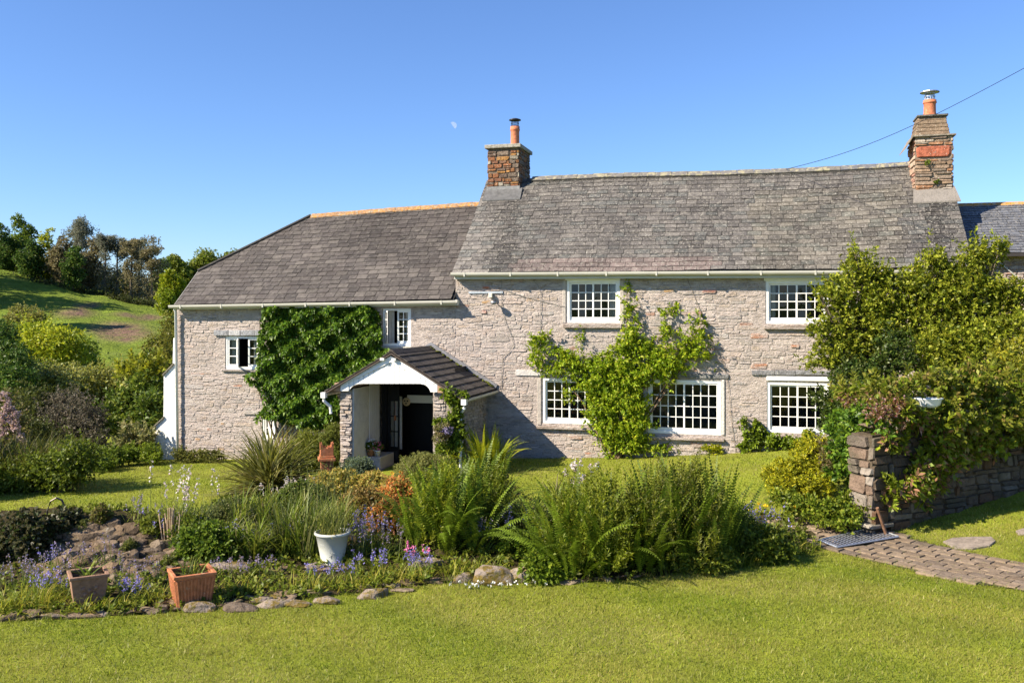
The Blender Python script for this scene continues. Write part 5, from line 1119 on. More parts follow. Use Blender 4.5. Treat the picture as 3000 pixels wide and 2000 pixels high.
def climber():
    B = [Z1(770, 570, 60, 35), Z1(740, 620, 45, 35), Z1(760, 740, 70, 50), Z1(900, 690, 55, 50), Z1(830, 820, 80, 45), Z1(950, 780, 90, 60), Z1(1100, 760, 90, 70), Z1(1250, 800, 120, 80, rt=.3), Z1(1400, 720, 120, 90, rt=.3),
         Z1(1480, 600, 60, 90), Z1(1480, 500, 40, 60), Z1(1460, 400, 22, 50, rt=.1), Z1(1470, 300, 20, 60, rt=.1), Z1(1455, 180, 16, 60, rt=.08), Z1(1300, 900, 180, 80, rt=.35), Z1(1450, 900, 140, 120, rt=.4), Z1(1350, 1050, 100, 100, rt=.35), Z1(1480, 1100, 130, 110, rt=.4),
         Z1(1300, 1150, 80, 70, rt=.35), Z1(1190, 930, 90, 60, rt=.3), Z1(1210, 1080, 75, 90, rt=.3), Z1(1210, 1220, 80, 80, rt=.3), Z1(1280, 1340, 80, 70, rt=.3), Z1(1330, 1480, 60, 40), Z1(1020, 860, 80, 45), Z1(1000, 720, 50, 40), Z1(1250, 1000, 60, 90, rt=.3), Z1(1400, 1300, 120, 80, rt=.4), Z1(1550, 1250, 90, 90, rt=.4), Z1(1480, 1420, 110, 70, rt=.35), Z1(1350, 1420, 80, 50), Z1(1080, 580, 25, 45, rt=.08), Z1(980, 1000, 14, 80, rt=.1), Z1(1100, 940, 60, 40),
         Z2(150, 620, 90, 60, rt=.3), Z2(250, 690, 100, 70, rt=.3), Z2(400, 720, 100, 70, rt=.3), Z2(560, 600, 70, 60), Z2(620, 700, 80, 60, rt=.25), Z2(680, 590, 50, 50), Z2(500, 790, 80, 50, rt=.25), Z2(370, 800, 90, 60, rt=.3),
         Z2(400, 560, 40, 50, rt=.12), Z2(390, 470, 28, 45, rt=.08), Z2(410, 380, 20, 40, rt=.07), Z2(480, 350, 35, 16, rt=.06), Z2(650, 500, 40, 35, rt=.12), Z2(700, 450, 25, 40, rt=.07), Z2(120, 900, 120, 90, rt=.35), Z2(250, 850, 110, 70, rt=.3), Z2(420, 880, 50, 45), Z2(150, 1050, 90, 80, rt=.35),
         Z2(180, 1180, 80, 70, rt=.35), Z2(130, 1300, 110, 70, rt=.35), Z2(200, 1400, 80, 55, rt=.3), Z2(350, 1450, 70, 35), Z2(50, 1400, 80, 60), Z2(750, 730, 25, 40, rt=.06)]
    V, F, C = clumpy(B, 90, .13, 5, .085, .045, GR['climb'], up=.45, spread=(.5, 1.35), droop=.2, jit=.28, loose=.5, lai=1.15)
    V, F, C = merge([(V, F, C), shoots(B, 9, .28, 4, .09, .045, GR['climb'], .6)])
    b = H2W(FP(1800, 1330)[0], -.2, .3); 
    t = plant('climbing_vine', 'bright yellow-green climber spreading between the ground floor windows', 'climber', V, F, C, tuple(b), M_LEAF); q = MB()
    for tx, ty in ((1838, 830), (1845, 1000), (1580, 1020), (1700, 1060), (2040, 1010), (2060, 940), (1950, 930), (1900, 1050), (1750, 1100), (2000, 1060)):
        s, z = FP(tx, ty, -.05); s2, z2 = FP((tx+1830)/2, (ty+1330)/2, -.1); q.tube([Vector((0, 0, -.2)), H2W(s2, -.1, z2)-b, H2W(s, -.05, z)-b], .03, .006, 5, (.16, .11, .07))
    q.build('stems', M_BARK, t)
climber()
V, F, C = clumpy([Z2(1020, 1240, 22, 40, rt=.08), Z2(1060, 1320, 28, 50, rt=.1), Z2(1130, 1280, 30, 55, rt=.1), Z2(1100, 1390, 70, 45, rt=.14), Z2(1170, 1350, 45, 45, rt=.14), Z2(1250, 1380, 70, 50, rt=.15), Z2(1370, 1400, 90, 40, rt=.15), Z2(1470, 1400, 80, 40, rt=.15), Z2(1540, 1340, 30, 50, rt=.12), Z2(1030, 1440, 50, 30, rt=.12)], 120, .1, 5, .085, .065, [(.09, .16, .015), (.14, .24, .02), (.06, .11, .012)], spread=(.7, 1.4))
plant('ivy', 'low ivy creeping along the wall foot below the right hand window', 'climber', V, F, C, tuple(H2W(FP(2240, 1310)[0], -.1, .5)), M_GLOSS)
V, F, C = clumpy([Z2(790, 1460, 50, 30, rt=.1), Z2(720, 1440, 14, 16, rt=.08)], 130, .08, 5, .1, .03, GR['fernY'], up=1)
plant('weeds', 'small yellow-green fern at the foot of the wall below the wide window', 'plants', V, F, C, tuple(H2W(FP(2090, 1325)[0], -.1, .45)))
# big shrub at the right
def Z3(x, y, rx, ry, Y=20.6, rd=None): return pxb(2300+x/2.751, 680+y/2.751, rx/2.35, ry/2.35, Y, rd)
SH = [Z3(560, 170, 24, 45, 20.6, .15), Z3(600, 235, 35, 45, 20.7, .2), Z3(520, 310, 45, 50, 20.6, .3), Z3(640, 300, 50, 40, 20.6, .3), Z3(750, 290, 40, 35), Z3(780, 350, 50, 40), Z3(380, 420, 40, 45, 20.6, .2), Z3(390, 500, 70, 40, 20.6, .3), Z3(270, 500, 30, 22, 20.5, .15), Z3(520, 430, 60, 60, 20.6, .3),
      Z3(660, 400, 90, 70), Z3(850, 450, 100, 70), Z3(1000, 420, 90, 90), Z3(1050, 330, 60, 40), Z3(1200, 220, 45, 60, 20.6, .25), Z3(1140, 180, 20, 30, 20.6, .15), Z3(1230, 320, 80, 60), Z3(1380, 300, 80, 70), Z3(1480, 200, 60, 70), Z3(1560, 130, 50, 50), Z3(1600, 220, 70, 60), Z3(1740, 130, 50, 35, 20.5, .2), Z3(1680, 190, 60, 50),
      Z3(450, 560, 110, 70), Z3(600, 560, 130, 100), Z3(800, 600, 150, 110), Z3(1000, 560, 150, 110), Z3(1200, 480, 150, 110), Z3(1400, 450, 150, 110), Z3(1580, 400, 90, 90), Z3(1650, 520, 100, 60), Z3(1780, 470, 90, 50, 20.4, .3), Z3(1860, 500, 60, 40, 20.4, .3), Z3(450, 700, 120, 90), Z3(620, 740, 140, 110), Z3(280, 785, 70, 30, 20.4, .25), Z3(380, 770, 80, 50),
      Z3(820, 780, 160, 110), Z3(1050, 740, 150, 120), Z3(1280, 680, 160, 130), Z3(1500, 640, 160, 120), Z3(1700, 650, 130, 100), Z3(1880, 640, 90, 90), Z3(420, 880, 110, 80), Z3(320, 920, 60, 45, 20.4, .25), Z3(600, 920, 130, 90), Z3(350, 1030, 90, 60, 20.4, .35), Z3(480, 1020, 110, 80), Z3(230, 1070, 40, 25, 20.3, .15),
      Z3(1250, 880, 160, 110, 20), Z3(1500, 860, 160, 110, 20), Z3(1720, 830, 140, 110, 20), Z3(1900, 780, 100, 110, 20), Z3(1150, 1000, 140, 90, 19.7), Z3(1380, 1020, 160, 80, 19.7), Z3(1600, 980, 120, 80, 19.6)]
t = hedge('shrub', 'large bright green shrub reaching over the gutter at the right of the house', 'shrub', SH, 24, .26, .09, GR['shrub'], K=6, up=.8, jit=.25, sh=2.2, shl=.42)
hedge('shrub', 'dark evergreen shrub below the bright one, beside the right hand window', 'shrub', [Z3(880, 900, 130, 70, 19.9), Z3(950, 1000, 150, 100, 19.6), Z3(600, 1120, 150, 80, 19.8), Z3(780, 1120, 130, 80, 19.6), Z3(480, 1180, 80, 70, 19.9), Z3(620, 1250, 110, 70, 19.5), Z3(430, 1270, 60, 70, 19.8), Z3(320, 1360, 55, 60, 19.9, .3), Z3(360, 1450, 55, 60, 19.7, .3), Z3(340, 1540, 40, 50, 19.6, .3), Z3(480, 1350, 90, 60, 19.3), Z3(620, 1340, 100, 50, 19)], 30, .2, .085, [(.03, .07, .015), (.05, .10, .02), (.08, .13, .03), (.035, .06, .02)], M_GLOSS, K=5, up=.5)
hedge('shrub', 'yellow-leaved shrub at the right edge above the garden wall', 'shrub', [Z3(1850, 930, 80, 60, 18.8), Z3(1800, 1040, 90, 60, 18.6), Z3(1890, 1090, 70, 60, 18.5), Z3(1780, 950, 60, 40, 18.9)], 30, .18, .1, [(.24, .28, .03), (.3, .33, .05), (.16, .2, .02)])
# cover on the garden wall (front blobs hang over its dark face)
def Z4(x, y, rx, ry, Y=17, rd=None):
    px_ = 2200+x/2.489; r = (px_-1500)/FPX
    if px_ > 2570 and Y < 18.5: a = (r*GC.y-GC.x)/(a1.x-a1.y*r); Y = GC.y+a1.y*a+{True: -.12, False: .25}[y > 90]
    return pxb(px_, 1130+y/2.489, rx/2.2, ry/2.2, Y, rd or .38)
wc = [(.14, .20, .03), (.19, .24, .04), (.10, .15, .02), (.27, .21, .06), (.13, .22, .02)]
hedge('cotoneaster', 'bronze-tinged shrub sprawling over the top of the garden wall', 'shrub', [Z4(1000, 30, 120, 50, 18), Z4(1150, 20, 120, 45, 18), Z4(1350, -10, 130, 60, 18.2), Z4(1500, -30, 130, 60, 18.3), Z4(1650, -60, 140, 70, 18.4), Z4(1850, -70, 140, 80, 18.6), Z4(1980, -60, 100, 90, 18.8), Z4(700, 60, 80, 45, 17.6), Z4(820, 60, 110, 40, 17.8), Z4(900, 90, 80, 30, 17.2, .3),
      Z4(1430, 110, 90, 50, 17.6), Z4(1500, 80, 130, 70, 17.7), Z4(1700, 60, 140, 90, 17.9), Z4(1880, 60, 130, 110, 18.2), Z4(2000, 80, 100, 110, 18.4), Z4(1250, 235, 100, 40, 17.0, .3), Z4(1400, 230, 120, 70, 17.1, .35), Z4(1560, 250, 120, 80, 17.3, .35), Z4(1730, 230, 110, 80, 17.6, .4), Z4(1880, 230, 110, 90, 17.9, .4), Z4(2000, 250, 80, 70, 18.2, .4), Z4(1110, 160, 60, 40, 17, .3), Z4(1400, 330, 90, 60, 17, .3), Z4(1500, 380, 90, 60, 17, .3), Z4(1620, 350, 100, 70, 17, .3), Z4(1750, 330, 90, 70, 17, .35), Z4(1880, 330, 90, 70, 17, .35), Z4(2000, 340, 80, 70, 17, .35), Z4(1560, 460, 60, 50, 17, .2), Z4(1430, 440, 60, 50, 17, .2), Z4(1060, 160, 80, 50, 17, .3)], 30, .18, .12, wc, K=5, up=.4, jit=.28, stems=False)
hedge('cotoneaster', 'leafy spray hanging down the dark face of the garden wall', 'shrub', [Z4(1050, 220, 80, 45, 16.4, .25), Z4(1180, 250, 80, 45, 16.5, .25), Z4(1300, 300, 90, 50, 16.6, .25), Z4(1310, 380, 80, 60, 16.5, .25), Z4(1340, 470, 80, 60, 16.5, .25), Z4(1300, 560, 70, 50, 16.4, .25), Z4(1210, 610, 90, 50, 16.3, .25), Z4(1130, 700, 90, 60, 16.1, .25), Z4(1230, 720, 90, 70, 16.2, .25), Z4(1250, 800, 60, 50, 16.2, .2), Z4(1050, 750, 55, 45, 16, .2), Z4(1100, 450, 35, 20, 16.2, .15), Z4(1020, 820, 30, 25, 16, .15), Z4(1370, 680, 60, 40, 16.3, .2), Z4(1480, 500, 80, 55, 16.3, .2), Z4(1440, 600, 70, 50, 16.3, .2), Z4(1600, 480, 80, 50, 16.3, .2), Z4(1780, 430, 90, 45, 16.3, .2), Z4(1000, 380, 50, 50, 16, .15)], 26, .16, .13, [(.13, .21, .02), (.18, .26, .03), (.09, .15, .015), (.3, .16, .09)], M_GLOSS, K=5, up=.2, stems=False)
hedge('geranium', 'reddish and pink-flowered creeping plant on top of the pillar', 'plant', [Z4(950, 200, 80, 40, 16.7, .25), Z4(860, 120, 70, 30, 17, .25), Z4(1020, 130, 90, 30, 17, .25), Z4(1000, 250, 60, 30, 16.5, .2), Z4(720, 110, 50, 25, 17.4, .2)], 45, .1, .06, [(.25, .12, .06), (.3, .2, .08), (.14, .16, .03), (.5, .3, .32), (.2, .07, .04)], stems=False)
hedge('ivy', 'glossy ivy hanging over the left side of the wall pillar', 'climber', [Z4(650, 260, 70, 60, 17.3, .25), Z4(620, 350, 45, 70, 17.2, .2), Z4(700, 380, 80, 70, 17.0, .25), Z4(650, 480, 60, 60, 17.1, .2), Z4(690, 560, 65, 50, 17.0, .2), Z4(640, 640, 50, 60, 17.0, .2), Z4(800, 330, 60, 40, 16.8, .2), Z4(790, 250, 80, 50, 16.9, .25), Z4(690, 640, 30, 60, 16.9, .15), Z4(760, 420, 40, 50, 16.5, .15), Z4(740, 520, 35, 50, 16.5, .15), Z4(860, 260, 60, 30, 16.3, .2), Z4(880, 200, 90, 35, 16.1, .25), Z4(960, 290, 50, 45, 16.0, .15), Z4(780, 600, 30, 50, 16.3, .12), Z4(740, 330, 50, 60, 16.5, .2)], 60, .13, .10, [(.06, .15, .02), (.10, .21, .025), (.035, .09, .015), (.14, .26, .03)], M_GLOSS, K=5, stems=False)
hedge('euphorbia', 'rounded mass of yellow euphorbia flowers left of the wall pillar', 'plant', [Z4(480, 440, 80, 45, 18.3, .35), Z4(400, 500, 90, 60, 18, .4), Z4(300, 580, 110, 60, 17.7, .4), Z4(220, 660, 100, 60, 17.5, .4), Z4(330, 680, 100, 70, 17.4, .4), Z4(450, 620, 90, 70, 17.6, .4), Z4(250, 740, 100, 50, 17.2, .35), Z4(430, 740, 80, 60, 17.2, .35), Z4(540, 720, 60, 60, 17.1, .3), Z4(530, 540, 60, 70, 17.8, .3)], 46, .13, .06, [(.42, .40, .015), (.50, .46, .02), (.34, .36, .02), (.16, .22, .02), (.12, .16, .02)], K=6, up=.9, jit=.2)
hedge('bush', 'brown-stemmed sparse bush between the euphorbia and the ivy', 'bush', [Z4(530, 480, 50, 80, 17.9, .25), Z4(560, 620, 45, 90, 17.3, .25), Z4(590, 520, 30, 60, 17.6, .2)], 26, .15, .08, [(.18, .13, .06), (.13, .12, .04), (.1, .13, .03)])
hedge('ground_cover', 'fresh green leaves and small yellow flowers at the foot of the euphorbia', 'plants', [Z4(230, 840, 70, 45, 16.7, .3), Z4(330, 870, 80, 50, 16.5, .3), Z4(440, 880, 80, 50, 16.3, .3), Z4(550, 900, 80, 50, 16.2, .3), Z4(660, 920, 90, 50, 16.1, .3), Z4(750, 950, 80, 40, 16.0, .25), Z4(760, 840, 70, 60, 16.2, .2), Z4(700, 1000, 90, 30, 15.8, .2), Z4(550, 970, 90, 35, 16, .2)], 50, .13, .075, [(.10, .18, .02), (.15, .24, .025), (.07, .13, .015), (.2, .27, .04)], stems=False, kind=None)

# ================================================================ THE FLOWER BED
def frond_mesh(L, Wd, curve, el0, seed, np_=24, narrow=1.0):
    r = random.Random(seed); V, F, C = [], [], []; pts = []; x = z = 0; e = math.radians(el0); N = 30; y = 0; sw = r.uniform(-.25, .25)
    for i in range(N+1):
        pts.append((x, y, z)); x += L/N*math.cos(e); z += L/N*math.sin(e); y += sw*L/N*i/N; e -= curve/N*(.3+1.5*i/N)
    def add(p, c): b = len(V); V.extend(p); F.append(tuple(range(b, b+len(p)))); C.append(c)
    for i in range(0, N, 3):
        a, b = pts[i], pts[i+3]; w = .006*(1-i/N*.7); add([(a[0], a[1]-w, a[2]), (a[0], a[1]+w, a[2]), (b[0], b[1]+w*.9, b[2]), (b[0], b[1]-w*.9, b[2])], (1.3, 1.1, .9))
    for i in range(np_):
        k = .08+.92*(i+.5)/np_; q = k*N; j = min(int(q), N-1); f = q-j; p = [pts[j][m]+(pts[j+1][m]-pts[j][m])*f for m in range(3)]
        tx, tz = pts[j+1][0]-pts[j][0], pts[j+1][2]-pts[j][2]; tl = math.hypot(tx, tz); tx /= tl; tz /= tl
        wl = Wd*.5*min(1, (k/.38))**.7*max(.06, (1-k)/.55 if k > .45 else 1)**.8; pw = L/np_*.62
        for sd in (-1, 1):
            t = r.uniform(.8, 1.1); tipd = (tx*.38, sd*.93, tz*.38-.12*r.random()); ww = pw*.5; c = r.uniform(.8, 1.2); cc = (c, c*r.uniform(.95, 1.05), c)
            m = [p[n]+tipd[n]*wl*t*.5 for n in range(3)]; e_ = [p[n]+tipd[n]*wl*t for n in range(3)]; e_[2] -= wl*.12; m[2] += wl*.03
            add([(p[0]-tx*ww*.8, p[1], p[2]-tz*ww*.8), (m[0]-tx*ww, m[1], m[2]-tz*ww), (e_[0], e_[1], e_[2]), (m[0]+tx*ww, m[1], m[2]+tz*ww), (p[0]+tx*ww*.8, p[1], p[2]+tz*ww*.8)], cc)
    me = bpy.data.meshes.new('frond'); me.from_pydata(V, [], F); at = me.attributes.new('col', 'FLOAT_COLOR', 'FACE'); at.data.foreach_set('color', [x for c in C for x in (*c, 1)]); me.materials.append(M_LEAF); return me
FR = [frond_mesh(1.0, .21, c, e, i, 30) for i, (c, e) in enumerate(((.45, 82), (.7, 78), (.9, 75), (1.2, 68), (.3, 85), (1.5, 62)))]
FRN = [frond_mesh(1.0, .13, c, e, 20+i, 30) for i, (c, e) in enumerate(((.3, 84), (.5, 80), (.8, 76), (.2, 86)))]
def fern(label, px, py, n, L, cols, rad=.18, ms=None, w=1.0, lean=0, spots=None):
    b = GB(px, py); t = thing('fern', label, 'fern', b)
    for (sx, sy, k) in (spots or ((0, 0, 1),)):
        z0 = float(gb(b.x+sx, b.y+sy))-b.z
        for i in range(int(n*k)):
            a = i*2.39996+rnd.uniform(-.3, .3); r_ = rad*math.sqrt(rnd.random()); l = L*rnd.uniform(.55, 1.0)*(.75+.3*k)
            put(rnd.choice(ms or FR), 'frond', (sx+r_*math.cos(a), sy+r_*math.sin(a), z0), (l, l*w*rnd.uniform(.85, 1.2), l), (rnd.uniform(-.35, .35), rnd.uniform(-.3, .18)+lean*math.cos(a), a), t,
                jc(rnd.choice(cols), .85, 1.15))
    return t
fern('big bright green shuttlecock fern in the middle of the bed', 1310, 1602, 30, 1.60, [(.14, .21, .015), (.18, .26, .02), (.10, .15, .012)], .16, spots=((0.17, 0.0, 0.7), (-0.21, 0.16, 0.92), (0.03, -0.3, 0.86), (0.27, 0.28, 0.66), (-0.49, -0.07, 0.72), (0.46, -0.24, 0.68), (-0.16, 0.47, 0.73)), w=.8)
fern('darker fern to the right behind the big bright one', 1415, 1545, 25, 1.62, [(.09, .14, .012), (.12, .18, .015), (.15, .21, .02)], .16, spots=((0.13, 0.0, 1.0), (-0.17, 0.15, 0.93), (0.03, -0.28, 0.59), (0.21, 0.27, 0.58), (-0.39, -0.07, 0.79)), w=.8)
fern('largest fern at the front of the bed, left of centre of the fern group', 1750, 1672, 33, 1.66, [(.14, .21, .015), (.18, .26, .02), (.10, .15, .012)], .18, spots=((0.22, 0.0, 0.75), (-0.29, 0.14, 0.82), (0.04, -0.26, 0.74), (0.36, 0.25, 0.79), (-0.66, -0.06, 0.78), (0.63, -0.21, 0.58), (-0.21, 0.41, 0.56), (-0.4, -0.41, 0.8), (0.87, 0.17, 0.61)), w=.75)
fern('dark narrow-fronded fern right of the largest one', 1985, 1652, 33, 1.77, [(.09, .14, .012), (.12, .18, .015), (.15, .21, .02)], .22, FRN, spots=((0.2, 0.0, 0.75), (-0.26, 0.14, 0.67), (0.04, -0.26, 0.75), (0.32, 0.25, 0.64), (-0.59, -0.06, 0.6), (0.56, -0.21, 0.69), (-0.19, 0.41, 0.84), (-0.36, -0.41, 0.79), (0.78, 0.17, 0.76)))
def fern_mass(t, blobs, cols, ln=.5):
    V, F, C = shoots(blobs, 19, ln, 5, .075, .02, cols, 1.3, 9); b = np.array(t.location); V[:, 2] = np.maximum(V[:, 2], b[2]-.05); tag(np_obj('leaflets', V-b, F, C, M_LEAF, t), kind='stuff')
FM = [o for o in COL.objects if o.name.startswith('fern') and 'label' in o.keys()][-4:]
fern_mass(FM[0], [pxb(1300, 1520, 75, 70, 15.4, .5), pxb(1330, 1440, 60, 50, 15.7, .4), pxb(1260, 1560, 50, 45, 15.2, .35)], [(.15, .22, .015), (.2, .28, .02), (.10, .15, .012)])
fern_mass(FM[1], [pxb(1410, 1450, 60, 55, 16.3, .45), pxb(1430, 1520, 50, 50, 16, .4)], [(.10, .15, .012), (.14, .2, .02), (.07, .11, .01)])
fern_mass(FM[2], [pxb(1740, 1540, 110, 90, 14.2, .6), pxb(1660, 1580, 70, 75, 14, .5), pxb(1830, 1560, 80, 90, 14.2, .5), pxb(1750, 1640, 110, 50, 13.8, .4), pxb(1700, 1470, 60, 40, 14.5, .4)], [(.12, .18, .015), (.16, .23, .02), (.08, .12, .01)])
fern_mass(FM[3], [pxb(1980, 1520, 110, 105, 14.4, .6), pxb(2060, 1570, 70, 80, 14.5, .5), pxb(1900, 1560, 80, 90, 14.2, .5), pxb(1990, 1440, 70, 45, 14.7, .4), pxb(2000, 1630, 110, 45, 14, .35)], [(.10, .145, .015), (.13, .18, .02), (.07, .10, .01), (.16, .17, .04)])
fern('lower light green fern at the left front of the largest one', 1640, 1672, 21, 1.02, [(.14, .21, .015), (.18, .26, .02), (.10, .15, .012)], .15, spots=((0.14, 0.0, 0.85), (-0.18, 0.1, 0.82), (0.03, -0.18, 0.79)), w=.8)
fern('yellow-green fern in front of the porch downpipe', 1425, 1388, 80, 1.25, [(.32, .36, .015), (.38, .40, .02), (.22, .29, .012)], .22, spots=((0, 0, 1), (.2, .15, .5)), w=.8)
fern('small bright fern behind the pale shrub at the porch pillar', 880, 1345, 26, .9, GR['fernY'], .3, w=.7)
fern('low fern between the bright fern and the dark dome bush', 1350, 1470, 33, 1.02, [(.14, .21, .015), (.18, .26, .02), (.10, .15, .012)], .2)
# spiky plant
def yucca_extra(t):
    V, F, C = straps(90, .6, .035, (20, 85), [(.16, .12, .07), (.22, .16, .09)], droop=1.2, r0=.12, base=(0, 0, .12)); np_obj('dead_leaves', V, F, C, M_LEAF, t)
strap_thing('spiky_plant', 'large round spiky strap-leaved plant on the back lawn edge left of the porch', 'plant', 790, 1440, 620, 1.62, .05, (5, 85), [(.12, .15, .04), (.16, .19, .05), (.22, .23, .07), (.08, .10, .02), (.28, .27, .10)], r0=.16, droop=.9, extra=yucca_extra)
# crowned terracotta chimney pot
def crown_pot():
    b = GB(957, 1402); b.z = float(g(b.x, b.y)); k = b.y/FPX; t = thing('crown_chimney_pot', 'old square terracotta chimney pot with a crowned rim, standing among the plants', 'pot', b, .25); c = (.42, .16, .075)
    hh = (1402-1297)*k; w_ = 42*k/2; q = MB(); q.box((-w_*.82, -w_*.82, 0), (w_*.82, w_*.82, hh*.52), c); q.box((-w_*1.18, -w_*1.18, hh*.52), (w_*1.18, w_*1.18, hh*.60), c); q.box((-w_*1.0, -w_*1.0, hh*.60), (w_*1.0, w_*1.0, hh*.66), c)
    q.box((-w_*.9, -w_*.9, hh*.66), (w_*.9, w_*.9, hh*.86), c); q.build('body', M_TERRA, t, bevel=.01); q = MB()
    for sx in (-1, 1):
        for sy in (-1, 1): q.prism([(sx*w_*.92, sy*w_*.9, hh*.86), (sx*w_*.92, sy*w_*.9, hh*1.02), (sx*w_*.5, sy*w_*.9, hh*.90), (sx*w_*.1, sy*w_*.9, hh*.9), (sx*w_*.1, sy*w_*.9, hh*.86)], (0, -sy*.05, 0), c)
        q.prism([(sx*w_*.9, -w_*.9, hh*.86), (sx*w_*.9, -w_*.9, hh*1.0), (sx*w_*.9, 0, hh*.88), (sx*w_*.9, w_*.9, hh*1.0), (sx*w_*.9, w_*.9, hh*.86)], (-sx*.05, 0, 0), c)
    q.build('crown', M_TERRA, t)
crown_pot()
def px_bush(name, label, cat, px, py, w_, h_, leaf, cols, sub=.12, dens=10, K=5, m=None, up=.6, n=7, bed=True, lw=.5, jit=.2, flat=1.0, thick=.45, stems=True):
    """dome shaped bush standing at photo point px,py, w_ x h_ pixels"""
    b = ground_base(px, py, bed); k = b.y/FPX; Wd, H = w_*k, h_*k*.97; bl = []
    for i in range(n):
        a = i*2.4; r_ = Wd*.27*math.sqrt((i+.3)/n); rr = Wd*rnd.uniform(.24, .34); hz = min(H*.5, rr*1.2)*flat; bl.append((np.array((b.x+math.cos(a)*r_, b.y+math.sin(a)*r_*.8, b.z+max(hz*.8, (H-hz)*(1-.35*(i/n))))), (rr, rr, hz)))
        bl.append((np.array((b.x+math.cos(a)*r_*1.15, b.y+math.sin(a)*r_, b.z+H*.3)), (rr, rr, H*.32)))
    V, F, C = clumpy(bl, dens, sub, K, leaf, leaf*lw, cols, up=up, jit=jit); V[:, 2] = np.maximum(V[:, 2], b.z+.01)
    return plant(name, label, cat, V, F, C, tuple(b), m)
px_bush('lavender_bush', 'grey-green domed bush in front of the dark porch doorway', 'bush', 1245, 1432, 190, 108, .06, [(.16, .21, .08), (.20, .25, .10), (.11, .15, .05)], .1, K=6, up=1.0, n=9, lw=.2)
px_bush('rosemary', 'upright green rosemary behind the crowned chimney pot', 'bush', 975, 1385, 70, 150, .07, [(.10, .15, .04), (.14, .2, .05)], .1, K=6, up=1.2, lw=.25)
px_bush('bush', 'feathery green bush at the wall between the spiky plant and the porch', 'bush', 900, 1378, 130, 118, .08, [(.11, .16, .03), (.15, .21, .04)], .13, K=6, up=1.2, lw=.25)
px_bush('bush', 'silvery blue-green bush in front of the left porch pillar', 'bush', 1050, 1425, 110, 95, .055, [(.13, .18, .12), (.17, .22, .14), (.08, .13, .06)], .1, K=6, up=.7, lw=.35)
px_bush('spiraea', 'golden yellow spiraea in front of the silvery bush', 'shrub', 985, 1475, 170, 105, .07, [(.45, .36, .07), (.52, .40, .10), (.35, .32, .05), (.22, .24, .04)], .1, lw=.5)
px_bush('azalea', 'cream and yellow leaved low shrub below the porch step', 'shrub', 1090, 1475, 150, 95, .075, [(.58, .42, .12), (.48, .38, .08), (.3, .3, .05)], .1, lw=.45)
px_bush('azalea', 'bronze brown shrub behind the white pot', 'shrub', 1060, 1540, 160, 120, .07, [(.24, .15, .04), (.30, .20, .06), (.12, .11, .025), (.36, .27, .07)], .1, lw=.45)
px_bush('azalea', 'peach-orange shrub left of the big bright fern', 'shrub', 1165, 1525, 130, 130, .10, [(.62, .32, .09), (.62, .22, .06), (.5, .36, .08), (.2, .2, .04)], .12, lw=.4, up=.9)
px_bush('azalea', 'orange-red leaved shrub low beside the big bright fern', 'shrub', 1140, 1570, 130, 115, .08, [(.40, .15, .035), (.5, .24, .06), (.15, .10, .03), (.10, .10, .025)], .12, lw=.45)
px_bush('marigold', 'leafy plant with orange flowers in front of the domed bush', 'plant', 1225, 1480, 130, 100, .06, [(.12, .18, .03), (.16, .22, .04)], .1, lw=.35)
px_bush('bush', 'dark leafy bush under the spiraea at the left of the bed middle', 'bush', 890, 1500, 150, 90, .08, [(.06, .11, .02), (.09, .15, .03)], .1)
px_bush('bush', 'mounded green geranium left of the white pot', 'plant', 610, 1640, 170, 110, .08, [(.08, .16, .02), (.12, .21, .03), (.05, .1, .015)], .12)
px_bush('bush', 'dense green leaves right of the cut stalks', 'plant', 560, 1600, 110, 90, .07, [(.10, .17, .03), (.15, .22, .04), (.06, .11, .02)], .1)
px_bush('bush', 'grey-green forget-me-not mound behind the daylily', 'plant', 680, 1545, 170, 85, .06, [(.10, .14, .06), (.13, .18, .07), (.07, .11, .04)], .1)
px_bush('bush', 'round fresh green leaves between the mossy boulder and the ferns', 'plant', 1540, 1630, 150, 75, .08, [(.11, .20, .02), (.15, .26, .03), (.07, .13, .015)], .1, lw=.8)
px_bush('bush', 'low green leaves at the right of the mossy boulder', 'plant', 1590, 1700, 120, 80, .09, [(.10, .18, .02), (.14, .24, .03)], .1)
px_bush('bush', 'dark weedy growth at the right end of the bed', 'plant', 2230, 1640, 180, 100, .08, [(.06, .11, .015), (.09, .15, .02), (.13, .19, .03)], .12)
px_bush('bush', 'leafy weeds at the front of the dark narrow fern', 'plant', 2060, 1668, 190, 75, .07, [(.08, .14, .02), (.13, .2, .03), (.2, .26, .04)], .1)
px_bush('bush', 'upright dark green plants behind the right end of the bed', 'plant', 2150, 1600, 130, 120, .10, [(.06, .11, .02), (.09, .15, .025)], .12, lw=.35, up=1.2)
px_bush('euonymus', 'pale variegated leaves at the foot of the right porch pillar', 'shrub', 1330, 1385, 70, 130, .06, [(.16, .22, .06), (.25, .30, .12), (.08, .13, .03)], .1)
px_bush('weeds', 'reddish shoots beside the ivy mound on the rockery', 'plants', 300, 1545, 50, 60, .06, [(.14, .11, .04), (.10, .14, .03)], .1, dens=8)
px_bush('bush', 'small green mound on the right shoulder of the rockery', 'plant', 440, 1560, 80, 45, .06, [(.10, .15, .03), (.14, .20, .03)], .1)
ivc = [(.035, .045, .015), (.06, .06, .025), (.09, .08, .04), (.03, .06, .02), (.12, .12, .06)]
for (lab, x, y, w_, h_) in (('dark weathered ivy mound at the left end of the rockery', 70, 1625, 190, 135), ('dark ivy growing round the iron hoop', 185, 1560, 120, 65), ('lower spread of dark ivy at the left edge of the bed', -30, 1640, 150, 100)):
    px_bush('ivy', lab, 'climber', x, y, w_, h_, .075, ivc, .12, m=M_GLOSS, lw=.75)
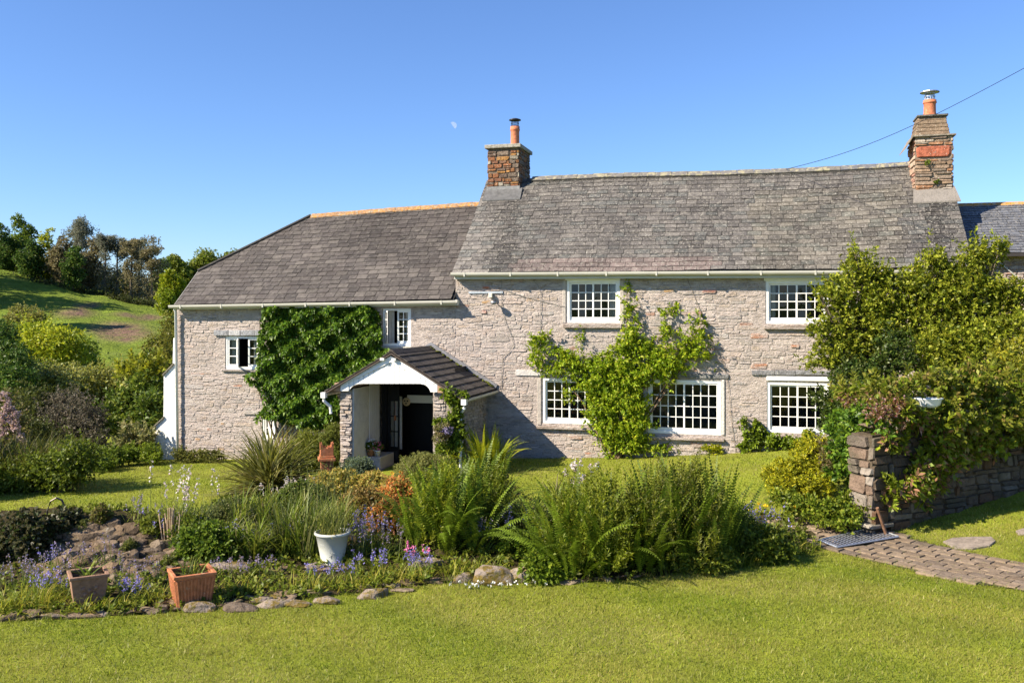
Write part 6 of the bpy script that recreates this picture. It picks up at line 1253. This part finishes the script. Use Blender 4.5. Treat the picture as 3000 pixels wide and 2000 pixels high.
# strap-leaved clumps
dl = [(.085, .15, .02), (.115, .19, .025), (.05, .09, .015), (.16, .22, .04), (.2, .2, .07)]
for lab, x, y, n, L, W, up, sp in (('arching daylily clump left of the white pot', 745, 1640, 150, .85, .026, (45, 85), ((0, 0, 1), (.5, .1, .7), (-.4, .1, .5))),
    ('tall iris leaves behind the white pot', 900, 1640, 110, 1.05, .022, (65, 88), ((0, 0, 1), (.4, .3, .8), (-.4, .2, .8))), ('tall grassy iris clump in the left middle of the bed', 780, 1560, 90, .9, .020, (62, 88), ((0, 0, 1), (.6, .1, .8), (-.5, 0, .6))),
    ('glossy daylily clump between the two fern groups', 1545, 1590, 130, .95, .032, (45, 85), ((0, 0, 1), (.35, .3, .9), (-.2, .4, .8))), ('daylily leaves showing behind the largest fern', 1640, 1500, 90, .9, .03, (50, 86), ((0, 0, 1),)),
    ('pale grassy clump under the white bluebells', 520, 1560, 120, .7, .014, (55, 86), ((0, 0, 1), (.3, .1, .8)))):
    strap_thing('strap_leaf_clump', lab, 'plant', x, y, n, L, W, up, dl, r0=.16, droop=1.5 if 'iris' not in lab else .7, spots=sp, m=M_GLOSS)
for lab, x, y, n, L in (('bluebell leaf tuft in front of the brown square pot', 265, 1795, 60, .32), ('bright grass tuft between the two square pots', 440, 1770, 90, .35), ('grassy tuft left of the brown square pot', 90, 1790, 110, .45), ('yellowing tuft at the lower left corner of the bed', 20, 1800, 80, .4),
    ('tuft of yellow-green leaves right of the ribbed pot', 700, 1740, 80, .3), ('tuft of yellow-green leaves in front of the white pot', 900, 1735, 80, .34), ('tuft of yellowing leaves behind the front edging stones', 1060, 1728, 80, .36), ('large yellowing tuft left of the mossy stones', 1180, 1705, 90, .4), ('broad grassy tuft beside the mossy boulder', 1380, 1690, 70, .42), ('leaf tuft under the bluebells at the far left', 150, 1760, 90, .42), ('tuft of narrow leaves at the right end of the bed', 2190, 1655, 60, .4), ('fresh tuft on the bed edge near the grate', 2330, 1618, 60, .3)):
    strap_thing('leaf_tuft', lab, 'plant', x, y, n, L, .012, (15, 85), [(.16, .24, .03), (.24, .29, .04), (.36, .32, .05), (.11, .18, .02)], r0=.2, droop=1.4, spots=((0, 0, 1), (.25, .05, .7), (-.25, -.03, .7)))
def flowers(name, label, cat, px, py, n, rx, ry, h, fc, bell=.023, K=3, top=.35, sway=.10, stem=(.14, .17, .06), leaves=True, group=None, dens=9):
    n = int(n*.75) if 'luebell' in name else n; b = GB(px, py); x = b.x+R.normal(0, rx*.5, n); y = b.y+R.normal(0, ry*.5, n); z = gb(x, y); hh = h*R.uniform(.7, 1.15, n); parts = []
    lx, ly = R.normal(0, sway, n)*hh, R.normal(0, sway, n)*hh; w_ = .005; q = R.uniform(0, 3.14, n); sx, sy = np.cos(q)*w_, np.sin(q)*w_
    B = np.stack([x, y, z], 1); M_ = B+np.stack([lx*.4, ly*.4, hh*.55], 1); T = B+np.stack([lx, ly, hh], 1); S = np.stack([sx, sy, 0*sx], 1)
    V = np.stack([B-S, B+S, M_+S*.9, M_-S*.9, T+S*.6, T-S*.6], 1).reshape(-1, 3); i = np.arange(n)[:, None]*6; F = np.concatenate([i+[0, 1, 2, 3], i+[3, 2, 4, 5]]); C = np.tile(np.array(stem), (len(F), 1))
    t = thing(name, label, cat, b, 0, group); tag(np_obj('stems', V-np.array(b), F, C, M_LEAF, t), kind='stuff')
    k = R.uniform(1-top, 1.0, (n, dens)); pos = M_[:, None]+(T-M_)[:, None]*((k-.55)/.45)[..., None]+R.normal(0, .012, (n, dens, 3)); pos = pos.reshape(-1, 3)
    V, F = sprigs(pos, R.normal(size=pos.shape)*.8+np.array((0, -.1, -.3)), K, bell, bell*.75, (.2, 1.2)); tag(np_obj('flowers', V-np.array(b), F, palette(len(F), fc, .2), M_PETAL, t), kind='stuff')
    if leaves:
        ps = [straps(5, h*.75, .014, (30, 80), [(.10, .18, .03), (.16, .23, .04)], base=(float(x[j]), float(y[j]), float(z[j])), droop=1.3, r0=.05) for j in range(0, n, 2)]
        V, F, C = merge(ps); np_obj('leaves', V-np.array(b), F, C, M_LEAF, t)
    return t
BB = [(.27, .24, .62), (.34, .31, .70), (.22, .19, .5), (.42, .37, .70)]; BF = [(.32, .27, .45), (.32, .25, .34), (.22, .18, .16), (.36, .32, .52), (.26, .2, .14)]; GB_ = 'bluebells in the flower bed'
for lab, x, y, n, rx, ry, h, c in (('drift of bluebells at the far left above the grass tufts', 60, 1735, 60, 1.0, .3, .5, BF), ('bluebells in full colour left of the brown square pot', 130, 1762, 26, .3, .15, .42, BB), ('bluebells against the rockery stones above the brown square pot', 270, 1665, 26, .5, .2, .42, BF),
    ('deep blue bluebells between the two square pots', 385, 1770, 20, .22, .12, .36, BB), ('fading bluebells behind the gap between the square pots', 400, 1720, 26, .4, .2, .42, BF), ('single tall bluebell group at the foot of the rockery', 165, 1690, 10, .2, .1, .5, BB), ('bluebells right of the ribbed pot', 720, 1700, 34, .6, .2, .36, BF),
    ('bluebells among the daylily leaves', 800, 1625, 22, .8, .2, .5, BB), ('bluebells just in front of the white pot', 960, 1720, 22, .4, .12, .34, BB), ('broad drift of bluebells right of the white pot', 1090, 1640, 70, .6, .3, .62, BF), ('deep blue bluebells standing high in the drift', 1075, 1625, 32, .5, .25, .72, BB), ('low bluebells right of the white pot foot', 1095, 1690, 26, .3, .15, .38, BB),
    ('bluebells in front of the big bright fern', 1230, 1690, 24, .3, .15, .36, BB), ('bluebells in the shade right of the big bright fern', 1385, 1620, 26, .5, .2, .55, BF), ('bluebells in front of the daylily between the ferns', 1500, 1600, 16, .3, .2, .62, BB), ('bluebells at the right end of the bed behind the weeds', 2200, 1590, 55, .55, .25, .60, BB), ('thin bluebells on the lawn edge behind the rockery', 430, 1530, 16, .4, .15, .4, BF), ('bluebells beside the upper fern', 1480, 1530, 16, .25, .2, .5, BB), ('bluebells scattered among the geranium mound', 560, 1590, 16, .8, .2, .42, BB)):
    flowers('bluebell_clump', lab, 'flowers', x, y, n, rx, ry, h, c, group=GB_)
WP = [(.72, .66, .64), (.78, .74, .70), (.66, .5, .5)]
flowers('white_bluebells', 'tall pinkish white flower spikes above the cut stalks', 'flowers', 540, 1570, 24, .45, .15, 1.05, WP, .036, leaves=True)
flowers('white_bluebells', 'small white flowers between the spiky plant and the golden spiraea', 'flowers', 850, 1490, 50, .6, .3, .62, WP, .03)
flowers('columbine', 'pale pink columbine flowers standing above the daylily behind the ferns', 'flowers', 1690, 1520, 12, .35, .2, 1.15, WP, .045, top=.15)
flowers('pink_bluebells', 'two bright pink flower heads in front of the big bright fern', 'flowers', 1200, 1670, 7, .3, .1, .42, [(.75, .18, .42), (.8, .3, .5)], .035)
flowers('orange_flowers', 'orange marigold flowers in front of the domed bush', 'flowers', 1195, 1440, 22, .55, .3, .42, [(.75, .30, .03), (.8, .42, .04)], .05, top=.08, dens=3, leaves=False)
flowers('white_daisies', 'clump of white daisies at the porch step', 'flowers', 1060, 1435, 30, .35, .2, .32, [(.8, .8, .78)], .045, top=.15, dens=4, leaves=False)
flowers('yellow_flowers', 'small yellow poppies at the foot of the euphorbia', 'flowers', 2330, 1545, 18, 1.0, .2, .42, [(.8, .55, .03)], .05, top=.1, dens=3, leaves=False)
flowers('daisies', 'little white daisies in the grass below the mossy boulder', 'flowers', 1450, 1722, 20, .7, .1, .09, [(.8, .8, .78)], .03, top=.2, dens=3, leaves=False)
flowers('grass_heads', 'tall thin seed stalks rising in front of the spiraea', 'grass', 950, 1560, 60, .8, .3, 1.15, [(.25, .24, .08), (.14, .18, .05)], .03, K=2, dens=4, top=.2)
# cut stalks
b = GB(505, 1600); t = thing('cut_stalks', 'bundle of cut dry beige stalks standing in the left of the bed', 'stalks', b)
for i in range(26):
    a = rnd.uniform(0, 6.28); r_ = rnd.uniform(0, .17); h = rnd.uniform(.3, .62); l = rnd.uniform(.0, .35); q = MB(); q.tube([(r_*math.cos(a), r_*math.sin(a), -.05), (r_*math.cos(a)*(1+l*2.5), r_*math.sin(a)*(1+l*2.5), h)], .011, .009, 5, (.52, .38, .24)); q.build('stalk', M_PLAIN, t)
# low ground cover filling the bed
def cover():
    n = 9000; x = R.uniform(-9.5, 6, n); y = R.uniform(12, 20.5, n); ok = inpoly(x, y, BED); x, y = x[ok], y[ok]
    f = np.sin(x*2.1+y)*np.sin(y*2.7-x*.8); rk = np.exp(-((x+6.6)/1.7)**2-((y-14.9)/1.0)**2)
    ok = (R.uniform(size=len(x)) > rk*1.3); x, y, f = x[ok], y[ok], f[ok]; z = gb(x, y)
    P_ = np.stack([x, y, z+.04+.05*R.uniform(size=len(x))], 1); V, F = sprigs(P_, np.array((0, -.2, 1.))+R.normal(size=P_.shape)*.4, 8, .085, .045, (.5, 1.4), .1)
    tag(np_obj('ground_cover', V, F, palette(len(F), [(.10, .17, .02), (.15, .22, .03), (.07, .12, .015), (.22, .24, .04)], .2), M_LEAF), 'low mixed leaves covering the soil of the bed', None, None, 'stuff')
cover()
for lab, x, y in (('small weed tuft between the upper rockery stones', 250, 1560), ('weed tuft in the middle of the rockery', 380, 1620), ('weed tuft low on the rockery above the ribbed pot', 500, 1660)):
    px_bush('weeds', lab, 'plants', x, y, 48, 34, .05, [(.10, .14, .03), (.14, .16, .05)], .08, n=4)
# rockery stones, as parts of one dry heap
rt0 = GB(330, 1640); rk = thing('rockery', 'heaped dry stone rockery bank at the left of the bed', 'rockery', rt0)
RP = []
yy = 1532
while yy < 1705:
    x = 150+rnd.uniform(0, 30)+max(0, (yy-1640))*.4 if yy < 1560 else 120+rnd.uniform(0, 40); xe = 340 if yy < 1550 else (420 if yy < 1585 else (560 if yy < 1630 else (660 if yy < 1665 else 480)))
    xs = x
    while xs < xe: RP.append((xs+rnd.uniform(-6, 6), yy+rnd.uniform(-5, 5), rnd.uniform(28, 62))); xs += rnd.uniform(26, 46)
    yy += 13
for x, y, s_ in RP:
    p = GB(x, y+6); k = p.y/FPX; w_ = s_*k*.62
    put(rnd.choice(RK), 'stone', p-rt0+Vector((0, 0, w_*.12)), (w_*1.1, w_*.9, w_*rnd.uniform(.8, 1.5)), (rnd.uniform(-.25, .25), rnd.uniform(-.25, .25), rnd.uniform(-.5, .5)), rk, tuple(rnd.uniform(.75, 1.25) for _ in range(1))*3)
gr_ = MB()
for _ in range(260):
    x, y = rnd.uniform(100, 660), rnd.uniform(1560, 1740); p = GB(x, y); r_ = rnd.uniform(.02, .055); gr_.ball(tuple(p-rt0), r_, jc((.20, .165, .13), .7, 1.2), 4, .6)
tag(gr_.build('rubble', M_ROCK, rk), kind='stuff')
ROCK_E = [('long low edging stone at the lower left corner of the bed', 260, 1808, 110, 26, 0), ('flat stone half buried left of the edging row', 350, 1800, 90, 24, 0), ('pale edging stone below the gap between the pots', 440, 1792, 80, 26, 0), ('grey stone in front of the ribbed pot', 505, 1778, 90, 36, 0),
    ('mossy edging stone, left one of the big pair', 590, 1790, 90, 44, 1), ('rounded grey edging stone, right one of the big pair', 705, 1792, 100, 52, 0), ('thin mossy stone right of the big pair', 800, 1778, 90, 24, 1), ('flat edging stone with orange moss below the yellow tufts', 870, 1775, 90, 24, 1), ('dark edging stone at the middle of the row', 960, 1770, 90, 34, 1),
    ('pale jagged edging stone near the right end of the row', 1095, 1752, 90, 34, 1), ('flat stone ending the edging row', 1180, 1736, 70, 20, 0), ('orange mossed stone beside the white pot base', 930, 1668, 80, 34, 1), ('flat slab under the white pot', 985, 1672, 130, 36, 0), ('long flat slab behind the ribbed pot', 690, 1676, 130, 44, 1),
    ('mossy flat boulder below the big bright fern', 1250, 1665, 120, 52, 1), ('wide stone between the long slab and the white pot', 820, 1672, 110, 34, 0), ('large mossy boulder at the front of the bed, left part', 1455, 1708, 120, 84, 1), ('large mossy boulder at the front of the bed, right part', 1530, 1704, 120, 66, 1), ('small pale rock at the left bed corner', 110, 1815, 60, 26, 0), ('squat stone beside the ivy mound', 170, 1700, 70, 50, 0)]
MR = [rock_mesh('rock', 40+i, (1, .8, .5 if i % 2 else .7), M_MOSSY, (.22, .18, .15)) for i in range(3)]
for i, (lab, x, y, w_, h_, mo) in enumerate(ROCK_E):
    p = GB(x, y-4); k = p.y/FPX; o = put((MR if mo else RK)[i % (3 if mo else 8)], 'rock', p+Vector((0, 0, h_*k*.10)), (w_*k*.56, w_*k*.42, h_*k*(.75 if h_ < 40 else .9)), (rnd.uniform(-.1, .1), rnd.uniform(-.1, .1), rnd.uniform(-.3, .3)), None, (1.25,)*3); tag(o, lab, 'rock')
eb = GB(600, 1795); et = thing('stone_edging', 'low broken stones edging the front of the bed along the lawn', 'edging', eb)
for i in range(len(BEDPX[:12])-1):
    A, B = Vector(BEDPX[i]), Vector(BEDPX[i+1]); n = max(1, int((B-A).length/30))
    for j in range(n):
        q_ = A.lerp(B, (j+rnd.random())/n); p = GB(q_.x, q_.y-rnd.uniform(2, 14)); w_ = rnd.uniform(.06, .19)
        put(rnd.choice(RK+MR), 'stone', p-eb+Vector((0, 0, .01)), (w_*1.4, w_*.8, w_*rnd.uniform(.45, .9)), (rnd.uniform(-.3, .3), rnd.uniform(-.3, .3), rnd.uniform(-.5, .5)), et, jc((1.1, 1.1, 1.1), .7, 1.2))
# iron hoop
b = GB(165, 1530); k = b.y/FPX; t = MB(); z1 = 75*k; w_ = 27*k
t.tube([(-w_, 0, -.1), (-w_*.98, 0, z1*.45), (-w_*.6, 0, z1*.82), (0, 0, z1*.95), (w_*.55, .02, z1*.85), (w_*.95, .03, z1*.5), (w_*1.05, .03, -.1)], .016, .022, 6, (.07, .06, .055)); o = t.build('iron_hoop', M_METAL); o.location = b; tag(o, 'dark bent iron hoop standing on the ivy mound of the rockery', 'hoop')
# pots ------------------------------------------------------------------
def square_pot(label, px, py, wf, ws, ht, rz, col, ribs, taper=.78):
    b = GB(px, py); k = b.y/FPX; W1 = wf*k; D1 = ws*k*1.25; H = ht*k; t = thing('square_planter', label, 'planter', b, rz)
    q = MB(); a, d = W1/2, D1/2; ta, td = a*taper, d*taper; rim = .045; wt = .03
    lo = [(-ta, -td, 0), (ta, -td, 0), (ta, td, 0), (-ta, td, 0)]; hi = [(-a, -d, H-rim), (a, -d, H-rim), (a, d, H-rim), (-a, d, H-rim)]; ih = [(x*(1-wt/a), y*(1-wt/d), H*.9) for x, y, _ in hi]
    b0 = len(q.v); q.v += lo+hi
    for f in ((0, 3, 2, 1), (0, 1, 5, 4), (1, 2, 6, 5), (2, 3, 7, 6), (3, 0, 4, 7)): q.f.append(tuple(b0+i for i in f)); q.c.append(col)
    q.build('body', M_TERRA, t, bevel=.006); q = MB(); e = .02
    for (x0, y0, x1, y1) in ((-a-e, -d-e, a+e, -d+wt), (-a-e, d-wt, a+e, d+e), (-a-e, -d+wt, -a+wt, d-wt), (a-wt, -d+wt, a+e, d-wt)): q.box((x0, y0, H-rim), (x1, y1, H), col)
    q.build('rim', M_TERRA, t, bevel=.008); q = MB()
    if ribs:
        for sd in range(4):
            w2 = a if sd % 2 == 0 else d; dd = d if sd % 2 == 0 else a
            for i in range(ribs):
                u = -1+2*(i+.5)/ribs
                def T(u, h, o): 
                    s_ = taper+(1-taper)*h; p = (u*w2*s_, -(dd*s_+o)); p = (p[0], p[1]) if sd == 0 else ((-p[1], p[0]) if sd == 1 else ((-p[0], -p[1]) if sd == 2 else (p[1], -p[0]))); return (p[0], p[1], h*(H-rim))
                q.tube([T(u, .05, .004), T(u, .95, .004)], w2/ribs*.55, w2/ribs*.6, 6, col)
        q.box((-ta-.012, -td-.012, .0), (ta+.012, td+.012, .03), col); q.build('ribs', M_TERRA, t)
    else:
        q.box((-ta-.01, -td-.01, 0), (ta+.01, td+.01, .035), col)
        for (u, h) in ((0, .55), (-.25, .45), (.25, .45), (0, .35), (-.35, .62), (.35, .62)): q.ball((u*a, -(d*(taper+(1-taper)*h))-.004, h*H), .03, col, 6)
        q.build('relief', M_TERRA, t)
    q = MB(); q.poly([(-a+wt, -d+wt, H*.82), (a-wt, -d+wt, H*.82), (a-wt, d-wt, H*.82), (-a+wt, d-wt, H*.82)], (.06, .045, .03)); q.build('soil', M_SOIL, t)
    return t, H
t, H = square_pot('ribbed terracotta square planter at the front of the bed', 562, 1770, 112, 82, 100, .52, (.44, .17, .08), 11)
V, F, C = straps(60, .3, .02, (30, 85), dl, base=(0, 0, H*.8), r0=.14); o = np_obj('foliage', V, F, C, M_LEAF); o.location = t.location; o.name = 'planter_leaves'; tag(o, 'green shoots growing in the ribbed terracotta planter', 'plant')
t, H = square_pot('weathered brown square planter with relief, left of the ribbed one', 258, 1772, 98, 78, 98, .52, (.25, .15, .10), 0)
V, F, C = straps(16, .42, .035, (30, 75), [(.12, .2, .04), (.17, .25, .05)], base=(0, 0, H*.8), r0=.05, droop=.9); o = np_obj('planter_leaves', V, F, C, M_GLOSS); o.location = t.location; tag(o, 'few broad leaves growing in the brown square planter', 'plant')
b = GB(974, 1655); k = b.y/FPX; r_ = 52*k; h = 92*k; t = thing('white_pot', 'glazed cream-white round flower pot on a stone slab', 'pot', b+Vector((0, 0, .03)))
q = MB(); q.lathe([(.001, 0), (r_*.66, 0), (r_*.68, .015), (r_*.62, .03), (r_*.92, h*.9), (r_*1.0, h*.92), (r_*1.02, h*.96), (r_*.98, h), (r_*.90, h), (r_*.88, h*.85), (.001, h*.83)], (0, 0, 0), 36, (.46, .47, .43)); q.build('body', M_WHITE, t, smooth=True)
q = MB()
for cx, cz in ((-.48, .66), (.10, .34)):
    for i in range(9):
        a = i*.7; p0 = Vector((r_*cx, 0, h*cz)); p1 = p0+Vector((math.cos(a)*r_*.18, 0, math.sin(a)*r_*.2))
        def on(p): rr = r_*(.62+.30*(p.z/h)); return Vector((p.x, -math.sqrt(max(.0001, rr*rr-p.x*p.x))-.002, p.z))
        q.tube([on(p0), on(p0.lerp(p1, .5)), on(p1)], .004, .003, 4, (.45, .46, .43))
q.build('flower_relief', M_WHITE, t)
V, F, C = straps(130, .72, .012, (55, 88), [(.14, .20, .06), (.18, .24, .08), (.10, .15, .04)], base=(0, 0, h*.85), r0=r_*.7, droop=.8); V2, F2, C2 = straps(30, .3, .015, (20, 70), [(.4, .32, .08)], base=(0, 0, h*.85), r0=r_*.6)
V, F, C = merge([(V, F, C), (V2, F2, C2)]); o = np_obj('pot_leaves', V, F, C, M_LEAF); o.location = t.location; tag(o, 'narrow grey-green leaves growing out of the white pot', 'plant')
# porch ledge flowers
s0, z0 = FP(1090, 1336, PO['tj']); zz = .37
zz = FP(1095, 1338, -1.95)[1]
for nm, lab, px, col, r_, hh, fc in (('flower_pot', 'small terracotta pot of white daisies on the porch ledge', 1086, (.42, .2, .1), .10, .18, [(.8, .8, .78)]), ('flower_pot', 'small white pot of pink flowers on the porch ledge', 1106, (.6, .6, .58), .075, .16, [(.75, .15, .25)]), ('flower_pot', 'little blue and yellow pot of yellow flowers at the left of the ledge', 1070, (.15, .3, .45), .06, .12, [(.75, .6, .12)])):
    tt_ = -1.84; L_ = H2W(FP(px, 1330, tt_)[0], tt_, zz); t = thing(nm, lab, 'pot', L_)
    q = MB(); q.lathe([(.001, 0), (r_*.7, 0), (r_*.95, hh*.8), (r_*1.08, hh*.82), (r_*1.08, hh), (r_*.9, hh), (.001, hh*.9)], (0, 0, 0), 18, col); q.build('body', M_TERRA, t, smooth=True)
    V, F, C = clumpy([(np.array((0, 0, hh+.1)), (r_*1.5, r_*1.5, r_*1.3))], 100, .06, 5, .045, .03, GR['mid']); np_obj('leaves', V, F, C, M_LEAF, t)
    p, d = shell((0, 0, hh+.11), (r_*1.7, r_*1.7, r_*1.5), 26, .8); V, F = sprigs(p, d+np.array((-.5, -1, .3)), 7, .035, .022, (1.1, 1.5), 0); np_obj('flowers', V, F, palette(len(F), fc, .1), M_PETAL, t)
# hanging basket and ivy on the right pillar
c = FP(1300, 1262, TPF-.35); hb = thing('hanging_basket', 'hanging basket of purple flowers beside the right porch pillar', 'basket', H2W(c[0], TPF-.35, c[1]))
q = MB(); q.lathe([(.001, -.16), (.12, -.13), (.19, 0), (.2, .02), (.001, .01)], (0, 0, -.04), 14, (.16, .12, .06)); q.build('bowl', M_SOIL, hb, smooth=True)
q = MB()
for a in (0, 2.1, 4.2): q.tube([(.18*math.cos(a), .18*math.sin(a), 0), (0, 0, .55)], .004, .004, 3, (.05, .05, .05))
q.tube([(0, 0, .53), (0, 0, .95)], .005, .005, 4, (.05, .05, .05)); q.build('chains', M_BLACK, hb)
V, F, C = clumpy([(np.array((0, 0, .06)), (.24, .24, .12)), (np.array((-.1, -.05, -.12)), (.16, .14, .16))], 100, .08, 5, .05, .03, [(.12, .17, .04), (.28, .24, .13), (.16, .14, .06)]); np_obj('foliage', V, F, C, M_LEAF, hb)
V, F, C = clumpy([(np.array((.06, -.06, .02)), (.2, .18, .12))], 30, .08, 3, .025, .018, [(.30, .25, .45), (.36, .32, .5)], lai=.5); np_obj('flowers', V, F, C, M_PETAL, hb)
def pb(x, y, rx, ry, t=TPF-.12, rt=.14): 
    s, z = FP(x, y, t); p = H2W(s, t, z); k = p.y/FPX; return (np.array(p), (rx*k, rt, ry*k))
V, F, C = clumpy([pb(1312, 1150, 14, 22), pb(1330, 1175, 18, 26), pb(1342, 1205, 12, 30), pb(1325, 1235, 20, 26), pb(1345, 1260, 12, 40), pb(1330, 1300, 22, 30), pb(1300, 1320, 26, 30), pb(1355, 1160, 12, 12), pb(1290, 1240, 14, 14)], 60, .1, 5, .085, .06, [(.10, .18, .02), (.15, .26, .03), (.07, .12, .015)]); plant('ivy', 'bright ivy climbing the right porch pillar by the downpipe', 'climber', V, F, C, tuple(H2W(PO['R1'], TPF-.1, 0)))
# overhead cable and moon
wa_, wb_ = H2W(FP(2300, 497, TR)[0], TR, FP(2300, 497, TR)[1]), P(3060, 168, 15.0); q = MB(); q.tube([(wa_.lerp(wb_, i/16)-Vector((0, 0, .25*math.sin(math.pi*i/16))))-wa_ for i in range(17)], .008, .005, 5, (.015, .015, .015)); o = q.build('overhead_cable', M_BLACK); o.location = wa_; tag(o, 'thin black cable rising from the roof ridge to the upper right', 'cable')
c = P(1327, 368, 3000); q = MB(); r_ = 11/FPX*3000; n = 16; pts = []
for i in range(n+1): a = -math.pi/2+math.pi*i/n; pts.append((r_*math.cos(a), 0, r_*math.sin(a)))
for i in range(n+1): a = math.pi/2-math.pi*i/n; pts.append((-r_*.1*math.cos(a), 0, r_*math.sin(a)))
q.prism(pts[:-1], (0, 2, 0), (.5, .5, .5)); mm = bpy.data.materials.new('pale_moon'); mm.use_nodes = True; n_ = mm.node_tree.nodes; tr = n_.new('ShaderNodeBsdfTransparent'); ms = n_.new('ShaderNodeMixShader'); ms.inputs[0].default_value = .17; n_['Principled BSDF'].inputs['Base Color'].default_value = (.8, .8, .8, 1)
mm.node_tree.links.new(tr.outputs[0], ms.inputs[1]); mm.node_tree.links.new(n_['Principled BSDF'].outputs[0], ms.inputs[2]); mm.node_tree.links.new(ms.outputs[0], n_['Material Output'].inputs['Surface'])
o = q.build('moon', mm); o.location = c; o.rotation_euler = (0, math.radians(-35), math.radians(0)); tag(o, 'faint pale half moon high in the blue sky left of the chimney', 'moon')
print('TRIS', sum(sum(len(p.vertices)-2 for p in me.polygons) if len(me.polygons) < 3000 else len(me.polygons)*(me.polygons[0].loop_total-2) for me in bpy.data.meshes))
